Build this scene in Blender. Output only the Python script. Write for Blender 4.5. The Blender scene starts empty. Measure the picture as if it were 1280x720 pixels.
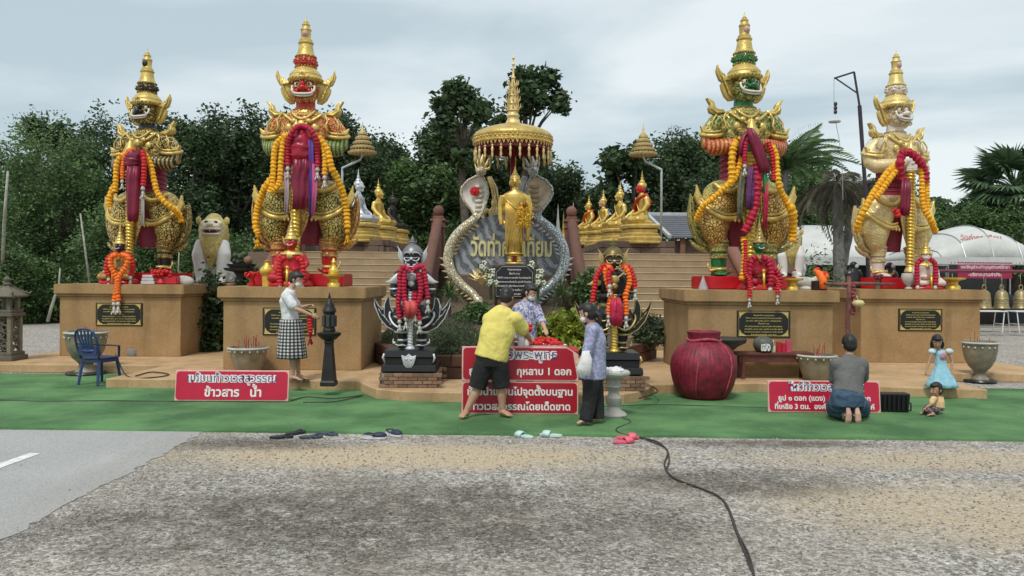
import bpy, bmesh, math, random
from math import sin, cos, pi, radians, sqrt, atan2
from mathutils import Vector, Matrix, noise, Euler
random.seed(7)
SC = bpy.context.scene
COL = SC.collection
D = bpy.data
# ------------------------------------------------------------------ camera, world, sun, exposure
CAMH = 1.8; FPX = 1000.0; HZ = 346.0; ROLL = 0.0065
cam = D.objects.new('camera', D.cameras.new('camera')); COL.objects.link(cam)
cam.location = (0, 0, CAMH); cam.rotation_euler = (pi/2, -ROLL, 0)
cam.data.sensor_width = 36; cam.data.lens = 36*FPX/1280; cam.data.shift_y = -(360-HZ)/1280
cam.data.clip_end = 2000; cam.data.clip_start = 0.1
SC.camera = cam
SUN_EL, SUN_ROT = radians(58), radians(200)
w = D.worlds.new('World'); SC.world = w; w.use_nodes = True
nt = w.node_tree; nd = nt.nodes; lk = nt.links
bg = nd['Background']; bg.inputs[1].default_value = 0.1
sky = nd.new('ShaderNodeTexSky'); sky.sky_type = 'NISHITA'; sky.sun_disc = False
sky.sun_elevation = SUN_EL; sky.sun_rotation = SUN_ROT; sky.air_density = 1.2; sky.dust_density = 2
tc = nd.new('ShaderNodeTexCoord'); mp = nd.new('ShaderNodeMapping'); mp.inputs['Scale'].default_value = (1.0, 1.0, 3.4)
mp.inputs['Location'].default_value = (3.1, 0.4, 0.2)
lk.new(tc.outputs['Generated'], mp.inputs[0])
nz = nd.new('ShaderNodeTexNoise'); nz.inputs['Scale'].default_value = 1.6; nz.inputs['Detail'].default_value = 6; nz.inputs['Roughness'].default_value = .5
nz.inputs['Distortion'].default_value = .6
lk.new(mp.outputs[0], nz.inputs['Vector'])
cr = nd.new('ShaderNodeValToRGB'); lk.new(nz.outputs['Fac'], cr.inputs[0])
cr.color_ramp.elements[0].position = .41; cr.color_ramp.elements[0].color = (3.9, 4.7, 5.1, 1)
cr.color_ramp.elements[1].position = .60; cr.color_ramp.elements[1].color = (6.3, 6.8, 6.9, 1)
mx = nd.new('ShaderNodeMix'); mx.data_type = 'RGBA'; mx.inputs['Factor'].default_value = .88
lk.new(sky.outputs[0], mx.inputs['A']); lk.new(cr.outputs[0], mx.inputs['B']); lk.new(mx.outputs['Result'], bg.inputs[0])
sun = D.objects.new('sun', D.lights.new('sun', 'SUN')); COL.objects.link(sun)
sun.data.energy = 1.5; sun.data.angle = radians(11); sun.data.color = (1, .96, .9)
sun.rotation_euler = (radians(32), 0, radians(-20))
SC.view_settings.view_transform = 'Standard'; SC.view_settings.look = 'None'
SC.view_settings.exposure = 0.48; SC.view_settings.gamma = 1
# ------------------------------------------------------------------ photo pixel -> place in metres
def PT(px, py, Y):
    u = px-640; v = (py-HZ)-ROLL*u
    return Vector((u*Y/FPX, Y, CAMH-v*Y/FPX))
def GR(px, py, z=0.0):
    u = px-640; v = (py-HZ)-ROLL*u
    Y = (CAMH-z)*FPX/v
    return Vector((u*Y/FPX, Y, z))
def PX(px, Y): return (px-640)*Y/FPX
# ------------------------------------------------------------------ mesh builder
def rotz(a): return Matrix.Rotation(a, 4, 'Z')
class MB:
    def __init__(s, M=None): s.v = []; s.f = []; s.M = M or Matrix(); s.st = []
    def push(s, M): s.st.append(s.M); s.M = s.M @ M; return s
    def pop(s): s.M = s.st.pop(); return s
    def add(s, vs, fs):
        b = len(s.v); M = s.M
        s.v += [tuple(M @ Vector(p)) for p in vs]; s.f += [tuple(i+b for i in f) for f in fs]; return s
    def box(s, c, d, top=1.0, rz=0):
        x, y, z = c; a, b, h = d[0]/2, d[1]/2, d[2]/2
        vs = []
        for q, zz in ((1, -h), (top, h)):
            for i, j in ((-1,-1),(1,-1),(1,1),(-1,1)):
                X, Y = i*a*q, j*b*q
                vs.append((x+X*cos(rz)-Y*sin(rz), y+X*sin(rz)+Y*cos(rz), z+zz))
        return s.add(vs, [(3,2,1,0),(4,5,6,7),(0,1,5,4),(1,2,6,5),(2,3,7,6),(3,0,4,7)])
    def rings(s, rs, cap=True, closed=False):
        n = len(rs[0]); vs = [p for r in rs for p in r]; fs = []
        m = len(rs)
        for k in range(m if closed else m-1):
            a = k*n; b = ((k+1) % m)*n
            for i in range(n):
                j = (i+1) % n; fs.append((a+i, a+j, b+j, b+i))
        if cap and not closed: fs.append(tuple(range(n-1, -1, -1))); fs.append(tuple((m-1)*n+i for i in range(n)))
        return s.add(vs, fs)
    def lathe(s, prof, n=16, c=(0,0,0), sy=1, lobes=0, la=0.0, ph=0):
        rs = []
        for r, z in prof:
            ring = []
            for i in range(n):
                t = 2*pi*i/n+ph; q = r*(1+la*cos(lobes*t)) if lobes else r
                ring.append((c[0]+q*cos(t), c[1]+q*sin(t)*sy, c[2]+z))
            rs.append(ring)
        return s.rings(rs)
    def loft(s, secs, n=16, p=2.0):
        rs = []
        for cx, cy, z, rx, ry in secs:
            ring = []
            for i in range(n):
                t = 2*pi*i/n; ct, st = cos(t), sin(t)
                ring.append((cx+rx*math.copysign(abs(ct)**(2/p), ct), cy+ry*math.copysign(abs(st)**(2/p), st), z))
            rs.append(ring)
        return s.rings(rs)
    def ell(s, c, r, n=12, m=8, R=None):
        vs = []; fs = []
        if not hasattr(r, '__len__'): r = (r, r, r)
        C = Vector(c); R = R or Matrix.Identity(3)
        vs.append(C+R@Vector((0,0,-r[2])))
        for k in range(1, m):
            ph = -pi/2+pi*k/m
            for i in range(n):
                t = 2*pi*i/n; vs.append(C+R@Vector((r[0]*cos(ph)*cos(t), r[1]*cos(ph)*sin(t), r[2]*sin(ph))))
        vs.append(C+R@Vector((0,0,r[2]))); top = len(vs)-1
        for i in range(n):
            j = (i+1) % n; fs.append((0, 1+j, 1+i)); fs.append((top, top-n+i, top-n+j))
            for k in range(m-2): a = 1+k*n; fs.append((a+i, a+j, a+n+j, a+n+i))
        return s.add(vs, fs)
    def tube(s, pts, r, n=8, side=None, cap=True, closed=False):
        pts = [Vector(p) for p in pts]; m = len(pts)
        rr = r if hasattr(r, '__len__') and len(r) == m and m != 1 else [r]*m
        rs = []; u = None
        for k in range(m):
            a = pts[(k-1) % m] if (closed or k > 0) else pts[k]; b = pts[(k+1) % m] if (closed or k < m-1) else pts[k]
            t = (b-a); t = t.normalized() if t.length > 1e-9 else Vector((0,0,1))
            if side is not None:
                u = Vector(side); u = u-t*u.dot(t)
            elif u is None:
                u = Vector((1,0,0)) if abs(t.x) < .8 else Vector((0,1,0)); u = u-t*u.dot(t)
            else: u = u-t*u.dot(t)
            u.normalize(); v = t.cross(u)
            q = rr[k]; qa, qb = q if hasattr(q, '__len__') else (q, q)
            rs.append([pts[k]+u*qa*cos(2*pi*i/n)+v*qb*sin(2*pi*i/n) for i in range(n)])
        return s.rings(rs, cap, closed)
    def prism(s, out, y0, y1):            # outline in x,z pushed along y
        n = len(out)
        vs = [(x, y0, z) for x, z in out]+[(x, y1, z) for x, z in out]
        return s.add(vs, [tuple(range(n)), tuple(range(2*n-1, n-1, -1))]+[((i+1) % n, i, n+i, n+(i+1) % n) for i in range(n)])
    def slab(s, out, z0, z1):             # outline in x,y pushed along z
        n = len(out)
        vs = [(x, y, z0) for x, y in out]+[(x, y, z1) for x, y in out]
        return s.add(vs, [tuple(range(n-1, -1, -1)), tuple(range(n, 2*n))]+[(i, (i+1) % n, n+(i+1) % n, n+i) for i in range(n)])
    def mesh(s, name='m', mat=None, smooth=False, bevel=0, seg=1):
        me = D.meshes.new(name); me.from_pydata(s.v, [], s.f); me.validate()
        bm = bmesh.new(); bm.from_mesh(me)
        bmesh.ops.recalc_face_normals(bm, faces=bm.faces)
        if bevel:
            es = [e for e in bm.edges if len(e.link_faces) == 2 and e.calc_face_angle(0) > .6]
            bmesh.ops.bevel(bm, geom=es, offset=bevel, segments=seg, affect='EDGES', clamp_overlap=True)
        bm.to_mesh(me); bm.free()
        if smooth:
            me.polygons.foreach_set('use_smooth', [True]*len(me.polygons))
            if smooth != 'all':
                try: me.set_sharp_from_angle(angle=radians(45))
                except Exception: pass
        if mat: me.materials.append(mat)
        return me
    def build(s, name, mat, parent=None, smooth=False, bevel=0, seg=1, **kw):
        return OB(name, s.mesh(name, mat, smooth, bevel, seg), parent, **kw)
def OB(name, me, parent=None, label=None, cat=None, group=None, kind=None, loc=None, rz=None):
    o = D.objects.new(name, me); COL.objects.link(o)
    if parent: o.parent = parent
    if loc is not None: o.location = loc
    if rz is not None: o.rotation_euler = (0, 0, rz)
    tag(o, label, cat, group, kind); return o
def tag(o, label=None, cat=None, group=None, kind=None):
    if label: o['label'] = label
    if cat: o['category'] = cat
    if group: o['group'] = group
    if kind: o['kind'] = kind
    return o
def thing(name, label, cat, loc=(0,0,0), rz=0, group=None, scale=None):
    o = D.objects.new(name, None); COL.objects.link(o); o.empty_display_size = .2
    o.location = loc; o.rotation_euler = (0, 0, rz)
    if scale: o.scale = (scale,)*3
    return tag(o, label, cat, group)
def copy_tree(o, parent=None):
    c = o.copy(); COL.objects.link(c); c.parent = parent
    for ch in o.children: copy_tree(ch, c)
    return c
BL = {}
def blob(key, mb, voxel, it=4, mat=None, smooth=.5):
    """one continuous surface out of overlapping closed pieces"""
    if key in BL: me = BL[key].copy()
    else:
        o = D.objects.new('tmp', mb.mesh()); COL.objects.link(o)
        m = o.modifiers.new('r', 'REMESH'); m.mode = 'VOXEL'; m.voxel_size = voxel
        if it: s = o.modifiers.new('s', 'SMOOTH'); s.factor = smooth; s.iterations = it
        dg = bpy.context.evaluated_depsgraph_get()
        me = D.meshes.new_from_object(o.evaluated_get(dg)); D.objects.remove(o)
        me.polygons.foreach_set('use_smooth', [True]*len(me.polygons)); me.materials.clear()
        BL[key] = me
        me = me.copy()
    if mat: me.materials.append(mat)
    return me
def spline(pts, step):
    P = [Vector(p) for p in pts]; out = []
    Q = [P[0]*2-P[1]]+P+[P[-1]*2-P[-2]]
    for k in range(1, len(Q)-2):
        a, b, c, d = Q[k-1:k+3]; n = max(1, int((c-b).length/step+.5))
        for i in range(n):
            t = i/n; out.append(.5*((2*b)+(c-a)*t+(2*a-5*b+4*c-d)*t*t+(3*b-a-3*c+d)*t**3))
    out.append(P[-1]); return out
# ------------------------------------------------------------------ materials
class NB:
    def __init__(s, name):
        s.m = D.materials.new(name); s.m.use_nodes = True; s.t = s.m.node_tree
        s.b = s.t.nodes['Principled BSDF']; s.tc = s.n('ShaderNodeTexCoord')
        s.vec = s.tc.outputs['Object']
    def n(s, t, **k):
        x = s.t.nodes.new(t)
        for a, b in k.items(): setattr(x, a, b)
        return x
    def l(s, a, b): s.t.links.new(a, b)
    def noise(s, scale, detail=4, dist=0, rough=.5, vec=None):
        x = s.n('ShaderNodeTexNoise'); x.inputs['Scale'].default_value = scale; x.inputs['Detail'].default_value = detail
        x.inputs['Distortion'].default_value = dist; x.inputs['Roughness'].default_value = rough
        s.l(vec or s.vec, x.inputs['Vector']); return x.outputs['Fac']
    def vor(s, scale, feat='F1', out='Distance', vec=None):
        x = s.n('ShaderNodeTexVoronoi'); x.feature = feat; x.inputs['Scale'].default_value = scale
        s.l(vec or s.vec, x.inputs['Vector']); return x.outputs[out]
    def ramp(s, f, *st):
        x = s.n('ShaderNodeValToRGB'); s.l(f, x.inputs[0]); e = x.color_ramp.elements
        while len(e) < len(st): e.new(.5)
        for i, (p, c) in enumerate(st):
            e[i].position = p; e[i].color = (c, c, c, 1) if not hasattr(c, '__len__') else (*c, 1)
        return x.outputs[0]
    def mix(s, f, a, b, mode='MIX'):
        x = s.n('ShaderNodeMix'); x.data_type = 'RGBA'; x.blend_type = mode
        for k, q in (('Factor', f), ('A', a), ('B', b)):
            if hasattr(q, 'is_linked') or hasattr(q, 'links'): s.l(q, x.inputs[k])
            else: x.inputs[k].default_value = q if k == 'Factor' else (*q, 1)
        return x.outputs['Result']
    def math(s, op, a, b=0.0, c=0.0):
        x = s.n('ShaderNodeMath', operation=op)
        for i, q in enumerate((a, b, c)):
            if hasattr(q, 'links'): s.l(q, x.inputs[i])
            else: x.inputs[i].default_value = q
        return x.outputs[0]
    def map(s, scale=(1,1,1), loc=(0,0,0), rot=(0,0,0), vec=None):
        x = s.n('ShaderNodeMapping'); x.inputs['Scale'].default_value = scale; x.inputs['Location'].default_value = loc; x.inputs['Rotation'].default_value = rot
        s.l(vec or s.vec, x.inputs[0]); return x.outputs[0]
    def bump(s, h, st=.3, dist=.01):
        x = s.n('ShaderNodeBump'); x.inputs['Strength'].default_value = st; x.inputs['Distance'].default_value = dist
        s.l(h, x.inputs['Height']); s.l(x.outputs[0], s.b.inputs['Normal'])
    def out(s, col=None, rough=.5, metal=0.0):
        for k, q in (('Base Color', col), ('Roughness', rough), ('Metallic', metal)):
            if q is None: continue
            if hasattr(q, 'links'): s.l(q, s.b.inputs[k])
            else: s.b.inputs[k].default_value = (*q, 1) if k == 'Base Color' else q
        return s.m
MC = {}
def plain(name, col, rough=.6, metal=0.0, var=.18, scale=6, bump=.15, bs=40, bd=.005):
    if name in MC: return MC[name]
    if name.endswith(('_cotton', '_cloth', '_denim')): bump, bs, bd = .75, 11, .035
    b = NB(name)
    f = b.ramp(b.noise(scale, 6), (.3, 1-var), (.7, 1+var))
    c = b.mix(1.0, tuple(col), f, 'MULTIPLY')
    if bump: b.bump(b.noise(bs, 5), bump, bd)
    MC[name] = b.out(c, rough, metal); return MC[name]
def filigree(name, ground, gold=(.62,.40,.09), sc=16, gmetal=.45, cover=.5):
    """carved gold scrollwork standing on a painted ground"""
    if name in MC: return MC[name]
    b = NB(name)
    wv = b.n('ShaderNodeTexWave'); wv.wave_type = 'RINGS'; wv.inputs['Scale'].default_value = sc*.12; wv.inputs['Distortion'].default_value = 14
    wv.inputs['Detail'].default_value = 2.2; wv.inputs['Detail Scale'].default_value = sc*.32; b.l(b.vec, wv.inputs['Vector'])
    v = b.vor(sc*.6, 'DISTANCE_TO_EDGE')
    ve = b.ramp(v, (.03, 1), (.08, 0))
    h = b.math('MAXIMUM', b.ramp(wv.outputs['Fac'], (cover-.09, 0), (cover+.09, 1)), ve)
    g = b.mix(1.0, gold, b.ramp(b.noise(5), (.3, .75), (.7, 1.2)), 'MULTIPLY')
    c = b.mix(h, ground, g)
    b.bump(h, .6, .02)
    MC[name] = b.out(c, b.ramp(h, (0, .55), (1, .33)), b.math('MULTIPLY', h, gmetal)); return MC[name]
def carved(name, ground, gold, sc=15, amt=.5, metal=.45):
    """gold relief whose sunk lines keep the painted ground"""
    if name in MC: return MC[name]
    b = NB(name); n1 = b.noise(sc*.55, 3, 2.5, .5)
    l1 = b.ramp(b.math('ABSOLUTE', b.math('SUBTRACT', n1, .5)), (.0, 0), (.03+.03*amt, 1))
    l2 = b.ramp(b.vor(sc*1.1, 'DISTANCE_TO_EDGE'), (.01+.03*amt, 0), (.04+.05*amt, 1))
    h = b.math('MULTIPLY', l1, l2); g = b.mix(b.ramp(b.noise(6), (.3, 0), (.7, 1)), tuple(x*.7 for x in gold), tuple(min(1, x*1.1) for x in gold))
    c = b.mix(h, ground, g); b.bump(h, .7, .02)
    MC[name] = b.out(c, b.ramp(h, (0, .5), (1, .33)), b.math('MULTIPLY', h, metal)); return MC[name]
def scales(name, ground, gold=(.62,.40,.09), sc=13, stretch=.8):
    """overlapping gold scales outlined by a painted ground"""
    if name in MC: return MC[name]
    b = NB(name)
    # offset rows of round scales, wrapped round each leg by its angle
    v = b.map((1, 1, stretch))
    d = b.vor(sc, 'F1', vec=v); e = b.vor(sc, 'DISTANCE_TO_EDGE', vec=v)
    inner = b.ramp(d, (.10, 1), (.2, 0))
    rim = b.ramp(e, (.05, 0), (.13, 1))
    body = b.math('SUBTRACT', rim, b.math('MULTIPLY', inner, .8))
    c = b.mix(body, ground, gold)
    b.bump(b.math('ADD', b.math('MULTIPLY', rim, 1.0), inner), .7, .03)
    MC[name] = b.out(c, .36, b.math('MULTIPLY', body, .45)); return MC[name]
def banded(name, ground, gold=(.62,.40,.09), sc=5.0, axis='X'):
    if name in MC: return MC[name]
    b = NB(name)
    wv = b.n('ShaderNodeTexWave'); wv.bands_direction = axis; wv.inputs['Scale'].default_value = sc; wv.inputs['Distortion'].default_value = 1.4
    wv.inputs['Detail Scale'].default_value = 8; b.l(b.vec, wv.inputs['Vector'])
    n2 = b.vor(34, 'DISTANCE_TO_EDGE')
    h = b.math('MULTIPLY', b.ramp(wv.outputs['Fac'], (.45, 0), (.6, 1)), b.ramp(n2, (.06, .1), (.16, 1)))
    c = b.mix(h, ground, gold); b.bump(h, .5, .015)
    MC[name] = b.out(c, .4, b.math('MULTIPLY', h, .4)); return MC[name]
G1 = (.70, .50, .15); G2 = (.80, .56, .17)
def goldm(name, col=G1, metal=.55, rough=.34, relief=.35, rs=26):
    if name in MC: return MC[name]
    b = NB(name)
    n1 = b.noise(7, 5); v = b.vor(rs, 'F1')
    c = b.mix(b.ramp(n1, (.35, 0), (.65, 1)), tuple(x*.72 for x in col), col)
    grain = b.n('ShaderNodeTexNoise'); grain.inputs['Scale'].default_value = 60; b.l(b.vec, grain.inputs['Vector'])  # fine noise, feeds the bump only and leaves the colour alone
    b.bump(b.math('ADD', v, b.math('MULTIPLY', grain.outputs['Fac'], .4)), relief, .012)
    MC[name] = b.out(c, b.ramp(n1, (.3, rough+.12), (.7, rough)), metal); return MC[name]
GOLD = goldm('gold_leaf_paint'); PALEGOLD = goldm('pale_gold_paint', (.80,.62,.28), .35, .42)
YGOLD = goldm('bright_gold', (.85,.58,.10), .5, .3, .2)
SMGOLD = goldm('smooth_gold', (.80,.55,.14), .6, .28, .08, 14)
WHITE = plain('white_enamel', (.78,.77,.74), .35, var=.05)
BLACKP = plain('black_enamel', (.012,.012,.013), .3, var=.1, bump=.08)
SILVER = plain('silver_paint', (.58,.59,.61), .42, .3, var=.12)
SMSILVER = plain('polished_silver', (.66,.67,.69), .3, .75, var=.08)
REDP = plain('red_enamel', (.50,.012,.020), .33, var=.15, bump=.12)
# ================================================================== THE SETTING
import numpy as np
def ellm(b, cx, cy, rx, ry, soft=.35, amt=.5, ns=1.3):
    p = b.map((1/rx, 1/ry, 0), (-cx/rx, -cy/ry, 0))
    L = b.n('ShaderNodeVectorMath', operation='LENGTH'); b.l(p, L.inputs[0])
    d = b.math('ADD', L.outputs['Value'], b.math('MULTIPLY', b.math('SUBTRACT', b.noise(ns, 8, rough=.65), .5), amt*2.2))
    return b.ramp(d, (max(0, .8-soft), 1), (min(1, .8+soft), 0))
def damp(b):
    W = b.math('MAXIMUM', b.math('MAXIMUM', ellm(b, -1.0, 5.9, 3.1, 1.4, .4, .8), ellm(b, 1.9, 7.05, 1.4, .6, .4, .7)), b.math('MAXIMUM', ellm(b, -2.6, 8.55, 1.3, .42, .4, .6), ellm(b, 2.7, 8.7, 1.5, .25, .4, .6)))
    return b.math('MULTIPLY', W, b.math('MULTIPLY', b.ramp(b.noise(4, 10, rough=.78), (.38, .2), (.50, 1)), b.ramp(b.noise(34, 5, rough=.7), (.36, .6), (.56, 1))))
def gravel_mat():
    b = NB('gravel')
    st = b.vor(42, 'F1', 'Color'); dist = b.vor(42, 'F1'); big = b.vor(21, 'F1')
    g = b.ramp(b.noise(90, 3), (.3, .55), (.7, 1.35))
    stone = b.mix(b.ramp(st, (.3, 0), (.8, 1)), (.15,.135,.115), (.74,.70,.64))
    stone = b.mix(.45, stone, b.mix(b.ramp(b.vor(23, 'F1', 'Color'), (.35, 0), (.8, 1)), (.21,.19,.165), (.60,.565,.52)))
    base = b.mix(1.0, stone, g, 'MULTIPLY')
    base = b.mix(b.ramp(b.noise(.8, 6), (.4, 0), (.62, .45)), base, (.30,.25,.19))
    S = b.ramp(b.math('MAXIMUM', b.math('MAXIMUM', ellm(b, -1.0, 8.0, 3.0, .75), b.math('MULTIPLY', ellm(b, 3.9, 6.2, 2.3, 1.1), .8)), b.math('MULTIPLY', ellm(b, 4.6, 8.0, 2.8, .6), .75)), (0, 0), (1, .8))
    sand = b.mix(b.ramp(b.noise(60, 4), (.3, 0), (.7, 1)), (.42,.315,.185), (.68,.55,.37))
    c = b.mix(S, base, sand)
    W = damp(b)
    c = b.mix(b.math('MULTIPLY', W, .9), c, b.mix(1.0, c, (.27,.24,.21), 'MULTIPLY'))
    h = b.math('ADD', b.math('MULTIPLY', dist, -.8), b.math('ADD', b.math('MULTIPLY', big, -.7), b.noise(3, 6)))
    b.bump(h, .9, .022)
    return b.out(c, b.ramp(W, (0, .92), (1, .55)))
GRAVEL = gravel_mat()
m = MB(); m.box((0, 240, -.05), (700, 520, .1)); m.build('ground', GRAVEL, kind='structure', label='grey gravel yard with dark damp and sandy patches')
def asphalt_mat():
    b = NB('worn_asphalt')
    sp = b.ramp(b.vor(110, 'F1', 'Color'), (.1, .75), (.9, 1.25))
    c = b.mix(b.noise(1.1, 7), (.30,.30,.295), (.42,.415,.405))
    c = b.mix(1.0, c, sp, 'MULTIPLY')
    x = b.n('ShaderNodeSeparateXYZ'); b.l(b.vec, x.inputs[0])
    e = b.ramp(b.math('ADD', b.math('MULTIPLY', b.math('ADD', x.outputs['X'], 4.3), 1.1), b.math('MULTIPLY', b.noise(2.4, 8, rough=.7), .9)), (.8, 0), (1.45, .85))
    c = b.mix(b.math('MULTIPLY', e, .35), c, (.30,.27,.23)); b.bump(b.vor(110), .5, .006)
    return b.out(c, .85)
m = MB(); out = []
for k in range(137):
    y = 2.5+k*.065; out.append((-3.42-.02*(y-5)+.07*noise.noise((y*1.7, 3, 0))+.06*noise.noise((y*6, 1, 0))+.05*noise.noise((y*15, 1, 0)), y, .005))
m.add([p for q in out for p in (( -9, q[1], .005), q)], [(2*i, 2*i+1, 2*i+3, 2*i+2) for i in range(136)])
m.build('road', asphalt_mat(), kind='structure', label='worn pale asphalt road at the lower left')
m = MB(); m.add([(-4.84,7.0,.009),(-4.71,7.0,.009),(-4.69,7.98,.009),(-4.81,8.0,.009)], [(0,1,2,3)])
m.build('road_marking', plain('road_paint', (.7,.7,.68), .7, var=.25, scale=14), kind='structure')
# loose stones lying on the gravel
rng = np.random.default_rng(5)
def stones(n, x0, x1, y0, y1, s0, s1, name, mt):
    octv = np.array([(1,0,0),(-1,0,0),(0,1,0),(0,-1,0),(0,0,.7),(0,0,-.7)], float); octf = np.array([(0,2,4),(2,1,4),(1,3,4),(3,0,4),(2,0,5),(1,2,5),(3,1,5),(0,3,5)])
    p = np.c_[rng.uniform(x0,x1,n), y0+(y1-y0)*rng.random(n)**1.3, np.zeros(n)]; keep = ~((p[:,0] < -3.25)&(rng.random(n) < np.clip((-3.15-p[:,0])*(1.4 if x0 < -4.5 else 1.1), .05, .99))); p = p[keep]; n = len(p)
    s = s0+(s1-s0)*rng.random(n)**3
    V = octv[None]*rng.uniform(.6,1.3,(n,6,1))*s[:,None,None]; a = rng.uniform(0,6.28,n)
    X = V[:,:,0]*np.cos(a)[:,None]-V[:,:,1]*np.sin(a)[:,None]; Y = V[:,:,0]*np.sin(a)[:,None]+V[:,:,1]*np.cos(a)[:,None]
    V = np.stack([X, Y, V[:,:,2]+s[:,None]*.25], 2)+p[:,None,:]; F = octf[None]+np.arange(n)[:,None,None]*6
    me = D.meshes.new(name); me.from_pydata(V.reshape(-1,3).tolist(), [], F.reshape(-1,3).tolist()); me.materials.append(mt)
    return OB(name, me, kind='stuff', label='loose stones scattered on the gravel')
def stone_mat():
    b = NB('loose_stone'); g = b.n('ShaderNodeNewGeometry')
    c = b.ramp(g.outputs['Random Per Island'], (0, (.17,.155,.13)), (.45, (.26,.24,.21)), (.8, (.38,.35,.31)), (1, (.52,.50,.46)))
    return b.out(b.mix(b.math('MULTIPLY', damp(b), .8), c, b.mix(1.0, c, (.34,.31,.28), 'MULTIPLY')), .85)
LST = stone_mat()
stones(42000, -5.2, 6.2, 4.4, 9.0, .003, .015, 'loose_gravel', LST)
stones(16000, -3.95, -3.1, 4.2, 9.1, .003, .009, 'edge_gravel', LST)
# artificial grass carpet: two strips
def carpet_mat():
    b = NB('green_carpet')
    c = b.mix(b.ramp(b.noise(.9, 6, rough=.6), (.38, 0), (.62, 1)), (.05,.140,.045), (.125,.27,.10))
    c = b.mix(1.0, c, b.ramp(b.noise(150, 3), (.25, .7), (.75, 1.3)), 'MULTIPLY')
    c = b.mix(b.ramp(b.noise(2.7, 8, rough=.75), (.56, 0), (.72, .5)), c, (.19,.20,.12))
    c = b.mix(b.ramp(b.noise(9, 6, rough=.8), (.68, 0), (.76, .5)), c, (.20,.18,.12))
    b.bump(b.noise(170, 3), .8, .012); return b.out(c, .95)
CARPET = carpet_mat()
def strip(name, front, back, z, lab, nx=170, ny=14, x0=-11.5, x1=11.5, seed=0):
    vs = []; fs = []
    for i in range(nx+1):
        x = x0+(x1-x0)*i/nx
        yf = front(x)+.02*noise.noise((x*1.3, seed, 0))+.008*noise.noise((x*7, seed, 0)); yb = back(x)+.03*noise.noise((x*1.1, seed+9, 0))
        for j in range(ny+1):
            y = yf+(yb-yf)*j/ny
            h = .008*noise.noise((x*.9, y*1.8, seed))+.006*noise.noise((x*3, y*2.3, seed+4))
            edge = .014*max(0, noise.noise((x*1.6, 5, seed))) if j == 0 else 0
            vs.append((x, y, z+max(0, h)+edge))
    for i in range(nx):
        for j in range(ny): a = i*(ny+1)+j; fs.append((a, a+ny+1, a+ny+2, a+1))
    n0 = len(vs)
    for i in range(nx+1): a = vs[i*(ny+1)]; vs.append((a[0], a[1]-.002, .001))
    for i in range(nx): fs.append((n0+i, n0+i+1, (i+1)*(ny+1), i*(ny+1)))
    me = D.meshes.new(name); me.from_pydata(vs, [], fs); me.materials.append(CARPET); me.polygons.foreach_set('use_smooth', [True]*len(fs))
    return OB(name, me, label=lab, cat='carpet', group='green turf carpets')
strip('turf_carpet', lambda x: 9.06-.026*x, lambda x: 11.12-.01*x, .022, 'green artificial turf carpet strip nearest the gravel', seed=1)
strip('turf_carpet', lambda x: 11.08-.01*x, lambda x: 14.35 if x < -6 else 13.2, .010, 'green artificial turf carpet strip behind, touching the tan platform', seed=6)
# tan concrete platform
def stucco(name, c1, c2, bs=30, streak=True):
    b = NB(name)
    c = b.mix(b.ramp(b.noise(1.6, 7, rough=.62), (.32, 0), (.68, 1)), c1, c2)
    c = b.mix(1.0, c, b.ramp(b.noise(26, 5), (.3, .88), (.7, 1.1)), 'MULTIPLY')
    if streak:
        s = b.noise(3.0, 5, vec=b.map((1, 1, .12)))
        c = b.mix(b.ramp(s, (.52, 0), (.72, .5)), c, tuple(x*.55 for x in c1))
        c = b.mix(b.ramp(b.noise(3.3, 6, rough=.7, vec=b.map((1.3, 1.3, 1), (4, 1, 2))), (.56, 0), (.7, .22)), c, (.50,.42,.30))
    b.bump(b.noise(bs, 6), .3, .006); return b.out(c, .8)
PLAT = stucco('tan_cement', (.40,.25,.12), (.55,.37,.20))
PLINTH = stucco('tan_plaster', (.315,.190,.080), (.41,.262,.122))
m = MB()
PO = [(-10.2,14.57),(-6.3,14.5),(-6.4,12.62),(-2.4,12.55),(-2.2,12.1),(-1.97,11.68),(-1.6,11.48),(-1.1,11.4),(1.1,11.25),(1.6,11.35),(1.95,11.7),(2.2,12.35),(3.93,12.6),(7.16,12.02),(7.08,14.05),(9.5,14.1),(9.8,15.2),(9.6,18.6),(-9.3,18.6),(-9.6,17.2)]
m.slab(PO, 0, .15); m.build('platform', PLAT, kind='structure', bevel=.012, label='low tan cement platform under the plinths')
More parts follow.
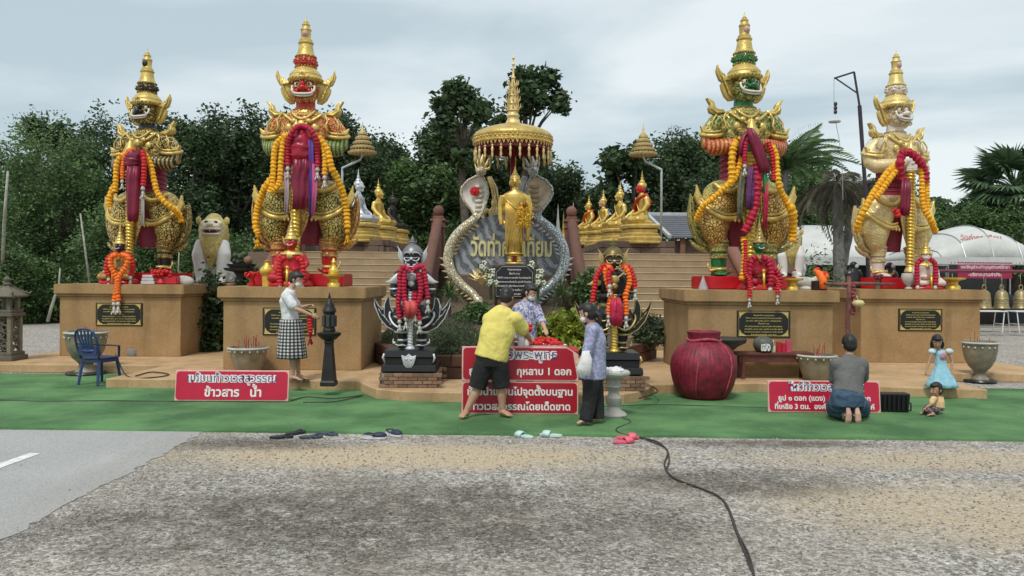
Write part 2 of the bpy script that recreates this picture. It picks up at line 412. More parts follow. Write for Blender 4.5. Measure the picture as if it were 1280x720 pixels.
# laterite and stone
def rock(name, c1, c2, sc=9):
    b = NB(name); g = b.n('ShaderNodeObjectInfo')
    c = b.mix(b.noise(sc, 7, rough=.7), c1, c2)
    c = b.mix(1.0, c, b.ramp(g.outputs['Random'], (0, .7), (1, 1.3)), 'MULTIPLY')
    b.bump(b.noise(sc*2.5, 8, rough=.75), .9, .03); return b.out(c, .9)
LAT = rock('laterite', (.085,.038,.024), (.24,.125,.082))
LATD = rock('brown_stone', (.09,.06,.045), (.24,.165,.12))
BRICKM = rock('old_brick', (.23,.115,.065), (.46,.31,.20))
BLK = []
for k in range(5):
    m = MB(); m.box((0,0,0), (1,1,1)); me = m.mesh('block', LAT, bevel=.05)
    for v in me.vertices: v.co += Vector([random.uniform(-.03,.03) for _ in range(3)])
    BLK.append(me)
def laid(parent, p0, p1, z0, courses, bl, bh, bd, mat, name='block', gap=.012):
    """blocks laid in courses from p0 to p1"""
    p0 = Vector(p0); p1 = Vector(p1); L = (p1-p0).length; t = (p1-p0)/L; a = atan2(t.y, t.x)
    for c in range(courses):
        s = -(bl*.5 if c % 2 else 0); k = 0
        while s < L-.02:
            w = bl*random.uniform(.85, 1.15); e = min(L, s+w); s0 = max(0, s)
            if e-s0 > .04:
                o = OB(name, BLK[random.randrange(5)], parent); q = p0+t*((s0+e)/2)
                o.location = (q.x, q.y, z0+bh*(c+.5)); o.rotation_euler = (random.uniform(-.02,.02), random.uniform(-.02,.02), a+random.uniform(-.02,.02))
                o.scale = (e-s0-gap, bd*random.uniform(.94,1.04), bh-gap)
                o.material_slots[0].link = 'OBJECT'; o.material_slots[0].material = mat
            s = s+w
# stairs ------------------------------------------------------------
STEP = stucco('stair_cement', (.285,.21,.125), (.38,.29,.18), streak=False)
def flight(x0, x1, lab):
    t = thing('stair_flight', lab, 'stairs', (0,0,0), group='wide stairs up to the terrace')
    t['kind'] = 'structure'
    for k in range(13):
        m = MB(); y = 18.2+.354*k; z = .15+.1785*k
        m.box(((x0+x1)/2, (y+22.9)/2, z+.0895-.004), (x1-x0, 22.9-y, .171)); m.build('step', STEP, t, bevel=.006)
        m = MB(); m.box(((x0+x1)/2, y+.185, z+.1785-.006), (x1-x0+.004, .40, .02)); m.build('tread', plain('tread_cement', (.50,.40,.27), .8, scale=3), t, bevel=.004)
flight(-6.0, -2.1, 'wide tan cement stairs on the left, rising to the silver and gold seated statues')
flight(1.68, 5.7, 'wide tan cement stairs on the right, rising to the row with the red faced statue')
EARTH = plain('garden_soil', (.10,.07,.045), .95, var=.4, scale=8, bump=.6, bs=20, bd=.03)
m = MB(); m.box((0, 34.5, 1.235), (15.2, 23, 2.47)); m.build('terrace', LATD, kind='structure', label='raised terrace at the head of the stairs')
# garden bed between the flights
m = MB(); nx, ny = 26, 30
vs = []
for j in range(ny+1):
    y = 13.1+(22.8-13.1)*j/ny; hw = 1.25+(min(y,16.6)-13.1)*.45
    if y > 17.9: hw = 1.85
    for i in range(nx+1):
        x = -.2+hw*(2*i/nx-1); q = min(1, max(0, (y-13.1)/6)); e = 1-abs(2*i/nx-1)**4
        vs.append((x, y, .42+.8*q*e+max(0,y-19)*.3+.07*noise.noise((x*2, y*2, 0))))
m.add(vs, [(j*(nx+1)+i, j*(nx+1)+i+1, (j+1)*(nx+1)+i+1, (j+1)*(nx+1)+i) for j in range(ny) for i in range(nx)])
m.build('garden_bed', EARTH, kind='structure', smooth='all', label='sloping soil bed between the stairs')
for a, b_, lab in (((-1.55,12.95),(1.2,12.95),'low laterite block kerb at the front of the garden bed'), ((-3.0,16.55),(-1.6,13.0),'low laterite block kerb on the left of the garden bed'), ((1.25,13.0),(2.9,16.5),'low laterite block kerb on the right of the garden bed')):
    t = thing('planter_wall', lab, 'low wall', (0,0,0), group='laterite kerbs of the garden bed')
    laid(t, (*a, 0), (*b_, 0), .15, 2, .42, .19, .2, LAT)
t = thing('planter_wall', 'low laterite wall beside the left stairs behind the silver trimmed guardian', 'low wall', group='laterite kerbs of the garden bed')
laid(t, (-4.0,16.9,0), (-2.9,16.6,0), .15, 2, .42, .19, .2, LAT)
# stair balustrades -------------------------------------------------
RAIL = rock('red_brown_stone', (.13,.052,.034), (.26,.125,.09), 5)
def balustrade(x, lab, post=True):
    t = thing('balustrade', lab, 'balustrade', (0,0,0), group='red brown stone balustrades of the stairs')
    m = MB(); m.tube([(x, 17.6, 1.0), (x, 18.4, 1.12), (x, 22.5, 3.32)], (.14, .17, .14), 10, side=(1,0,0)); m.build('handrail', RAIL, t, smooth=True)
    m = MB(); m.add([(x+s*.11, y, z) for s in (-1,1) for y, z in ((17.9,.15),(22.7,2.4),(22.7,3.2),(18.2,.85),(17.9,.75))], [(0,1,2,3,4),(9,8,7,6,5)]+[((i+1)%5, i, i+5, (i+1)%5+5) for i in range(5)])
    m.build('side_wall', RAIL, t, bevel=.01)
    for y, z0, z1 in ((22.75, 2.0, 3.35),):
        m = MB(); m.box((x, y, (z0+z1)/2), (.36,.36,z1-z0)); m.box((x, y, z1+.04), (.44,.44,.08)); m.box((x, y, z1-.16), (.41,.41,.05)); m.box((x,y,z1+.12), (.3,.3,.09))
        m.build('post', RAIL, t, bevel=.02)
        m = MB(); m.lathe([(.04,0),(.12,.03),(.15,.1),(.15,.19),(.1,.27),(.03,.3)], 14, (x, y, z1+.165)); m.build('finial', RAIL, t, smooth=True)
balustrade(-2.1, 'red brown stone balustrade with ball finial left of the grey temple sign')
balustrade(1.68, 'red brown stone balustrade with ball finial right of the grey temple sign')
balustrade(-6.1, 'red brown sloping balustrade behind the red guardian giant')
balustrade(5.8, 'red brown sloping balustrade behind the green guardian giant')
# terrace walls carrying the seated statues
for x0, x1, lab in ((-6.2,-3.75,'rough brown stone ledge under the seated statues on the left'), (2.7,4.75,'rough brown stone ledge under the seated statues on the right')):
    t = thing('stone_ledge', lab, 'stone ledge', group='stone ledges of the seated statues')
    m = MB(); m.box(((x0+x1)/2, 30.2, 2.655), (x1-x0-.1, 13.4, .36)); m.build('core', LATD, t)
    laid(t, (x0,23.45,0), (x1,23.45,0), 2.475, 2, .5, .2, .22, LATD)
    xs = x1 if x0 < 0 else x0
    laid(t, (xs,23.6,0), (xs,36.5,0), 2.475, 2, .62, .2, .22, LATD)
# four plinths ------------------------------------------------------
def plinth(x0, x1, y0, y1, lab, ch=0.0):
    t = thing('plinth', lab, 'plinth', ((x0+x1)/2, y0, .15), group='tan plinths of the guardian giants')
    w = (x1-x0)/2; d = y1-y0
    def o(e): return [(-w-e+ch, -e), (w+e-ch, -e), (w+e, ch-e), (w+e, d+e), (-w-e, d+e), (-w-e, ch-e)] if ch else [(-w-e,-e),(w+e,-e),(w+e,d+e),(-w-e,d+e)]
    m = MB(); m.slab(o(0), 0, 1.2); m.build('body', PLINTH, t, bevel=.01)
    m = MB(); m.slab(o(.035), 1.2, 1.245); m.build('moulding', PLINTH, t, bevel=.008)
    m = MB(); m.slab(o(.085), 1.245, 1.45); m.build('cap', PLINTH, t, bevel=.018, seg=2)
    return t
P1 = plinth(-9.1,-6.66,16.1,18.3,'tan plinth at the far left, under the black and gold giant')
P2 = plinth(-5.03,-2.62,13.95,16.1,'tan plinth under the red faced giant, behind the woman in a checked skirt', .0)
P3 = plinth(2.98,5.42,13.5,15.7,'tan plinth under the green faced giant, behind the big red jar')
P4 = plinth(6.92,9.28,15.85,18.0,'tan plinth at the far right, under the ivory and gold giant')
ZT = 1.60
# low laterite wall and yard edge at the far left
t = thing('laterite_wall', 'low red laterite block wall behind the gravel yard at far left', 'wall')
laid(t, (-24,30.2,0), (-13.5,29.6,0), 0, 3, .62, .27, .35, LAT); laid(t, (-13.4,29.6,0), (-10,29.4,0), 0, 3, .62, .27, .35, LAT)
# ================================================================== TREES
def leafmat(name, c1, c2, c3, rough=.55):
    b = NB(name); g = b.n('ShaderNodeNewGeometry')
    c = b.ramp(g.outputs['Random Per Island'], (0, c1), (.55, c2), (1, c3))
    c = b.mix(1.0, c, b.ramp(b.noise(.45, 4), (.3, .62), (.7, 1.35)), 'MULTIPLY')
    m_ = b.out(c, rough)
    tr = b.n('ShaderNodeBsdfTranslucent'); b.l(c, tr.inputs[0]); ms = b.n('ShaderNodeMixShader'); ms.inputs[0].default_value = .3
    o = b.t.nodes['Material Output']; b.l(b.b.outputs[0], ms.inputs[1]); b.l(tr.outputs[0], ms.inputs[2]); b.l(ms.outputs[0], o.inputs[0])
    return m_
LDARK = leafmat('dark_foliage', (.026,.050,.021), (.060,.105,.042), (.12,.19,.075))
LMID = leafmat('mid_foliage', (.045,.09,.03), (.10,.18,.06), (.19,.30,.10))
LOLIVE = leafmat('olive_foliage', (.075,.125,.05), (.15,.235,.085), (.24,.34,.135))
LYEL = leafmat('yellow_foliage', (.10,.17,.02), (.32,.38,.04), (.55,.55,.09))
LGREY = leafmat('grey_green_foliage', (.035,.055,.028), (.085,.12,.06), (.16,.20,.10))
BARK = plain('bark', (.10,.08,.06), .9, var=.4, bump=.6, bs=14, bd=.03)
BARKG = plain('grey_bark', (.16,.15,.14), .9, var=.3, bump=.6, bs=14, bd=.03)
def leaves(centres, std, per, size, asp=.5, flat=.35, seed=0, droop=0.0):
    """many small folded leaf faces gathered in clumps: returns vertex and face arrays"""
    r = np.random.default_rng(seed); c = np.repeat(np.asarray(centres), per, 0); n = len(c)
    p = c+r.normal(0, 1, (n,3))*np.array(std)
    d = r.normal(0, 1, (n,3)); d[:,2] = d[:,2]*flat-droop; d /= np.linalg.norm(d, axis=1)[:,None]
    q = r.normal(0, 1, (n,3)); u = np.cross(d, q); u /= np.linalg.norm(u, axis=1)[:,None]
    s = size*r.uniform(.6, 1.35, n)[:,None]; nn = np.cross(d, u)*s*.15
    V = np.stack([p-d*s*.5, p+u*s*asp*.5+nn, p+d*s*.5, p-u*s*asp*.5+nn], 1)
    return V.reshape(-1,3), (np.arange(n)[:,None]*4+np.arange(4)[None])
def leafmesh(name, V, F, mat):
    me = D.meshes.new(name); me.vertices.add(len(V)); me.vertices.foreach_set('co', V.ravel()); me.loops.add(F.size); me.loops.foreach_set('vertex_index', F.ravel().astype(np.int32))
    me.polygons.add(len(F)); me.polygons.foreach_set('loop_start', np.arange(len(F), dtype=np.int32)*F.shape[1]); me.update(calc_edges=True); me.validate(); me.materials.append(mat); return me
CR = {}
def crown(kind, seed):
    """unit crown: about 2 wide, from z 0 to 1"""
    key = (kind, seed)
    if key in CR: return CR[key]
    r = np.random.default_rng(seed*13+1); limbs = []; cs = []
    nl = {'open': 17, 'dense': 30, 'bushy': 30, 'ragged': 26}[kind]
    for k in range(nl):
        a = r.uniform(0, 6.28); h = r.uniform(.08, .92)**(.8 if kind != 'open' else .6)
        rad = (1-((h-.42)/.62)**2)**.5 if abs(h-.42) < .6 else .2
        rad = max(.15, rad)*r.uniform(.2, .95); q = np.array([rad*cos(a), rad*sin(a), h])
        lr = r.uniform(.16,.34)*(.44 if kind == 'open' else 1); limbs.append((q, lr))
        nc = int({'open': 26, 'dense': 100, 'bushy': 90, 'ragged': 80}[kind])
        dd = r.normal(0, 1, (nc,3)); dd /= np.linalg.norm(dd, axis=1)[:,None]
        rr = lr*(.45+.6*r.random(nc)**.6)[:,None]*(1+.16*r.normal(0,1,(nc,1)))
        cs.append(q+dd*rr*np.array([1,1,.62 if kind != 'bushy' else .8]))
    cs = np.concatenate(cs)
    CR[key] = (cs, limbs); return CR[key]
LEAFP = {'open': (8, .36, .17), 'dense': (8, .21, .14), 'bushy': (9, .15, .12), 'ragged': (8, .19, .13)}
def tree(px, Y, top, wpx, bot_px, mat, kind, seed, label, trunk=BARK, lean=0):
    """px, width and heights were measured in the photograph; Y is its distance"""
    base = 0 if Y < 22 or abs(PX(px, Y)) > 7.6 else 2.47
    x = PX(px, Y); zt = PT(px, top, Y).z; zb = PT(px, bot_px, Y).z; H = zt-zb; W = wpx*Y/FPX/2
    t = thing('tree', label, 'tree', (x, Y, base), group='trees behind the shrine')
    cs, limbs = crown(kind, seed); per, size, sd = LEAFP[kind]; f = (Y/36)**.8
    V2, F = leaves(cs*np.array([W, W*.8, H])+np.array([lean, 0, zb-base]), (sd*1.3*f, sd*1.3*f, sd*.9*f), per, size*f, .5, .55, seed)
    OB('crown', leafmesh('crown', V2, F, mat), t)
    m = MB(); hb = zb-base+.35*H; r0 = .05+.022*(zt-base)
    m.tube([(0,0,0),(lean*.2+.1,0,hb*.35),(lean*.5-.05,0,hb*.7),(lean,0,hb)], [r0, r0*.85, r0*.7, r0*.55], 7)
    for q, lr in limbs:
        e = Vector((q[0]*W+lean, q[1]*W*.8, q[2]*H+zb-base)); s = Vector((lean*.8, 0, min(hb, hb*.45+.4*e.z)))
        mid = s.lerp(e, .5)+Vector((0, 0, .12*H*(.5-abs(q[2]-.5)))); m.tube([s, mid, e], [r0*.4, r0*.2, r0*.06], 5)
    m.build('trunk', trunk, t, smooth='all'); return t
TL = [
 (18,36,172,190,372,LOLIVE,'bushy',1,'olive green bushy tree at the left edge behind the pale pole'),
 (75,33,196,170,384,LMID,'bushy',2,'mid green bushy tree filling the gap above the low laterite wall'),
 (128,38,158,130,360,LDARK,'ragged',3,'ragged dark tree with loose twigs just left of the black and gold giant'),
 (62,44,150,130,330,LDARK,'open',4,'thin open topped tree rising over the bushy trees at far left'),
 (236,34,148,120,372,LDARK,'ragged',5,'tall dark tree to the right of the black and gold giant'),
 (292,36,150,120,362,LDARK,'dense',6,'dark dense tree between the two left giants'),
 (170,31,262,150,372,LMID,'bushy',7,'low green shrub tree behind the legs of the black and gold giant'),
 (330,40,162,130,350,LDARK,'ragged',8,'dark tree directly behind the red giant'),
 (420,38,158,150,345,LDARK,'ragged',9,'dark tree behind the silver seated statue and its tiered parasol'),
 (482,42,182,120,335,LDARK,'dense',10,'dark rounded tree above the bronze seated statue'),
 (528,38,210,120,330,LMID,'dense',11,'lighter green tree between the bronze statue and the white naga hood'),
 (578,34,104,84,230,LDARK,'open',12,'tall open branched tree left of the golden canopy'),
 (560,40,170,150,335,LDARK,'dense',13,'broad dark tree behind the white naga'),
 (656,36,88,110,240,LDARK,'open',14,'sparse branched tree rising behind the golden canopy spire'),
 (625,42,200,170,335,LDARK,'dense',15,'broad dark tree behind the golden standing statue'),
 (690,40,215,110,335,LDARK,'ragged',16,'dark tree sloping down right of the golden canopy'),
 (744,48,238,90,335,LDARK,'ragged',17,'small far dark tree behind the right row of seated statues'),
 (790,37,182,120,330,LDARK,'open',18,'loose leaved dark tree behind the right tiered parasol'),
 (838,38,164,130,325,LDARK,'ragged',19,'tall dark tree left of the green faced giant'),
 (888,40,180,110,325,LDARK,'dense',20,'dark tree hidden partly by the green faced giant'),
 (1000,42,205,110,345,LMID,'bushy',22,'mid green tree right of the green faced giant'),
 (1098,46,236,150,345,LMID,'dense',23,'green tree behind the leaning grey palm trunk'),
 (1172,44,262,100,340,LMID,'dense',24,'green tree right of the ivory giant above the red roof'),
 (1192,60,244,80,340,LDARK,'open',25,'small far tree over the white marquee'),
 (1245,40,262,120,345,LMID,'bushy',26,'low green tree below the fan palm'),
 (22,28.8,322,130,408,LMID,'bushy',27,'low green undergrowth tree left of the far left plinth'),
 (272,30,300,120,372,LMID,'bushy',28,'leafy low tree behind the left white lion'),
]
for a in TL: tree(*a)
# bare wood edge closing the view far behind
m = MB(); rs = np.random.default_rng(3); cs = []
for k in range(900):
    x = rs.uniform(-75, 75); cs.append((x, 66+rs.uniform(-4,4), rs.uniform(.2, 1)**.8*(6.5+2.5*noise.noise((x*.12, 0, 0))-(2.5 if 4 < x < 75 else 0)-(2.4 if 4 < x < 12 else 0))))
V, F = leaves(cs, (1.3,1.2,.8), 42, .62, .6, .6, 77)
OB('far_woodland', leafmesh('far_woodland', V, F, LDARK), kind='stuff', label='far dark wood edge behind the temple grounds')
# palms
def palm_frond(kind, seed):
    r = random.Random(seed); m = MB()
    if kind == 'fan':
        m.tube([(0,0,0),(.45,0,.06),(.85,0,0)], [.025,.02,.015], 5)
        for k in range(23):
            a = radians(-125+250*k/22); L = .80*(1-.22*abs(k-11)/11)*r.uniform(.94,1.05); c, s = cos(a), sin(a); w = .052
            m.add([(.85,0,0),(.85+c*L*.55-s*w, s*L*.55+c*w, .05-abs(s)*.04),(.85+c*L, s*L, -.12-.1*abs(s)),(.85+c*L*.55+s*w, s*L*.55-c*w, .02-abs(s)*.04)], [(0,1,2,3)])
    else:
        n = 26
        for k in range(n):
            t = k/(n-1); L = 2.3; x = L*t*.95; z = .5*sin(t*2.0)-1.0*t*t*(1.9 if kind == 'dead' else 1.1)
            for sgn in (-1,1):
                l = .62*sin(pi*(.12+.85*t))*r.uniform(.8,1.1); dz = -(.75 if kind == 'dead' else .4)*l
                m.add([(x,0,z),(x+.10+l*.35, sgn*l*.5, z+dz*.4+.03),(x+.12+l*.6, sgn*l*.8, z+dz),(x+.05+l*.35, sgn*l*.45, z+dz*.4-.02)], [(0,1,2,3)])
        m.tube([(2.3*.95*t, 0, .5*sin(t*2)-t*t*(1.9 if kind == 'dead' else 1.1)) for t in [i/8 for i in range(9)]], [.03-.003*i for i in range(9)], 4)
    return m
def palm(px, Y, cy, basez, kind, nf, mat, label, sc=1.0, tr=.13, lean=0, seed=0, tmat=BARKG):
    c = PT(px, cy, Y); t = thing('palm_tree', label, 'palm tree', (c.x-lean, Y, basez), group='palms on the right')
    h = c.z-basez; m = MB(); n = 14
    m.tube([(lean*(k/n)**1.4, 0, h*k/n) for k in range(n+1)], [tr*(1.15-.35*k/n)*(1.06 if k % 2 else .97) for k in range(n+1)], 10); m.build('trunk', tmat, t, smooth='all')
    fm = [palm_frond(kind, seed+q).mesh('frond', mat) for q in range(3)]; r = random.Random(seed)
    for k in range(nf):
        o = OB('frond', fm[k % 3], t); el = {'fan': r.uniform(-.9,1.35), 'green': r.uniform(-.1,1.2), 'dead': r.uniform(-.9,.5)}[kind]
        o.location = (lean, 0, h+.05*r.random()); o.rotation_euler = Euler((r.uniform(-.5,.5), -el, k*2.399+r.uniform(-.2,.2)), 'XYZ'); o.scale = (sc*r.uniform(.85,1.1),)*3
    return t
LPALM = leafmat('palm_leaf', (.045,.09,.045), (.10,.17,.08), (.17,.26,.13)); LDRY = leafmat('dry_palm_leaf', (.07,.065,.045), (.13,.12,.08), (.20,.18,.12))
palm(1268,41,236,0,'fan',54,LPALM,'fan palm with spiky round leaves at the right edge',1.75,.2,0,3,BARK)
palm(1236,44,272,0,'fan',34,LPALM,'lower fan palm left of the big fan palm',1.3,.16,0,31,BARK)
palm(982,30,212,0,'green',26,LMID,'weeping green palm just right of the green faced giant',1.0,.12,.3,5)
palm(1046,29,228,0,'dead',22,LDRY,'drooping dry palm with thick grey trunk',.8,.2,-.1,8)
palm(1072,30,240,0,'dead',14,LDRY,'leaning grey palm trunk with few dry fronds left of the ivory giant',.75,.2,.9,11)
# shrubs
def shrub(name, loc, r, mat, label, n=260, per=9, size=.10, asp=.4, flat=.6, seed=0, group='garden shrubs', droop=0.0):
    rg = np.random.default_rng(seed+50); d = rg.normal(0, 1, (n,3)); d /= np.linalg.norm(d, axis=1)[:,None]; d[:,2] = np.abs(d[:,2])
    c = d*np.array(r)*(.35+.65*rg.random((n,1))**.5)
    V, F = leaves(c, tuple(x*.09 for x in r), per, size, asp, flat, seed, droop); t = thing(name, label, 'shrub', loc, group=group)
    OB('foliage', leafmesh('foliage', V, F, mat), t)
    m = MB()
    for k in range(9):
        q = c[k*7 % n]; m.tube([(0,0,-.05), tuple(q*.5+np.array([0,0,.05])), tuple(q*.9)], [.02,.012,.004], 4)
    m.build('stem', BARK, t); return t
for px, Y, z, r, lab, s in ((535,13.6,.5,(.55,.45,.42),'grey green needle leaved shrub right of the silver trimmed guardian',1), (578,13.5,.5,(.55,.45,.46),'grey green needle leaved shrub behind the left end of the red signboard',2), (560,14.6,.6,(.7,.5,.52),'taller grey green shrub below the white naga',3), (508,15.4,.5,(.45,.4,.5),'grey green shrub beside the left plinth',4)):
    shrub('rosemary_bush', (PX(px,Y), Y, z), r, LGREY, lab, 420, 10, .075, .14, 1.6, s, droop=-.5)
shrub('croton_bush', (PX(708,13.9), 13.9, .6), (.42,.35,.62), LYEL, 'bright yellow green leafy bush beside the woman in a blue shirt', 150, 8, .15, .42, .7, 11)
shrub('croton_bush', (PX(668,14.6), 14.6, .7), (.4,.3,.5), LYEL, 'yellow green bush behind the two people at the offering table', 90, 8, .13, .42, .7, 12)
shrub('leafy_bush', (PX(738,17.2), 17.2, 1.2), (.42,.4,.75), LMID, 'green leafy bush against the right balustrade', 240, 9, .09, .5, .6, 13)
shrub('leafy_bush', (PX(700,15), 15, .6), (.5,.4,.45), LMID, 'low green bush under the yellow green bush', 160, 9, .09, .5, .6, 14)
shrub('leafy_bush', (PX(815,15.8), 15.8, .5), (.4,.4,.55), LGREY, 'grey leaved bush beside the right plinth', 170, 9, .10, .5, .6, 15)
shrub('leafy_bush', (PX(600,16.5), 16.5, .9), (.5,.3,.35), LMID, 'small green bush under the white naga coil', 150, 9, .09, .5, .6, 16)
shrub('leafy_bush', (PX(265,17.6), 17.6, 0), (.4,.6,1.9), LDARK, 'dark shrub growing in the gap between the two left plinths', 260, 10, .15, .5, .6, 17)
shrub('leafy_bush', (PX(325,17.3), 17.3, .9), (.6,.5,1.1), LMID, 'green shrub seen past the left end of the red giant plinth', 260, 10, .13, .5, .6, 18)
shrub('leafy_bush', (PX(1015,19.5), 19.5, 0), (1.2,.6,2.1), LOLIVE, 'tangled bush behind the platform between the two right giants', 380, 9, .14, .4, .8, 19)
shrub('leafy_bush', (PX(1030,21), 21, 0), (1.1,.6,2.6), LGREY, 'pale twiggy bush before the white marquee', 160, 7, .12, .3, .8, 20)
for px, Y, z, lab, s in ((562,17.0,1.15,'green umbrella palm tuft at the foot of the white naga',1), (702,17.0,1.15,'green umbrella palm tuft at the foot of the silver naga',2), (352,19,1.6,'umbrella palm tuft left of the stairs',3)):
    t = thing('fern_clump', lab, 'plant', (PX(px,Y), Y, z-.2), group='spiky garden plants'); m = MB(); r = random.Random(s)
    for k in range(120):
        a = r.uniform(0, 6.28); e = r.uniform(-.3, 1.4); L = r.uniform(.35,.62); c = Vector((cos(a)*cos(e), sin(a)*cos(e), sin(e))); o = Vector((0,0,.25+.25*r.random())); u = Vector((-sin(a), cos(a), 0))*.014
        p1 = o+c*L*.6; p2 = o+c*L+Vector((0,0,-.12)); m.add([o, p1+u, p2, p1-u], [(0,1,2,3)])
    m.build('frond', LMID, t); m = MB(); m.tube([(0,0,-.2),(0,0,.4)], .03, 6); m.build('stem', BARK, t)
# ================================================================== GIANTS (local units: 1.5 cm; x right, -y front, z up)
S = .015
SCM = Matrix.Scale(S, 4)
CLOTH_M = plain('maroon_satin', (.20,.008,.035), .38, var=.25, scale=5, bump=.1)
CLOTH_P = plain('pink_red_cloth', (.50,.02,.07), .5, var=.2, scale=5, bump=.1)
CRIM = plain('crimson_petals', (.42,.006,.035), .7, var=.35, scale=30, bump=.4, bs=90)
MARI = plain('marigold_petals', (.82,.40,.015), .7, var=.3, scale=30, bump=.4, bs=90)
ORAN = plain('orange_petals', (.85,.16,.01), .65, var=.3, scale=30, bump=.4, bs=90)
REDG = plain('red_petals', (.55,.012,.015), .65, var=.3, scale=30, bump=.4, bs=90)
MOUTH = plain('mouth_white', (.72,.68,.62), .4, var=.08)
PUP = plain('pupil_black', (.01,.01,.01), .2, bump=0)
def mir(fn, *a):
    for s in (-1, 1): fn(s, *a)
def kranok(s, pts, cx=0, cz=0): return [(s*(x+cx), z+cz) for x, z in (pts if s > 0 else pts[::-1])]
FLAME_EAR = [(14,229),(20,228),(26,233),(30,241),(31.5,247),(29,250),(33,252),(36,258),(37.5,263),(35.5,271),(33.5,265),(30.5,261.5),(27,260.5),(24.5,257),(20,256),(15,256)]
FLAME_SH = [(26,213),(37,210.5),(44,213.5),(45.5,219),(43.5,223),(48,231),(43,229),(39,225.5),(37.5,220),(33,217.5),(27,217.5)]
FLAME_CUFF = [(40,184),(47,183),(53,187),(56,197),(51,194),(46,191),(40,190)]
FLAME_HIP = [(44,90),(54,94),(61,104),(64,112),(62,118),(61.5,126),(57.5,117),(55,112),(49,104),(42,98)]
TAIL = [(34,44),(44,46),(54,55),(62,66),(67,80),(68,94),(66,108),(64.5,116),(61.5,106),(60,98),(56,102),(46,100),(40,80),(36,60)]
class Pal: pass
def mkpal(n, skin, ground, scaleg, band, gold=None, sash=(.20,.008,.03), leg=None, arm2=None):
    p = Pal(); p.n = n; g = gold or (.72,.53,.16)
    p.gold = goldm('gold_'+n, g, .5, .35, .35, 24); p.goldr = carved('carved_gold_'+n, ground, g, 17, .9 if n == 'black' else .45)
    p.skin = plain('skin_'+n, skin, .3, var=.12, bump=.06)
    p.armor = filigree('armour_'+n, ground, g, 20, cover=.80); p.hip = filigree('hip_cloth_'+n, ground if n != 'red' else (.30,.04,.01), g, 28, cover=.5)
    p.shoulder = filigree('shoulder_'+n, arm2 or ground, g, 17, cover=.80)
    p.scale = scales('scales_'+n, scaleg, g, 19); p.band = banded('armlet_'+n, band, g); p.sash = plain('sash_'+n, sash, .5, var=.2)
    p.leg = plain('shin_'+n, leg or skin, .3, var=.1, bump=.05); p.glove = p.skin; p.face = carved('face_'+n, skin, tuple(x*.95 for x in g), 11, 1.3)
    return p
def ridge(m, pts, r, n=6): m.tube(spline(pts, 2.5), r, n)
def spiral(m, c, r0, turns, s, w, y):
    pts = [(c[0]+s*r0*(1-t*.85)*cos(t*turns*6.283), y-2*t, c[1]+r0*(1-t*.85)*sin(t*turns*6.283)) for t in [i/14 for i in range(15)]]
    m.tube(pts, [w*(1-.5*i/14) for i in range(15)], 5)
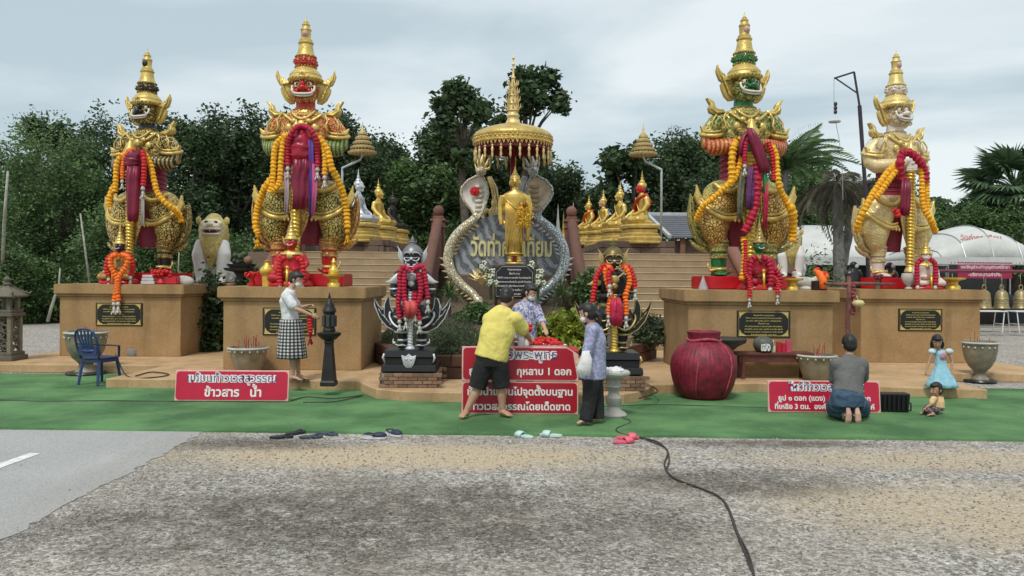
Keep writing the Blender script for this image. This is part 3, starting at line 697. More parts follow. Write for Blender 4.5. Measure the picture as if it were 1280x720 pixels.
def head(T, p, yaw, hx=0, hy=0):
    M = SCM @ Matrix.Translation((hx, hy, 0)) @ rotz(yaw)
    def N(): return MB(M)
    m = N(); m.ell((0,1,244),(16.5,15,17),16,12); m.ell((0,-7,237),(13,10,9)); m.ell((0,-3,231),(13,11,5)); m.ell((-10,-8,240),(6,6,7)); m.ell((10,-8,240),(6,6,7)); m.ell((0,-10,252),(12,5,4))
    OB('face', blob('face', m, .022, 2, p.face), T)
    m = N(); m.loft([(0,2,208,15,12),(0,2,216,12.5,11),(0,2,226,12,11),(0,2,232,12,10)], 16); m.build('neck', p.skin, T, smooth='all')
    m = N(); m.ell((0,-18.5,244.5),(4.5,4.5,3.6)); m.ell((-3.8,-17,243.6),(2.8,3,2.4)); m.ell((3.8,-17,243.6),(2.8,3,2.4)); m.ell((0,-15.5,250),(2.6,3.5,4)); m.ell((-7.5,-15,241),(3,2.5,3)); m.ell((7.5,-15,241),(3,2.5,3))
    m.build('nose', p.skin, T, smooth='all')
    m = N(); ridge(m, [(-13.5,-12,248),(-13.8,-13.5,243),(-11,-16.5,238.5),(-5,-19,236.8),(0,-19.8,236.6),(5,-19,236.8),(11,-16.5,238.5),(13.8,-13.5,243),(13.5,-12,248)], 1.35)
    ridge(m, [(-11,-15.5,236),(-5,-18,234.2),(0,-18.6,234),(5,-18,234.2),(11,-15.5,236)], 1.0)
    for s in (-1,1): m.tube([(s*11,-15.5,236),(s*12.5,-17,240),(s*11.2,-18,243.8)], [1.6,1.2,.3], 6)
    m.build('mouth', MOUTH, T, smooth='all')
    m = N(); m.loft([(0,-16.6,234.6,8.5,1.6),(0,-17.0,236,9,1.9)], 12); m.build('tongue', plain('mouth_red', (.35,.02,.02), .4), T)
    for s in (-1,1):
        m = N(); m.ell((s*7.6,-12.6,249.6),(3.6,3,2.7)); o = m.build('eye', MOUTH, T, smooth='all')
        m = N(); m.ell((s*7.4,-15.2,249.6),(1.5,1,1.5),8,6); m.build('pupil', PUP, o)
        m = N(); ridge(m, [(s*2,-14.5,251),(s*4,-16,254.5),(s*9,-15,256),(s*13.5,-11,253.5),(s*14.5,-10.5,250)], 1.3); ridge(m, [(s*3,-14.5,246.5),(s*8,-14.8,245.8),(s*12.5,-12.5,248)], .9)
        spiral(m, (s*15,246), 3.4, 1.6, s, 1.0, -9); spiral(m, (s*12,231.5), 3.6, 1.6, s, 1.1, -12.5); spiral(m, (s*4.5,229.5), 3.0, 1.5, s, 1.0, -14.5); m.build('brow', p.goldr, T, smooth='all')
        m = N(); m.prism(kranok(s, FLAME_EAR), 1, 6)
        for k in range(4): m.tube([(s*(16+k*3), -.5, 232+k*4), (s*(22+k*2.5), -1.5, 236+k*5.5), (s*(24+k*2.2), -1, 243+k*5)], [1.2,1.6,.6], 5)
        m.tube([(s*19,0,254),(s*28,-1,252.5),(s*33,0,258),(s*35.5,1,269)], [1.5,1.6,1.3,.5], 5)
        m.build('ear_flame', p.gold, T, smooth=True, bevel=.009)
    pr = [(19,254.5),(21,256),(21.6,258),(20.6,260),(19.6,262),(19.9,263.4),(17.8,266.4),(14.5,270),(12.2,272.4),(11.5,274)]
    m = N(); m.lathe(pr, 28, (0,1,0)); m.build('crown_dome', p.gold, T, smooth=True)
    m = N(); m.ell((0,-19,261),(2.6,1.5,3)); m.ell((-3.4,-18.6,260),(1.5,1.2,1.7)); m.ell((3.4,-18.6,260),(1.5,1.2,1.7))
    for k in range(26): a = k*6.283/26; m.ell((21.2*cos(a), 1+21.2*sin(a), 257.6), (1.2,1.2,1.2), 6, 4)
    m.build('crown_jewels', p.goldr, T, smooth='all')
    m = N()
    m.lathe([(11,273),(13,275),(12.5,284),(11,287)], 20, (0,1,0))
    for k in range(6):
        a = -pi/2+k*pi/3; c = Vector((10.5*cos(a), 1+10.5*sin(a), 279.5)); m.ell(c, (4.6,4.6,5)); d = Vector((cos(a), sin(a), 0)); u = Vector((-sin(a), cos(a), 0))
        m.ell(c+d*4.4+Vector((0,0,-.4)), (1.6,1.6,1.4), 6, 5)
    m.build('crown_face_ring', p.skin, T, smooth='all')
    m = N()
    for k in range(6):
        a = -pi/2+k*pi/3; c = Vector((10.5*cos(a), 1+10.5*sin(a), 279.5)); d = Vector((cos(a), sin(a), 0)); u = Vector((-sin(a), cos(a), 0))
        for s in (-1,1):
            m.tube([c+d*4.3+u*s*.6+Vector((0,0,2.2)), c+d*4.1+u*s*2.6+Vector((0,0,3)), c+d*2.6+u*s*4.2+Vector((0,0,1.6))], .55, 4)
            m.tube([c+d*4.6+Vector((0,0,-2.4)), c+d*3.8+u*s*2.8+Vector((0,0,-1.6))], .6, 4)
            m.tube([c+u*s*4.5+Vector((0,0,-1)), c+u*s*6+d+Vector((0,0,2)), c+u*s*5.6+d+Vector((0,0,6))], [1.1,1,.3], 4)
    for k in range(22): a = k*6.283/22; m.ell((12.6*cos(a), 1+12.6*sin(a), 286.5), (1.3,1.3,1.2), 5, 4); m.ell((12.8*cos(a), 1+12.8*sin(a), 273.5), (1.3,1.3,1.2), 5, 4)
    m.build('crown_ornament', p.goldr, T, smooth='all')
    m = N(); m.lathe([(12,285.5),(12.8,287.5),(11,290),(9.8,293),(9,298),(8.3,302),(9.4,303),(9.6,304.5),(8,305.5),(8,308),(6.5,309),(6,311),(6.2,319),(7.0,320.5),(6.4,322),(4.8,323.5),(4.6,326),(5.2,327),(3.6,328.5),(3.0,329.4),(3.3,330.2),(2.0,331),(1.2,332.5),(.8,334.5),(.1,338)], 20, (0,1,0)); m.build('crown_spire', p.gold, T, smooth=True)
    m = N(); m.ell((0,-3.6,315),(4.2,4,5)); m.ell((0,-7.6,314.2),(.9,.9,1.1),6,4); m.build('crown_small_face', plain('pale_pink_skin' if p.n not in ('black',) else 'skin_black2', (.55,.33,.27) if p.n not in ('black',) else (.02,.02,.02), .5), T, smooth='all')
def giant(name, label, loc, p, yaw=0, hyaw=0, group='guardian giants on plinths', sc=1.0, sash=True):
    T = thing(name, label, 'statue', loc, yaw, group, sc)
    def N(): return MB(SCM)
    m = N(); m.box((0,2,7.8),(108,64,15.6)); m.build('base_slab', REDP, T, bevel=.02, seg=2)
    # legs
    for s in (-1,1):
        m = N(); m.tube([(s*26,1,118),(s*30,-1,104),(s*36,-3,90),(s*38,-3,76),(s*36,-2,64),(s*32,-1,56)], [(18,17),(21,19),(20,18),(18.5,17),(14.5,14),(11,11)], 20, side=(1,0,0)); OB('thigh', blob('thigh%d'%s, m, .03, 3, p.scale), T)
        m = N(); m.lathe([(10.5,60),(13,58.5),(12,55),(12.8,53),(10.5,48),(11.2,46),(9,44)], 22, (s*31.5,0,0)); m.lathe([(12.6,56.4),(13.8,57.2),(12.6,58)], 22, (s*31.5,0,0)); m.build('knee_cuff', p.goldr, T, smooth=True)
        m = N(); m.lathe([(9.4,48),(9.6,38),(9,30),(8.4,24),(9,19),(9.4,16)], 18, (s*31,0,0)); m.build('shin', p.leg, T, smooth='all')
        m = N(); m.lathe([(9.2,36),(11,37.5),(10.2,39.5),(11,41.5),(9.2,43)], 20, (s*31,0,0)); m.lathe([(9,24),(10.4,25),(9.2,26.5)], 20, (s*31,0,0)); m.ell((s*31,-11,39.5),(3,2,3)); m.build('anklet', p.goldr, T, smooth=True)
        m = N(); m.ell((s*31,0,21),(9.5,10,6)); m.tube([(s*31,-2,20),(s*33,-13,18.8),(s*35,-20,18.8)], [(8.5,5),(8,3.6),(6.4,2.8)], 12, side=(1,0,0)); 
        for k in range(5): m.tube([(s*(29.5+k*2.6),-18,18),(s*(30.5+k*2.8),-25+k*.8,17.8)], [1.9,1.5], 6)
        OB('foot', blob('foot%d'%s, m, .02, 1, p.leg), T)
        m = N(); m.tube([(s*25,-8,23),(s*30,-16,24),(s*38,-12,24),(s*42,-3,22),(s*46,-4,28),(s*45,-3,33)], [1.6,2.2,2,2,1.6,.4], 7); m.tube([(s*24,-10,19),(s*22,-20,21),(s*26,-24,25)], [1.6,1.4,.4], 6); m.build('foot_ornament', p.gold, T, smooth='all')
        # hips
        m = N(); m.ell((s*25,2,114),(26,19,19),18,12); m.ell((s*34,1,102),(22,18,14),16,10); m.ell((s*14,0,122),(18,17,13),14,10); OB('hip_panel', blob('hip%d'%s, m, .032, 3, p.hip), T)
        m = N(); m.tube(spline([(s*9,-21,127),(s*22,-21,117.5),(s*35,-18,119.5),(s*42,-11,127)], 3), [q for q in []] or 3.2, 8); m.build('belt_crest', p.gold, T, smooth='all')
        m = N()
        for q, (rr, dz) in enumerate(((3.3,0),(1.6,5.2))):
            m.tube(spline([(s*14,-19,86+dz),(s*24,-20,84+dz),(s*37,-21,86+dz),(s*50,-15,95+dz),(s*57,-5,105+dz),(s*57,6,109+dz)], 3), rr, 8)
        for k in range(9):
            t = k/8; m.ell((s*(14+40*t), -21.5+9*t*t, 81.8+19*t*t), (1.9,1.6,2.6), 6, 5)
        m.prism(kranok(s, FLAME_HIP), -8, -2); m.build('hip_crest', p.gold, T, smooth=True, bevel=.008)
        m = N(); m.prism(kranok(s, TAIL), 4, 10)
        for k in range(6): m.tube([(s*(52+k*1.5),3,58+k*8),(s*(60+k*.8),2.5,62+k*9),(s*(59+k*.7),2.5,70+k*8.5)], [1.2,1.8,.6], 5)
        m.tube([(s*40,2,50),(s*52,2,56),(s*60,1.5,68),(s*65,2,82),(s*66,2,96),(s*65,3,112)], [2,2.4,2.2,2,1.6,.6], 6)
        m.prism(kranok(s, [(46,50),(54,52),(62,57),(66,60),(64,54),(57,48),(50,45),(42,43)]), 2, 6)
        m.build('side_tail', p.goldr, T, smooth=True, bevel=.01)
        # arms
        m = N(); m.tube([(s*26,2,207),(s*35,2,203),(s*41,3,193),(s*44,2,183)], [(8,11),(9.5,12),(10.5,12),(11.5,12)], 14, side=(1,0,0)); OB('shoulder', blob('shoulder%d'%s, m, .026, 3, p.shoulder), T)
        m = N(); m.tube([(s*43,2,186),(s*43,0,176),(s*40,-6,170.5),(s*30,-15,170.5),(s*18,-23,172),(s*9,-27,173)], [(11,11),(11,11),(10.5,10.5),(9.5,9.5),(8,7.6),(6.2,6)], 14); OB('forearm', blob('forearm%d'%s, m, .024, 2, p.band), T)
        m = N(); m.tube(spline([(s*30,-9,187),(s*38,-13,184),(s*48,-10,184),(s*54,0,187),(s*51,9,190)], 3), [q for q in []] or 2.6, 7); m.tube(spline([(s*30,-10,191.5),(s*38,-13.5,188.6),(s*48,-10.5,188.4),(s*53.5,0,191)], 3), 1.4, 6); m.prism(kranok(s, FLAME_CUFF), -5, 0); m.build('sleeve_crest', p.gold, T, smooth=True, bevel=.006)
        m = N(); m.prism(kranok(s, FLAME_SH), -4, 4); m.tube([(s*27,-6,214),(s*36,-5.5,213),(s*42.5,-4.5,218),(s*42,-4,225)], [1.6,2,1.8,.6], 6); m.build('shoulder_flame', p.gold, T, smooth=True, bevel=.01)
        m = N(); m.tube(spline([(s*27,-12,212),(s*31,-14,204),(s*29,-16,196),(s*33,-14,190)], 3), 1.5, 6); m.tube(spline([(s*38,-9,210),(s*44,-11,200),(s*42,-11.5,193)], 3), 1.2, 5); m.build('shoulder_scroll', p.gold, T, smooth='all')
        m = N(); z0 = 177 if s < 0 else 168
        m.ell((s*4-3,-30,z0),(6.4,6,6))
        for k in range(4): m.tube([(s*7-3,-31,z0+4.6-k*3.1),(s*1.5-3,-36.5,z0+4.6-k*3.1),(-s*5-3,-33.5,z0+4.4-k*3.1),(-s*6.4-3,-28.5,z0+4.2-k*3)], [1.7,1.8,1.6,1.4], 7)
        m.tube([(s*6-3,-30,z0+4),(s*2-3,-33,z0+8.4),(-s*3-3,-33,z0+9)], [2,1.8,1.4], 7)
        m.tube([(s*4,-27,z0),(s*12,-26,173)], 5.4, 8)
        OB('hand', blob('hand%d'%s, m, .014, 1, p.glove), T)
    # torso
    m = N(); m.loft([(0,2,128,28,16),(0,2,140,25,15),(0,2,155,25,15),(0,2,168,28,16.5),(0,2,182,31,18),(0,2,196,34,18),(0,2,206,34,16),(0,2,212,30,14),(0,2,217,19,12)], 28, 2.3); OB('torso', blob('torso', m, .03, 3, p.armor), T)
    m = N(); m.loft([(0,2,124,32,20),(0,2,130,29.5,18.5),(0,2,137,28.4,17.6),(0,2,146,27.6,17),(0,2,155,27.5,17),(0,2,163,28.6,17.8)], 28, 2.3)
    for z in (136,142.5,149,156): m.loft([(0,2,z-1.6,28.3,17.8),(0,2,z,29.8,19),(0,2,z+1.6,28.3,17.8)], 28, 2.3)
    m.build('sash', p.sash, T, smooth=True)
    m = N(); m.tube(spline([(-30,-9,180),(-20,-16.5,175),(-6,-19.5,178),(0,-20.5,182),(6,-19.5,178),(20,-16.5,175),(30,-9,180)], 3), 1.7, 7)
    m.tube(spline([(-24,-11,213),(-14,-15.5,205),(-5,-19,199),(0,-20.4,195),(5,-19,199),(14,-15.5,205),(24,-11,213)], 3), 1.7, 7)
    m.tube(spline([(-15,-10,217.5),(-9,-14.5,210.5),(0,-17.5,206),(9,-14.5,210.5),(15,-10,217.5)], 3), 1.5, 7)
    m.ell((0,-20.5,198),(5.5,3,6)); m.ell((-9,-18.5,203),(3.8,2.4,3.4)); m.ell((9,-18.5,203),(3.8,2.4,3.4)); m.ell((-16,-17.5,195),(4.5,2.6,5)); m.ell((16,-17.5,195),(4.5,2.6,5))
    for s in (-1,1): spiral(m, (s*12,188), 4.4, 1.7, s, .8, -18.5); spiral(m, (s*23,186), 3.6, 1.6, s, .8, -16)
    m.build('breastplate', p.gold, T, smooth='all')
    m = N(); m.loft([(0,2,211,30,15),(0,2,214,28,15),(0,2,217.5,17,13.5),(0,2,220,13.8,12.6)], 28, 2.2); m.loft([(0,2,218.6,14,13),(0,2,220.4,15.6,14.4),(0,2,222,13,12)], 28); m.build('collar', p.goldr, T, smooth=True)
    # belt and front panels
    m = N(); m.loft([(0,2,120,32,21),(0,2,122,34,22),(0,2,128,33,21.5),(0,2,130,30,19)], 28, 2.3); m.ell((0,-21,126),(8,4,8)); m.build('belt', p.goldr, T, smooth=True)
    m = N(); m.prism([(-9,122),(-11,96),(-7,76),(0,58),(7,76),(11,96),(9,122)], -24, -20); m.tube([(-10,-24,120),(-12,-24,96),(-8,-24,76),(0,-24,57),(8,-24,76),(12,-24,96),(10,-24,120)], 1.5, 6); m.build('front_panel', p.hip, T, smooth=True, bevel=.008)
    m = N(); m.loft([(0,8,52,16,4),(0,8,80,20,5),(0,6,112,24,8)], 16); m.build('back_cloth', p.sash, T, smooth=True)
    # club
    rs_ = []; n = 16; m = N()
    for k in range(150):
        z = 16+k*1.1; R = 4.6+1.5*(k/150)
        rs_.append([(-3+R*(1+.17*sin(z*1.35+i*2*pi/n))*cos(i*2*pi/n), -30+R*(1+.17*sin(z*1.35+i*2*pi/n))*sin(i*2*pi/n), z) for i in range(n)])
    m.rings(rs_); m.build('club', YGOLD, T, smooth='all')
    m = N(); m.lathe([(4,13),(8,15.5),(7.5,18),(6,20),(8,24),(6.5,28),(5,30)], 18, (-3,-30,0)); m.build('club_foot', p.gold, T, smooth=True); m = N(); m.lathe([(6,180),(8.5,182),(9,187),(6,191),(4,196),(2,199),(.2,203)], 18, (-3,-30,0)); m.build('club_head', p.gold, T, smooth=True)
    head(T, p, hyaw)
    return T
pred = mkpal('red', (.50,.014,.014), (.50,.045,.022), (.035,.075,.02), (.03,.13,.03), sash=(.22,.006,.03))
pgrn = mkpal('green', (.010,.13,.035), (.015,.15,.045), (.25,.07,.01), (.42,.03,.015), sash=(.23,.008,.03), gold=(.70,.51,.15))
pblk = mkpal('black', (.014,.012,.011), (.014,.012,.010), (.018,.014,.010), (.016,.014,.012), sash=(.24,.01,.04))
pwht = mkpal('ivory', (.70,.62,.56), (.68,.58,.42), (.70,.58,.36), (.66,.55,.34), gold=(.84,.64,.24), sash=(.22,.006,.025), leg=(.68,.58,.52), arm2=(.72,.70,.66))
pwht.glove = WHITE
giant('guardian_giant', 'red faced golden crowned giant statue on the second plinth from the left', (-3.90,15.02,ZT), pred, 0, radians(2))
giant('guardian_giant', 'green faced golden crowned giant statue on the plinth behind the big red jar', (4.22,14.6,ZT), pgrn, radians(6), radians(12))
giant('guardian_giant', 'black and gold giant statue on the far left plinth above the blue chair', (-7.88,17.2,ZT), pblk, radians(-12), radians(-2))
giant('guardian_giant', 'ivory white and gold giant statue on the far right plinth above the girl', (8.12,16.95,ZT), pwht, radians(18), radians(4))
# ------------------------------------------------------------------ garlands and hanging cloths
def garland(name, label, pts, r, mat, group, ends=None, ribs=1.0, cat='garland', tip=None, closed=False):
    """string of threaded flower heads along pts (world coordinates)"""
    r = r*.74 if group == GG else r
    P = spline(pts, r*.30*ribs); n = 12; Q = []; m = MB(); u = None
    for k, p in enumerate(P):
        d = (P[min(k+1, len(P)-1)]-P[max(k-1, 0)]).normalized(); u = Vector((1,0,0))-d*d.x if abs(d.x) < .8 else Vector((0,0,1))-d*d.z; u.normalize(); v = d.cross(u); rr = r*(1.10, .92, .80, .94)[k % 4]*(1+.05*random.uniform(-1,1))
        Q.append([p+(u*cos(a)+v*sin(a))*rr*(1+.10*random.uniform(-1,1))+d*r*.08*random.uniform(-1,1) for a in [i*2*pi/n for i in range(n)]])
    m.rings(Q)
    t = thing(name, label, cat, tuple(pts[0]), group=group)
    o = m.build('flowers', mat, t, smooth=True); o.matrix_parent_inverse = Matrix.Translation(-Vector(pts[0]))
    for e in (ends or []):
        m = MB(); e = Vector(e); m.tube([e, e-Vector((0,0,r*1.6))], [r*.5, r*.9], 8); m.tube([e-Vector((0,0,r*1.6)), e-Vector((0,0,r*3.6))], [r*.25, r*.75], 8)
        for k in range(5): a = k*1.256; m.tube([e-Vector((0,0,r*2.8)), e-Vector((-r*cos(a),-r*sin(a),r*(4.4+.6*(k%2))))], [r*.22, r*.3], 5)
        o = m.build('tassel', tip or MOUTH, t, smooth='all'); o.matrix_parent_inverse = Matrix.Translation(-Vector(pts[0]))
    return t
def cloth(name, label, pts, widths, mat, group, n=14, folds=3, depth=.02, cat='cloth', tail=None):
    """hanging cloth: a folded strip along pts with real thickness"""
    if group == GC: widths = [w_*.82 for w_ in widths]
    m = MB(); P = [Vector(p) for p in pts]; rs_ = []
    for k, (p, w_) in enumerate(zip(P, widths)):
        ring = []
        for sgn in (1, -1):
            rr = range(n+1) if sgn > 0 else range(n, -1, -1)
            for i in rr:
                t = i/n*2-1; f = depth*sin(t*folds*pi+k*.35)+depth*.6*sin(t*7+k)
                ring.append((p.x+t*w_/2, p.y+f-sgn*depth*.35-.35*w_*(1-t*t)*.5, p.z+.01*sin(t*5)))
        rs_.append(ring)
    m.rings(rs_); t = thing(name, label, cat, tuple(P[0]), group=group); o = m.build('fabric', mat, t, smooth='all'); o.matrix_parent_inverse = Matrix.Translation(-P[0])
    if tail: tail(t, P)
    return t
def wrap(label, c, r, z0, z1, mat, group, yaw=0):
    """bundled cloth wound round fists and club"""
    m = MB(); rs_ = []; n = 22
    for k in range(15):
        t = k/14; z = z0+(z1-z0)*t; q = r*(.62+.5*sin(pi*min(1, t*1.05))**.6)*(1+.07*sin(k*2.1))
        rs_.append([(c[0]+q*(1+.05*sin(5*a+k))*cos(a), c[1]+q*.9*(1+.05*sin(4*a-k))*sin(a), z+.02*sin(3*a+k)) for a in [i*2*pi/n for i in range(n)]])
    m.rings(rs_); t = thing('wrapped_cloth', label, 'cloth', (c[0], c[1], z0), group=group); o = m.build('fabric', mat, t, smooth='all'); o.matrix_parent_inverse = Matrix.Translation((-c[0], -c[1], -z0))
GG = 'flower garlands hung on the giants'
GC = 'cloths hung on the giants'
def g(px, py, Y): return PT(px, py, Y)
# red giant: front of fists at Y about 14.5
Yr = 14.42
wrap('shiny maroon cloth bundle wound round the fists of the red giant', (PX(376,Yr+.12), Yr+.12), .22, g(0,206,Yr).z+.02, g(0,158,Yr).z+.03, plain('glossy_red_cloth', (.36,.008,.03), .25, var=.2, bump=.05), GC)
cloth('hanging_cloth', 'long maroon cloth hanging from the fists of the red giant', [g(377,200,Yr-.05), g(377,212,Yr), g(374,225,Yr), g(376,242,Yr), g(373,262,Yr)], [.36,.42,.40,.36,.28], CLOTH_M, GC)
cloth('hanging_cloth', 'violet and blue ribbon strip on the right of the red giant fists', [g(387,175,Yr-.05), g(388,195,Yr), g(389,225,Yr), g(388,270,Yr)], [.10,.12,.10,.08], plain('violet_ribbon', (.12,.05,.32), .5), GC, 6, 1)
cloth('hanging_cloth', 'pale pink ribbon hanging to the knees of the red giant', [g(392,205,Yr), g(393,235,Yr), g(391,268,Yr)], [.10,.11,.07], plain('pink_ribbon', (.55,.10,.22), .5), GC, 6, 1)
cloth('hanging_cloth', 'grey lilac ribbon hanging left of the red giant club', [g(357,215,Yr), g(358,240,Yr), g(357,268,Yr)], [.09,.10,.07], plain('lilac_ribbon', (.38,.28,.30), .5), GC, 6, 1)
garland('garland', 'crimson ribbed garland looped over the red giant fists, left strand', [g(376,158,Yr), g(368,160,Yr-.12), g(361,172,Yr-.1), g(359,190,Yr), g(359,207,Yr)], .068, CRIM, GG, [g(359,207,Yr)])
garland('garland', 'crimson ribbed garland looped over the red giant fists, right strand', [g(377,158,Yr), g(386,161,Yr-.12), g(394,174,Yr-.1), g(396,192,Yr), g(396,208,Yr)], .068, CRIM, GG, [g(396,208,Yr)])
for k, (dx, lab) in enumerate(((0,'outer'),(9,'inner'))):
    garland('garland', 'yellow marigold garland hanging left of the red giant fists, %s strand' % lab, [g(363,168,Yr), g(352-0+dx*.3,172,Yr), g(343+dx,184,Yr), g(341+dx,205,Yr), g(340+dx*.9,230,Yr), g(336+dx*.3,240,Yr)], .075, MARI, GG)
garland('garland', 'long yellow marigold garland sagging over the left hip of the red giant', [g(340,222,Yr+.1), g(332,232,Yr+.05), g(326,246,Yr+.2), g(321,262,Yr+.3), g(319,282,Yr+.3), g(322,292,Yr+.3)], .085, MARI, GG, [g(322,290,Yr+.3)], tip=MARI)
garland('garland', 'yellow marigold garland hanging right of the red giant fists, inner strand', [g(392,168,Yr), g(401,178,Yr), g(405,195,Yr), g(405,218,Yr)], .07, MARI, GG, [g(405,218,Yr)])
garland('garland', 'long yellow marigold garland sagging over the right hip of the red giant', [g(396,169,Yr), g(408,188,Yr), g(413,208,Yr), g(420,222,Yr+.1), g(427,238,Yr+.2), g(432,260,Yr+.3), g(434,285,Yr+.3)], .085, MARI, GG, [g(434,285,Yr+.3)], tip=MARI)
# green giant: fists at Y about 14.0, px about 925
Yg = 13.98
cloth('hanging_cloth', 'thick maroon velvet cloth folded over the right of the green giant fists', [g(936,160,Yg-.1), g(941,172,Yg-.12), g(947,190,Yg-.1), g(952,205,Yg-.05), g(953,216,Yg-.05)], [.16,.26,.28,.26,.22], CLOTH_M, GC, 12, 1, .03)
cloth('hanging_cloth', 'dark maroon cloth folded over the left of the green giant fists', [g(938,162,Yg-.05), g(931,170,Yg-.1), g(928,182,Yg-.1), g(927,196,Yg-.08)], [.12,.20,.18,.14], CLOTH_M, GC, 10, 1, .025)
cloth('hanging_cloth', 'plum cloth hanging in folds under the green giant fists', [g(940,208,Yg), g(939,225,Yg), g(938,245,Yg), g(937,262,Yg)], [.20,.24,.22,.18], plain('plum_cloth', (.12,.03,.12), .5), GC)
cloth('hanging_cloth', 'grey olive cloth strip hanging left under the green giant fists', [g(927,210,Yg), g(926,228,Yg), g(925,250,Yg), g(924,274,Yg)], [.14,.15,.13,.10], plain('olive_grey_cloth', (.16,.15,.09), .6), GC, 8, 2)
cloth('hanging_cloth', 'crimson pink long ribbon right under the green giant fists', [g(956,228,Yg), g(957,250,Yg), g(956,285,Yg)], [.10,.11,.08], CLOTH_P, GC, 8, 2)
cloth('hanging_cloth', 'bright green ribbon under the velvet cloth of the green giant', [g(955,214,Yg-.02), g(956,224,Yg), g(956,240,Yg)], [.09,.11,.09], plain('green_ribbon', (.03,.28,.08), .5), GC, 6, 1)
garland('garland', 'long crimson garland hanging down the middle of the green giant to its knees', [g(946,205,Yg), g(946,230,Yg-.02), g(944,255,Yg), g(938,275,Yg), g(930,290,Yg)], .10, CRIM, GG)
garland('garland', 'crimson garland hanging from the fists of the green giant on the left', [g(931,176,Yg-.12), g(930,192,Yg-.12), g(930,204,Yg-.1)], .06, CRIM, GG, [g(930,204,Yg-.1)])
garland('garland', 'yellow marigold garland left of the green giant fists', [g(925,174,Yg), g(917,182,Yg), g(914,200,Yg), g(914,222,Yg), g(911,232,Yg)], .09, MARI, GG)
garland('garland', 'long yellow garland from the green giant fists round its left hip', [g(927,196,Yg), g(918,222,Yg), g(908,232,Yg), g(893,246,Yg+.1), g(878,258,Yg+.2), g(870,275,Yg+.4)], .075, MARI, GG)
garland('garland', 'yellow marigold garland from the green giant fists down its right side', [g(962,182,Yg), g(968,190,Yg), g(970,208,Yg), g(973,232,Yg), g(980,248,Yg+.1), g(985,258,Yg+.15)], .075, MARI, GG)
garland('garland', 'red garland beside the marigold strand at the right hand of the green giant', [g(959,178,Yg-.05), g(964,192,Yg-.05), g(966,212,Yg), g(966,225,Yg)], .06, REDG, GG)
garland('garland', 'lower yellow garland hanging from the right hip of the green giant to the lion', [g(984,255,Yg+.1), g(989,262,Yg+.1), g(991,275,Yg+.2), g(991,292,Yg+.3), g(990,302,Yg+.3)], .10, MARI, GG)
# black giant: px about 175
Yk = 16.55
wrap('dark maroon cloth wound round the fists of the black and gold giant', (PX(165,Yk), Yk), .17, g(0,212,Yk).z, g(0,186,Yk).z, CLOTH_M, GC)
cloth('hanging_cloth', 'long maroon cloth hanging over the club of the black and gold giant', [g(166,208,Yk-.15), g(165,222,Yk-.15), g(165,245,Yk-.15), g(165,265,Yk-.15), g(165,277,Yk-.12)], [.30,.36,.34,.32,.26], CLOTH_M, GC, 14, 2)
garland('garland', 'bright red garland right of the black giant fists', [g(177,188,Yk-.1), g(179,200,Yk-.15), g(179,218,Yk-.15), g(178,232,Yk-.15)], .075, REDG, GG, [g(178,232,Yk-.15)])
cloth('hanging_cloth', 'grey white ribbon hanging under the red garland of the black giant', [g(178,238,Yk-.15), g(178,258,Yk-.15), g(178,282,Yk-.15)], [.06,.07,.09], plain('grey_white_ribbon', (.45,.42,.42), .5), GC, 6, 1)
garland('garland', 'yellow garland left of the black giant fists', [g(160,192,Yk), g(150,196,Yk), g(145,208,Yk), g(144,228,Yk), g(143,240,Yk)], .085, MARI, GG)
garland('garland', 'lower yellow garland at the left hip of the black giant', [g(142,232,Yk+.1), g(138,242,Yk+.1), g(136,252,Yk+.1), g(137,258,Yk+.1)], .09, MARI, GG)
garland('garland', 'long yellow garland sweeping over the right hip of the black giant', [g(180,192,Yk), g(187,205,Yk), g(191,222,Yk), g(196,240,Yk), g(206,253,Yk), g(217,262,Yk+.1), g(224,270,Yk+.3), g(226,278,Yk+.3)], .085, MARI, GG)
garland('garland', 'orange garland over the left forearm of the black giant', [g(166,186,Yk-.1), g(157,192,Yk-.1), g(153,205,Yk-.1), g(152,224,Yk-.1)], .06, ORAN, GG, [g(152,224,Yk-.1)])
# ivory giant: px about 1130
Yw = 16.2
garland('garland', 'thick crimson garland looped over the white fists of the ivory giant', [g(1126,222,Yw), g(1124,205,Yw-.1), g(1127,193,Yw-.1), g(1134,190,Yw-.15), g(1146,198,Yw-.1), g(1154,212,Yw), g(1156,228,Yw)], .115, CRIM, GG)
cloth('hanging_cloth', 'dark red cloth hanging over the club of the ivory giant', [g(1132,224,Yw-.1), g(1132,240,Yw-.1), g(1132,258,Yw-.1), g(1131,270,Yw-.1)], [.20,.26,.25,.20], CLOTH_M, GC, 12, 2)
garland('garland', 'long yellow garland falling from the fists round the left hip of the ivory giant', [g(1122,204,Yw), g(1110,214,Yw), g(1100,228,Yw), g(1090,243,Yw), g(1080,262,Yw), g(1073,278,Yw+.1), g(1071,290,Yw+.2)], .095, MARI, GG)
garland('garland', 'second yellow garland inside the long one on the left of the ivory giant', [g(1124,209,Yw-.05), g(1114,220,Yw-.05), g(1104,234,Yw-.05), g(1094,248,Yw-.05)], .085, MARI, GG)
garland('garland', 'yellow garland hanging from the right hand of the ivory giant', [g(1150,208,Yw), g(1152,225,Yw), g(1152,245,Yw), g(1155,262,Yw), g(1163,275,Yw), g(1169,290,Yw+.2)], .085, MARI, GG)
garland('garland', 'short orange yellow garland behind the crimson loop of the ivory giant', [g(1146,202,Yw+.05), g(1157,216,Yw+.05), g(1158,240,Yw), g(1160,262,Yw)], .07, MARI, GG)
garland('garland', 'small dark red flower bunch at the waist of the ivory giant', [g(1117,262,Yw-.1), g(1121,266,Yw-.1), g(1122,272,Yw-.1)], .09, REDG, GG)
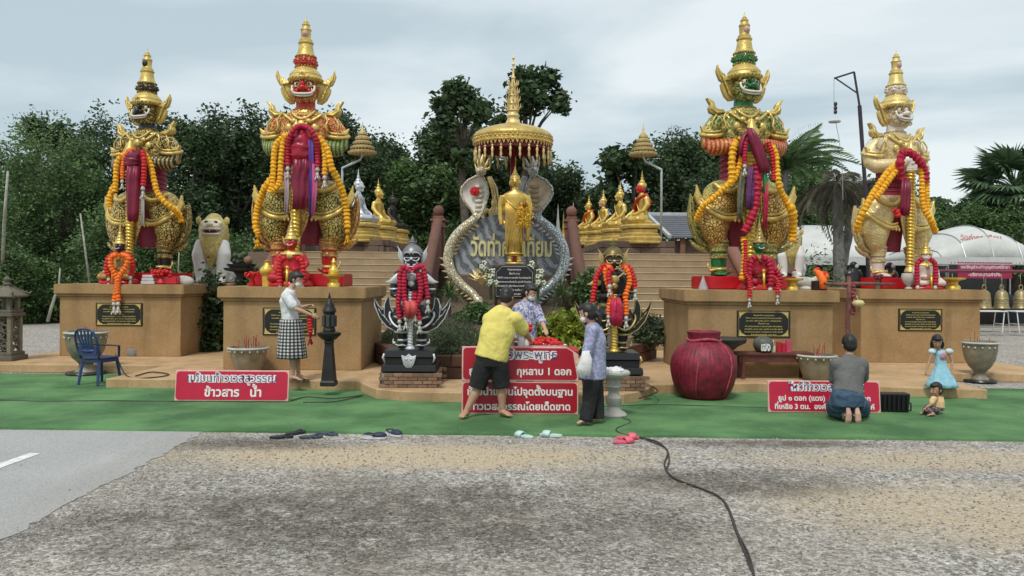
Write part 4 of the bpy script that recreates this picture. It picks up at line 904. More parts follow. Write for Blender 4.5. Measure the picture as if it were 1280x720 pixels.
# ================================================================== TEXT
def text_mesh(body, width=None, size=1.0, extrude=.01, offset=0.0, mat=None, res=3, height=None):
    """Thai lettering; a tone mark over an upper vowel is set in a raised second pass"""
    UP = 'ัิีึืำ็'; TONE = '่้๊๋์'
    st = [i for i, ch in enumerate(body) if (ch in TONE and i and body[i-1] in UP) or (ch in TONE and i+1 < len(body) and body[i+1] == 'ำ')]
    def mk(s, tones=None):
        c = D.curves.new('t', 'FONT'); c.body = s; c.size = size; c.extrude = extrude; c.offset = offset; c.resolution_u = res
        if tones is not None:
            for i in tones: c.body_format[i].material_index = 1
            c.materials.append(None); c.materials.append(None)
        o = D.objects.new('t', c); COL.objects.link(o)
        me = D.meshes.new_from_object(o.evaluated_get(bpy.context.evaluated_depsgraph_get())); D.objects.remove(o); return me
    a = mk(''.join(ch for i, ch in enumerate(body) if i not in st))
    V = [tuple(v.co) for v in a.vertices]; F = [tuple(p.vertices) for p in a.polygons]
    if st:
        s2 = ''; tn = []
        for i, ch in enumerate(body):
            if i+1 in st and ch in UP: continue
            if ch == 'ำ' and i-1 in st: ch = 'า'
            if i in st: tn.append(len(s2))
            s2 += ch
        b = mk(s2, tn); k = len(V); V += [(v.co.x, v.co.y+size*.17, v.co.z) for v in b.vertices]; F += [tuple(q+k for q in p.vertices) for p in b.polygons if p.material_index == 1]
    used = sorted({i for f in F for i in f}); re = {i: j for j, i in enumerate(used)}
    V = [V[i] for i in used]; F = [tuple(re[i] for i in f) for f in F]
    x0 = min(v[0] for v in V); x1 = max(v[0] for v in V); sc = width/(x1-x0) if width else 1
    y0 = min(v[1] for v in V); y1 = max(v[1] for v in V); sy = height/(y1-y0) if height else sc
    me = D.meshes.new('lettering'); me.from_pydata([((v[0]-(x0+x1)/2)*sc, -v[2], v[1]*sy) for v in V], [], F)
    me.materials.append(mat); return me
def letter(parent, body, x, y, z, mat, width=None, size=1.0, extrude=.004, offset=0, tilt=0, name='lettering', height=None, res=3):
    o = OB(name, text_mesh(body, width, size, extrude, offset, mat, res, height), parent); o.location = (x, y, z); o.rotation_euler = (tilt, 0, 0); return o
TXW = plain('white_lettering', (.80,.78,.76), .5, var=.05, bump=0); TXG = plain('gold_lettering', (.62,.50,.16), .4, .3, var=.1, bump=0); TXP = plain('indigo_lettering', (.035,.03,.20), .5, var=.05, bump=0)
STONEK = plain('black_granite', (.012,.012,.010), .25, var=.2, bump=.05)
KATHA = ['คำบูชาท้าวเวสสุวรรณ', 'อิติปิโส ภะคะวา ยมมะราชาโน ท้าวเวสสุวรรณโณ', 'มะระณัง สุขัง อะหัง สุคะโต นะโมพุทธายะ', 'ตั้งนะโม ๓ จบ', 'ท้าวเวสสุวรรณโณ จาตุมะหาราชิกา ยักขะพันตา', 'ภัทภูริโต เวสสะ พุสะ พุทธัง อะระหัง พุทโธ', 'ท้าวเวสสุวรรณโณ นะโมพุทธายะ อะหัง สุคะโต', 'ยักขะพันตาภัทภูริโต เวสสะ พุสะ']
KW = [.50,.86,.84,.26,.9,.92,.92,.62]
def plaque(label, x, y, z, w, h, mode=0):
    t = thing('plaque', label, 'plaque', (x, y, z), group='black and gold prayer plaques')
    m = MB(); m.box((0,.012,0),(w,.03,h)); m.build('slab', STONEK, t, bevel=.004)
    m = MB(); a, b = w/2-.03, h/2-.025
    m.tube([(-a,-.006,-b),(a,-.006,-b),(a,-.006,b),(-a,-.006,b)], .006, 4, closed=True)
    m.build('border', TXG, t)
    for sx in (-1,1):
        for sz in (-1,1):
            m = MB(); c = .105*min(w/.9,1); q = [(a-.005, b-.005),(a-.005-c*1.15, b-.005),(a-.005-c*.75, b-.005-c*.2),(a-.005-c*.35, b-.005-c*.5),(a-.005-c*.1, b-.005-c)]
            q = [(sx*u, sz*v) for u, v in q]; q = q if sx*sz > 0 else q[::-1]; m.prism(q, -.007, .0); m.build('corner_ornament', TXG, t)
    n = len(KATHA); 
    for k in range(n): letter(t, KATHA[k], 0, -.006, b*.86-(k+.75)*(2*b*.93/n), TXG, width=KW[k]*(w-.20), extrude=.002, offset=.02, height=.62*2*b/n, res=1)
    return t
plaque('black and gold prayer plaque on the far left plinth above the blue chair', PX(149,16.08), 16.085, PT(149,393,16.08).z, .94, .46)
plaque('black and gold prayer plaque behind the woman in the checked skirt', PX(362,13.93), 13.935, PT(362,402,13.9).z, .93, .48)
plaque('black and gold prayer plaque on the plinth behind the grey ball pot', PX(955,13.48), 13.485, PT(955,405,13.5).z, .90, .45)
plaque('black and gold prayer plaque on the far right plinth above the girl', PX(1151,15.83), 15.835, PT(1151,400,15.8).z, .87, .44)
# ================================================================== TEMPLE SIGN, NAGAS, STANDING STATUE, CANOPY
YS = 19.2
def pz(pts, Y): return [(PT(a, b, Y).x, PT(a, b, Y).z) for a, b in pts]
def marble():
    b = NB('veined_grey_marble'); v = b.map((1,1,1), rot=(0, .6, 0))
    wv = b.n('ShaderNodeTexWave'); wv.inputs['Scale'].default_value = 1.5; wv.inputs['Distortion'].default_value = 9; wv.inputs['Detail'].default_value = 5; b.l(v, wv.inputs['Vector'])
    c = b.mix(b.ramp(wv.outputs['Fac'], (.35, 0), (.6, .6), (.75, 1)), (.13,.14,.155), (.34,.355,.38)); c = b.mix(b.ramp(b.noise(5, 8, 2.5, .7), (.56, 0), (.64, .7)), c, (.58,.59,.60))
    return b.out(c, .3)
t = thing('temple_sign', 'grey veined marble temple name stone with golden Thai lettering behind the golden statue', 'sign', (PX(633,YS), YS, 1.0))
def rel(m, Y=0): m.M = Matrix.Translation((-PX(633,YS), -YS, -1.0)); return m
m = rel(MB()); m.prism(pz(list(reversed([(600,274),(612,270),(626,267),(642,266),(660,269),(676,275),(689,286),(698,302),(702,318),(699,333),(692,346),(575,346),(568,334),(565,318),(568,302),(576,289),(587,280)])), YS), YS, YS+.3); m.build('stone_slab', marble(), t, bevel=.03, seg=2, smooth=True)
m = rel(MB()); m.box((PX(633,YS), YS+.2, 1.3), (2.3,.7,1.1)); m.build('stone_base', LATD, t, bevel=.03)
o = letter(t, 'วัดท่ากระเทียม', PX(639,YS)-PX(633,YS), -.02, PT(639,320,YS).z-1.0, plain('pale_gold_lettering', (.78,.70,.32), .4, .15, var=.1, bump=0), width=PX(690,YS)-PX(589,YS), extrude=.02, offset=.022, height=.56)
def naga(label, s, mat, hood, cx, belly):
    t = thing('naga_statue', label, 'naga statue', (PX(cx,YS), YS-.1, 1.0), group='naga statues framing the temple sign'); O = Matrix.Translation((-PX(cx,YS), -YS+.1, -1.0))
    f = lambda x, y, dy=0: PT(633+s*x, y, YS)+Vector((0, dy, 0))
    body = [f(-37,268,-.05), f(-42,276,-.1), f(-53,285,-.12), f(-64,297,-.12), f(-71,312,-.12), f(-72,328,-.12), f(-66,344,-.15), f(-54,357,-.2), f(-41,367,-.3), f(-32,380,-.4), f(-34,393,-.45), f(-44,396,-.5), f(-50,388,-.55)]
    P = spline(body, .06); n = len(P); m = MB(O); m.tube(P, [.065+.058*sin(pi*min(1, .15+k/n*1.0))**.8 if k < n*.75 else .115*(1-(k/n-.75)*2.6)+.01 for k in range(n)], 14); m.build('body', mat, t, smooth='all')
    m = MB(O)
    for k in range(4, n-8, 2):
        d = (P[k+1]-P[k-1]).normalized(); o = d.cross(Vector((0,1,0)))*(s); o = o if o.x*s < 0 or o.z < 0 else -o
        q = P[k]; r = .085
        m.add([q+o*r-d*.05, q+o*(r+.13)-d*.07, q+o*r+d*.04, q+o*r+Vector((0,.04,0))], [(0,1,2),(1,3,2),(0,3,1)])
    m.build('dorsal_spines', PALEGOLD if s > 0 else SILVER, t, kind='stuff')
    hp = [(-36,275),(-31,268),(-26,256),(-23,243),(-25,230),(-31,220),(-38,221),(-48,226),(-56,235),(-57,243),(-53,252),(-45,262),(-40,271)]
    V = [f(a, b, -.16) for a, b in hp]; c = f(-38,245,-.02); m = MB(O); k = len(V)
    back = [v+Vector((0,.1,0)) for v in V]; inner = [c.lerp(v, .8)+Vector((0,.02,0)) for v in V]
    m.add([c]+inner+V+back+[c+Vector((0,.12,0))], [(0, 1+i, 1+(i+1)%k) for i in range(k)]+[(1+i, 1+k+i, 1+k+(i+1)%k, 1+(i+1)%k) for i in range(k)]+[(1+k+i, 1+2*k+i, 1+2*k+(i+1)%k, 1+k+(i+1)%k) for i in range(k)]+[(1+3*k, 1+2*k+(i+1)%k, 1+2*k+i) for i in range(k)])
    m.build('hood', hood, t, smooth='all')
    m = MB(O); m.tube(V, .028, 6, closed=True); m.build('hood_rim', mat, t, smooth='all')
    m = MB(O)
    for q in range(7): a = f(-36+.4*q, 270-q*6, -.13+q*.005); m.ell(a, (.075+.01*q, .03, .045), 10, 5)
    if s > 0:
        m.build('belly_plates', belly, t, smooth='all'); m = MB(O)
        for q in range(8): a = q*pi/4; m.ell(f(-40+3.6*cos(a), 240+3.6*sin(a), -.17), (.05,.02,.05), 8, 5)
        m.ell(f(-40,240,-.19), (.05,.02,.05), 8, 5); m.build('flower_emblem', REDG, t, smooth='all')
    else: m.build('belly_plates', belly, t, smooth='all')
    m = MB(O); hc = f(-32,216,-.25); m.ell(hc, (.13,.2,.12)); m.ell(hc+Vector((-s*.03,-.2,-.03)), (.09,.13,.06)); m.ell(hc+Vector((-s*.03,-.17,-.12)), (.07,.1,.03))
    OB('head', blob('nagahead%d'%s, m, .022, 1, mat), t)
    m = MB(O); m.tube([f(-34,212,-.25), f(-31,202,-.22), f(-28,192,-.18), f(-27,178,-.16)], [.07,.055,.035,.01], 8)
    for q, (a, b) in enumerate(((-36,205),(-25,206),(-38,213),(-22,212))): m.tube([f(-31,214,-.2), f(a, b, -.2), f(a+(2 if a > -31 else -2), b-7, -.2)], [.05,.035,.006], 6)
    for q in range(3): m.tube([f(-24+q*1.5,222,-.15), f(-19+q*3,236,-.1), f(-16+q*3,254,-.08), f(-20+q*4,266,-.08)], [.035,.028,.02,.006], 6)
    m.build('crest', PALEGOLD if s > 0 else SILVER, t, smooth='all')
NCREAM = scales('naga_cream_scales', (.42,.35,.19), (.82,.77,.58), 15, 1); NSILV = scales('naga_silver_scales', (.20,.25,.26), (.66,.72,.73), 15, 1)
naga('cream scaled naga statue with white hood and red flower emblem, left of the temple sign', 1, NCREAM, plain('white_hood', (.80,.77,.72), .5, var=.12), 597, plain('naga_belly', (.62,.58,.46), .5))
naga('silver scaled naga statue with brown cream hood, right of the temple sign', -1, NSILV, plain('tan_hood', (.58,.48,.34), .5, var=.3), 669, plain('naga_belly_tan', (.40,.30,.18), .5))
t = thing('praying_figure', 'small pale gold figure in dancing pose behind the left naga hood', 'statue', (PX(617,YS), YS+.3, 2.9))
m = MB(); m.loft([(0,0,-.1,.22,.14),(0,0,.1,.18,.12),(0,0,.35,.13,.09),(0,0,.5,.16,.1),(0,0,.6,.06,.06)], 14); m.ell((0,0,.68),(.08,.08,.1)); m.lathe([(.08,.72),(.05,.8),(.02,.9),(0,1.0)], 10)
for s in (-1,1): m.tube([(s*.15,0,.55),(s*.3,0,.4),(s*.2,-.1,.22),(s*.05,-.14,.3)], [.06,.05,.045,.03], 8)
OB('figure', blob('pray', m, .02, 2, PALEGOLD), t)
# standing statue
YB = 17.5
def standing(label):
    z0 = PT(640,328,YB).z; k = .98*YB/FPX
    t = thing('standing_buddha', label, 'statue', (PX(643,YB), YB, z0)); M = Matrix.Scale(k, 4)
    def N(): return MB(M)
    m = N(); m.loft([(0,0,8,9.5,7),(0,0,12,12,8),(0,0,30,11.5,7.5),(0,0,48,12.5,8),(0,0,60,11.5,7),(0,0,72,13,7.5),(0,0,82,15.5,8),(0,0,87,14.5,7),(0,0,91,7,5)], 26, 2.2)
    m.tube([(-15,0,85),(-18,1,72),(-18,0,58),(-17,-2,47)], [(4.6,4.4),(4,3.8),(3.4,3.4),(2.4,2.4)], 12)
    m.tube([(15,0,85),(18.5,0,72),(18,-3,60),(13,-9,60)], [(4.6,4.4),(4.2,4),(3.6,3.6),(2.6,2.6)], 12)
    m.tube([(17,-4,60),(17,-5,40),(16,-4,26)], [(3,4),(3,4),(2.4,3)], 10)
    m.tube([(0,0,88),(0,-.5,96)], [4.4,4], 12); OB('robe', blob('stb', m, .022, 1, SMGOLD), t)
    m = N()
    for q in range(11):
        x = -10+q*2; m.tube([(x*.9,-7.6+abs(x)*.12,12),(x*1.0-1,-8.6+abs(x)*.14,30),(x*.9-3,-8.9+abs(x)*.14,46),(x*.55-6,-8+abs(x)*.05,62),(x*.35-8,-8,76)], [.7,.8,.7,.6,.4], 5)
    m.tube([(-15,-3,84),(-6,-8.4,74),(4,-8.6,66),(13,-7,60)], [.8,1.0,1.0,.8], 6); m.loft([(0,0,9,11.8,8.2),(0,0,11.4,12.6,8.8),(0,0,12.6,12,8.2)], 24); m.build('robe_folds', SMGOLD, t, smooth='all')
    m = N(); m.ell((0,-1,103),(6.2,6.8,8.2),16,12); m.ell((0,-7.3,102),(1,1.6,1.8),8,6); m.ell((-6.6,0,101),(1,1.5,3.6)); m.ell((6.6,0,101),(1,1.5,3.6)); OB('head', blob('stbh', m, .012, 1, SMGOLD), t)
    m = N(); m.ell((0,0,107),(6.6,7,6.2),16,10); m.ell((0,0,112.5),(3.6,3.6,3),12,8); m.lathe([(2.6,113),(2.2,116),(1.2,119),(1.0,121),(0,125)], 12)
    m.build('hair', GOLD, t, smooth='all')
    m = N()
    for s in (-1,1): m.tube([(s*1.3,-7.6,104.3),(s*3,-7.4,105.4),(s*5,-6.3,104.4)], .38, 5); m.tube([(s*1.6,-7.5,102.8),(s*3,-7.4,102.4),(s*4.6,-6.5,102.8)], .3, 5)
    m.tube([(-2,-7.2,98.4),(0,-7.7,98),(2,-7.2,98.4)], .4, 5); m.build('facial_lines', plain('dark_gold_line', (.25,.13,.02), .5), t)
    for s in (-1,1):
        m = N(); m.tube([(s*5,0,9),(s*5,-1,3)], [3.4,3.2], 10); m.tube([(s*5,-1,2.4),(s*6.5,-8,1.6)], [(3.4,2.2),(3.4,1.6)], 10, side=(1,0,0)); OB('foot', blob('stf%d'%s, m, .012, 1, SMGOLD), t)
    m = N(); m.prism([(-3.5,0),(3.5,0),(3,14),(-3,14)], 2, 5); m.build('red_cloth', REDP, t)
    m = N(); m.lathe([(11,-3),(12.5,-1.5),(11.5,0)], 22); m.build('lotus_base', GOLD, t, smooth=True)
    # flowers in the bowl
    m = N(); m.lathe([(3,54),(7,57),(8,61),(6.6,64)], 16, (11,-11,0)); m.build('alms_bowl', SMGOLD, t, smooth=True)
    f = thing('flower_bunch', 'bunch of yellow flowers with a brown bud laid on the golden statue bowl', 'flowers', (PX(655,YB), YB-.28, z0+.55*k*100)); m = MB(); r = random.Random(3)
    for q in range(170):
        a = r.uniform(0,6.28); h = r.uniform(-.22,.34); rr = .2*(1-abs(h)*1.6)*r.random()**.5; c = Vector((rr*cos(a), rr*sin(a)*.7-.05, h+.02)); m.ell(c, (.022,.022,.022), 5, 3)
    for q in range(40): a = r.uniform(0,6.28); h = r.uniform(-.2,.3); c = Vector((.15*cos(a), .1*sin(a)-.05, h)); d = Vector((cos(a)*.5, -.5, r.uniform(-.5,1.2))).normalized(); m.tube([c, c+d*.12], [.012,.003], 4)
    m.build('flowers', plain('yellow_flowers', (.78,.48,.03), .6, var=.4, scale=40), f, smooth='all')
    m = MB(); m.ell((0,-.1,.30),(.055,.05,.075)); m.build('bud', plain('brown_bud', (.25,.10,.02), .5), f, smooth='all')
    return t
standing('golden standing robed statue holding a bowl, in front of the marble sign')
t = thing('pedestal', 'dark carved stone pedestal under the golden standing statue', 'pedestal', (PX(643,YB), YB, .8)); zt = PT(640,331,YB).z-.8
m = MB(); m.box((0,0,zt/2),(.85,.7,zt)); m.box((0,0,zt-.04),(.98,.82,.08)); m.box((0,0,.1),(1.05,.9,.3)); m.box((0,0,zt-.22),(.92,.76,.05)); m.build('block', LATD, t, bevel=.015)
# plaque before the pedestal
YP = 16.7; t = thing('prayer_stone', 'black prayer stone with rounded corners below the golden standing statue', 'plaque', (PX(643,YP), YP, PT(643,352,YP).z))
m = MB(); a, b, c = .41,.34,.12; m.prism([(-a,-b),(a,-b),(a,b-c),(a-.03,b-c*.4),(a-c,b),(-a+c,b),(-a+.03,b-c*.4),(-a,b-c)], 0, .06); m.build('slab', STONEK, t, bevel=.01)
m = MB(); a -= .03; b -= .03; m.tube([(-a,-.002,-b),(a,-.002,-b),(a,-.002,b-c),(a-c,-.002,b),(-a+c,-.002,b),(-a,-.002,b-c)], .007, 4, closed=True); m.build('border', plain('grey_line', (.35,.35,.33), .5), t)
for k, (s_, w_) in enumerate((('คำบูชาพระพุทธ',.28),('ตั้งนะโม ๓ จบ',.22),('อิติปิโส ภะคะวา อะระหัง สัมมาสัมพุทโธ',.70),('วิชชาจะระณะสัมปันโน สุคะโต โลกะวิทู',.70),('อะนุตตะโร ปุริสะทัมมะสาระถิ สัตถา',.66),('เทวะมะนุสสานัง พุทโธ ภะคะวาติ',.60),('พุทธัง ชีวิตัง ยาวะนิพพานัง',.45))):
    letter(t, s_, 0, -.004, .235-k*.085, TXW, width=w_, extrude=.002, offset=.015, height=.052, res=1)
m = MB(); m.box((0,.15,-.55),(.7,.25,.6)); m.build('support', LATD, t, bevel=.02)
for s, lab in ((-1,'cluster of pale carved flowers left of the black prayer stone'),(1,'cluster of pale carved flowers right of the black prayer stone')):
    t = thing('flower_cluster', lab, 'flowers', (PX(643,YP)+s*.5, YP+.1, PT(643,345,YP).z), group='white flowers beside the prayer stone'); m = MB(); m2 = MB(); r = random.Random(s)
    for q in range(16):
        c = Vector((r.uniform(-.2,.2), r.uniform(-.1,.1), r.uniform(-.15,.28)))
        for j in range(5): a = j*1.257; m.ell(c+Vector((.035*cos(a),-.02,.035*sin(a))), (.026,.012,.026), 6, 4)
        for j in range(4): a = r.uniform(0,6.28); d = Vector((cos(a), -.3, sin(a)))*.11; u = Vector((-sin(a),0,cos(a)))*.03; m2.add([c, c+d*.5+u, c+d, c+d*.5-u], [(0,1,2,3)])
    m.build('blossoms', plain('cream_flowers', (.68,.66,.55), .6), t, smooth='all'); m2.tube([(0,.05,-.5),(0,.02,.1)], .03, 6); m2.build('leaves', LMID, t)
t = thing('gold_lotus_ornament', 'spiky golden flame ornament at the lower left of the temple sign', 'ornament', (PX(602,18.3), 18.3, PT(602,352,18.3).z))
m = MB()
for k in range(9): a = radians(-75+k*19); m.add([(0,0,-.1),(.09*cos(a)+.12*sin(a),-.08,.12*cos(a)),(.36*sin(a),-.02,.36*cos(a)+.0),(-.09*cos(a)+.12*sin(a),-.08,.12*cos(a)),(.1*sin(a),.06,.1*cos(a))], [(0,1,2,3),(4,2,1,0),(4,3,2)])
m.build('petals', PALEGOLD, t)
# canopy
YC = 18.0; zc = lambda y: PT(640, y, YC).z
t = thing('tiered_canopy', 'big round golden canopy with fringe and spire on a red pole above the standing statue', 'canopy', (PX(640,YC), YC+.05, 1.6)); q = 1.6
R = PX(690,YC)-PX(640,YC)
m = MB(); m.tube([(0,0,0),(0,0,zc(165)-q)], .055, 12); m.build('pole', plain('maroon_pole', (.22,.01,.02), .4), t, smooth='all')
m = MB(); m.lathe([(R*.97,zc(176)-q),(R,zc(173.5)-q),(R*1.005,zc(171)-q),(R*.98,zc(169)-q),(R*.9,zc(165.5)-q),(R*.7,zc(161)-q),(R*.45,zc(157.5)-q),(R*.25,zc(155)-q),(R*.16,zc(153)-q)], 48); m.build('dome', GOLD, t, smooth=True)
m = MB(); m.lathe([(R*.99,zc(172)-q),(R*.99,zc(181)-q),(R*.955,zc(181)-q),(R*.955,zc(172)-q)], 48)
for k in range(56):
    a = k*2*pi/56; c = Vector((R*.975*cos(a), R*.975*sin(a), 0)); u = Vector((-sin(a), cos(a), 0))*R*.048; m.add([c-u+Vector((0,0,zc(181)-q)), c+u+Vector((0,0,zc(181)-q)), c+Vector((0,0,zc(186)-q)), c*.985+Vector((0,0,zc(182)-q))], [(0,2,1),(0,3,2),(1,2,3)])
    m.ell(c*1.012+Vector((0,0,zc(175.5)-q)), (.03,.03,.03), 6, 4); m.ell(c*1.012+Vector((0,0,zc(180)-q)), (.022,.022,.022), 6, 4)
m.build('rim_band', goldm('rim_gold', (.70,.47,.13), .4, .42, .9, 30), t)
m = MB(); m.lathe([(R*.93,zc(171)-q),(R*.93,zc(188.5)-q),(R*.91,zc(188.5)-q),(R*.91,zc(171)-q)], 48); m.lathe([(R*.95,zc(171)-q),(0.05,zc(168)-q)], 40); m.build('inner_valance', plain('maroon_valance', (.17,.01,.02), .6, var=.3), t)
m = MB()
for k in range(26):
    a = k*2*pi/26+.06; x, y = R*.95*cos(a), R*.95*sin(a); z = zc(184)-q; m.tube([(x,y,z),(x,y,z-.05)], .008, 4); m.ell((x,y,z-.07),(.028,.028,.03),6,5); m.lathe([(.012,0),(.035,-.07),(.02,-.12),(.03,-.2),(.004,-.3)], 6, (x,y,z-.08))
m.build('tassels', PALEGOLD, t, smooth='all')
m = MB(); pf = [(R*.19,154),(R*.17,151),(R*.145,149),(R*.15,146),(R*.18,145),(R*.14,143),(R*.12,139),(R*.16,138),(R*.11,135),(R*.10,130),(R*.135,129),(R*.09,126),(R*.085,120),(R*.115,119),(R*.07,115),(R*.065,109),(R*.09,108),(R*.05,104),(R*.045,98),(R*.065,97),(R*.03,94),(R*.02,84),(R*.015,83),(R*.045,80),(R*.012,77),(R*.01,75),(R*.04,72),(R*.01,69),(0,66)]
m.lathe([(r, zc(y)-q) for r, y in pf], 18)
for y, r in ((136,.125),(127,.11),(117,.09),(107,.07)):
    for k in range(8): a = k*pi/4; c = Vector((R*r*cos(a), R*r*sin(a), zc(y)-q)); m.tube([c, c*1+Vector((.05*cos(a),.05*sin(a),.05)), c+Vector((.06*cos(a),.06*sin(a),.13))], [.025,.02,.004], 4)
m.build('spire', PALEGOLD, t, smooth=True)
# small tiered parasols on bent poles
def parasol(cx, Y, ytop, yb, polex, polebot, label, side):
    z = lambda y: PT(cx, y, Y).z
    t = thing('tiered_parasol', label, 'parasol', (PX(polex,Y), Y, polebot), group='five tiered gold parasols on bent poles'); O = Matrix.Translation((-PX(polex,Y), -Y, -polebot)); X = PX(cx,Y)
    H = z(ytop+17)-z(yb)
    for k in range(5):
        r = .42*(1-.17*k); zz = z(yb)+H*k/4.6
        m = MB(O); m.lathe([(r*.9,zz),(r,zz-.005),(r*1.02,zz+.05),(r*.9,zz+.07),(r*.55,zz+.12),(.04,zz+.16)], 26, (X,Y,0), lobes=13, la=.03); m.build('tier', goldm('parasol_gold', (.55,.42,.17), .3, .5, .7, 25), t, smooth=True)
    m = MB(O)
    for k in range(5):
        r = .42*(1-.17*k); zz = z(yb)+H*k/4.6
        for j in range(22): a = j*2*pi/22; c = Vector((X+r*cos(a), Y+r*sin(a), zz)); u = Vector((-sin(a), cos(a), 0))*r*.13; m.add([c-u, c+u, c-Vector((0,0,.07)), c*1-Vector((.01*cos(a),.01*sin(a),.02))], [(0,1,2),(0,2,3),(1,3,2)])
    m.build('fringe', plain('dark_gold_fringe', (.20,.12,.04), .6), t)
    m = MB(O); m.lathe([(.05,z(ytop+18)),(.06,z(ytop+15)),(.03,z(ytop+12)),(.035,z(ytop+9)),(.012,z(ytop+6)),(0,z(ytop))], 10, (X,Y,0)); m.build('finial', PALEGOLD, t, smooth=True)
    m = MB(O); m.tube([PT(cx,yb-8,Y), PT(cx,yb+2,Y), PT(cx+side*3,yb+8,Y), PT(polex,yb+18,Y), PT(polex,yb+22,Y), Vector((PX(polex,Y),Y,polebot))], .035, 8); m.build('pole', plain('grey_white_pole', (.50,.52,.53), .4, .3), t, smooth='all')
parasol(452,24,148,192,427,2.8,'gold five tiered parasol on a bent pole above the silver seated statue',-1)
parasol(803,24,152,194,826,2.47,'gold five tiered parasol on a bent pole above the red faced seated statue',1)
# ================================================================== SEATED STATUES ON THE TERRACE
def seated(label, x, y, z, yaw, sc, body, skin, robe=None, ped=True, group=None, spire=None):
    t = thing('seated_buddha', label, 'statue', (x,y,z), yaw, group, sc)
    m = MB(); 
    for s in (-1,1): m.tube([(s*.12,.02,.14),(s*.42,-.12,.12),(s*.48,-.26,.11),(s*.25,-.40,.12),(-s*.12,-.40,.15)], [(.17,.14),(.15,.13),(.12,.11),(.10,.085),(.07,.06)], 14)
    m.loft([(0,.02,.03,.30,.2),(0,.02,.18,.27,.19),(0,.03,.40,.19,.13),(0,.03,.56,.22,.14),(0,.03,.70,.26,.14),(0,.03,.77,.20,.11),(0,.02,.82,.08,.07)], 20); m.tube([(0,.02,.8),(0,0,.9)], [.075,.065], 12)
    m.tube([(.27,.03,.72),(.35,.04,.52),(.34,-.08,.34),(.20,-.26,.26),(.05,-.32,.25)], [.085,.075,.065,.05,.04], 12)
    m.tube([(-.27,.03,.72),(-.35,.04,.52),(-.38,-.1,.36),(-.40,-.26,.25),(-.40,-.36,.14)], [.085,.075,.065,.05,.035], 12)
    m.loft([(0,-.06,.0,.52,.36),(0,-.06,.05,.54,.38),(0,-.06,.08,.5,.34)], 24); OB('body', blob('sbody', m, .024, 2, body), t)
    m = MB(); m.ell((0,-.01,1.0),(.115,.13,.15),16,12); m.ell((0,-.14,.985),(.02,.035,.03)); m.ell((0,-.125,.93),(.04,.02,.014)); m.ell((0,-.1,.89),(.05,.04,.03)); m.ell((-.118,.01,.96),(.016,.03,.07)); m.ell((.118,.01,.96),(.016,.03,.07)); OB('face', blob('sface', m, .011, 1, skin), t)
    m = MB(); m.ell((0,.015,1.06),(.125,.135,.115),16,10); m.ell((0,.02,1.17),(.075,.075,.06)); m.build('hair', body, t, smooth='all')
    m = MB(); m.lathe([(.05,1.2),(.035,1.24),(.045,1.27),(.02,1.31),(.028,1.34),(.012,1.39),(.014,1.42),(0,1.50)], 12, (0,.02,0)); m.build('flame', spire or body, t, smooth=True)
    if robe:
        m = MB(); m.tube([(.10,.15,.40),(.24,.14,.62),(.2,.06,.80),(.05,-.1,.72),(-.16,-.13,.52),(-.22,0,.35)], [(.05,.03),(.11,.05),(.13,.05),(.12,.04),(.12,.04),(.08,.03)], 10); m.build('shoulder_cloth', robe, t, smooth='all')
    m = MB(); m.tube([(-.2,-.09,.76),(-.05,-.145,.66),(.1,-.15,.5),(.2,-.14,.36)], .012, 5); m.build('robe_edge', body, t)
    if ped:
        for zz, r, h in ((-.12,.60,.12),(-.23,.54,.11),(-.33,.58,.10),(-.45,.66,.12),(-.54,.70,.09)):
            m = MB(); m.loft([(0,-.05,zz,r,r*.75),(0,-.05,zz+h*.3,r*1.04,r*.78),(0,-.05,zz+h*.7,r*1.04,r*.78),(0,-.05,zz+h*.99,r*.93,r*.7)], 28, 3.2); m.build('pedestal_tier', goldm('pedestal_gold', (.76,.56,.18), .35, .4, .6, 20), t, smooth=True)
    return t
BRONZE = plain('dark_bronze', (.045,.036,.03), .4, .5, var=.2); RED_SK = plain('red_skin_paint', (.45,.02,.02), .4); PINKSK = plain('pink_gold_skin', (.60,.33,.20), .4, .3)
GL = 'seated statues in a row left of the centre'; GRR = 'seated statues in a row right of the centre'
for px, Y, ys, lab, b_, s_, r_ in ((448,24.0,279,'shiny silver seated statue facing right, nearest in the left row',SMSILVER,SMSILVER,None),(473,27.3,283,'golden seated statue between the silver and the dark bronze ones',SMGOLD,SMGOLD,None),(491,31.2,287,'dark bronze seated statue, last in the left row',BRONZE,BRONZE,None)):
    seated(lab, PX(px,Y), Y, PT(px,ys,Y).z, radians(78), 1.1, b_, s_, r_, group=GL)
for px, Y, ys, lab, s_, r_ in ((801,24.0,281,'golden seated statue with red face and red shoulder cloth, nearest in the right row',RED_SK,plain('red_sash_cloth', (.55,.05,.02), .6)),(774,27.3,286,'golden seated statue second in the right row, plain gold face',SMGOLD,None),(753,31.0,289,'golden seated statue with pink face, third in the right row',PINKSK,None),(735,34.8,290,'golden seated statue in an orange robe, farthest in the right row',SMGOLD,ORAN)):
    seated(lab, PX(px,Y), Y, PT(px,ys,Y).z, radians(-78), 1.1, SMGOLD, s_, r_, group=GRR)
for px, Y, ytop, yb, lab, mt in ((716,36,252,300,'small white spire stupa right of the right balustrade finial',WHITE),(704,38,262,300,'small gold spire stupa behind the right balustrade finial',SMGOLD),(697,37,254,300,'thin white spire behind the silver naga',WHITE)):
    t = thing('small_stupa', lab, 'stupa', (PX(px,Y), Y, 2.47), group='little stupas behind the right row'); h = PT(px,ytop,Y).z-2.47
    m = MB(); m.lathe([(.32,0),(.32,h*.2),(.26,h*.22),(.28,h*.3),(.22,h*.42),(.15,h*.52),(.08,h*.6),(.09,h*.62),(.05,h*.75),(.03,h*.85),(0,h)], 16); m.build('spire', mt, t, smooth=True)
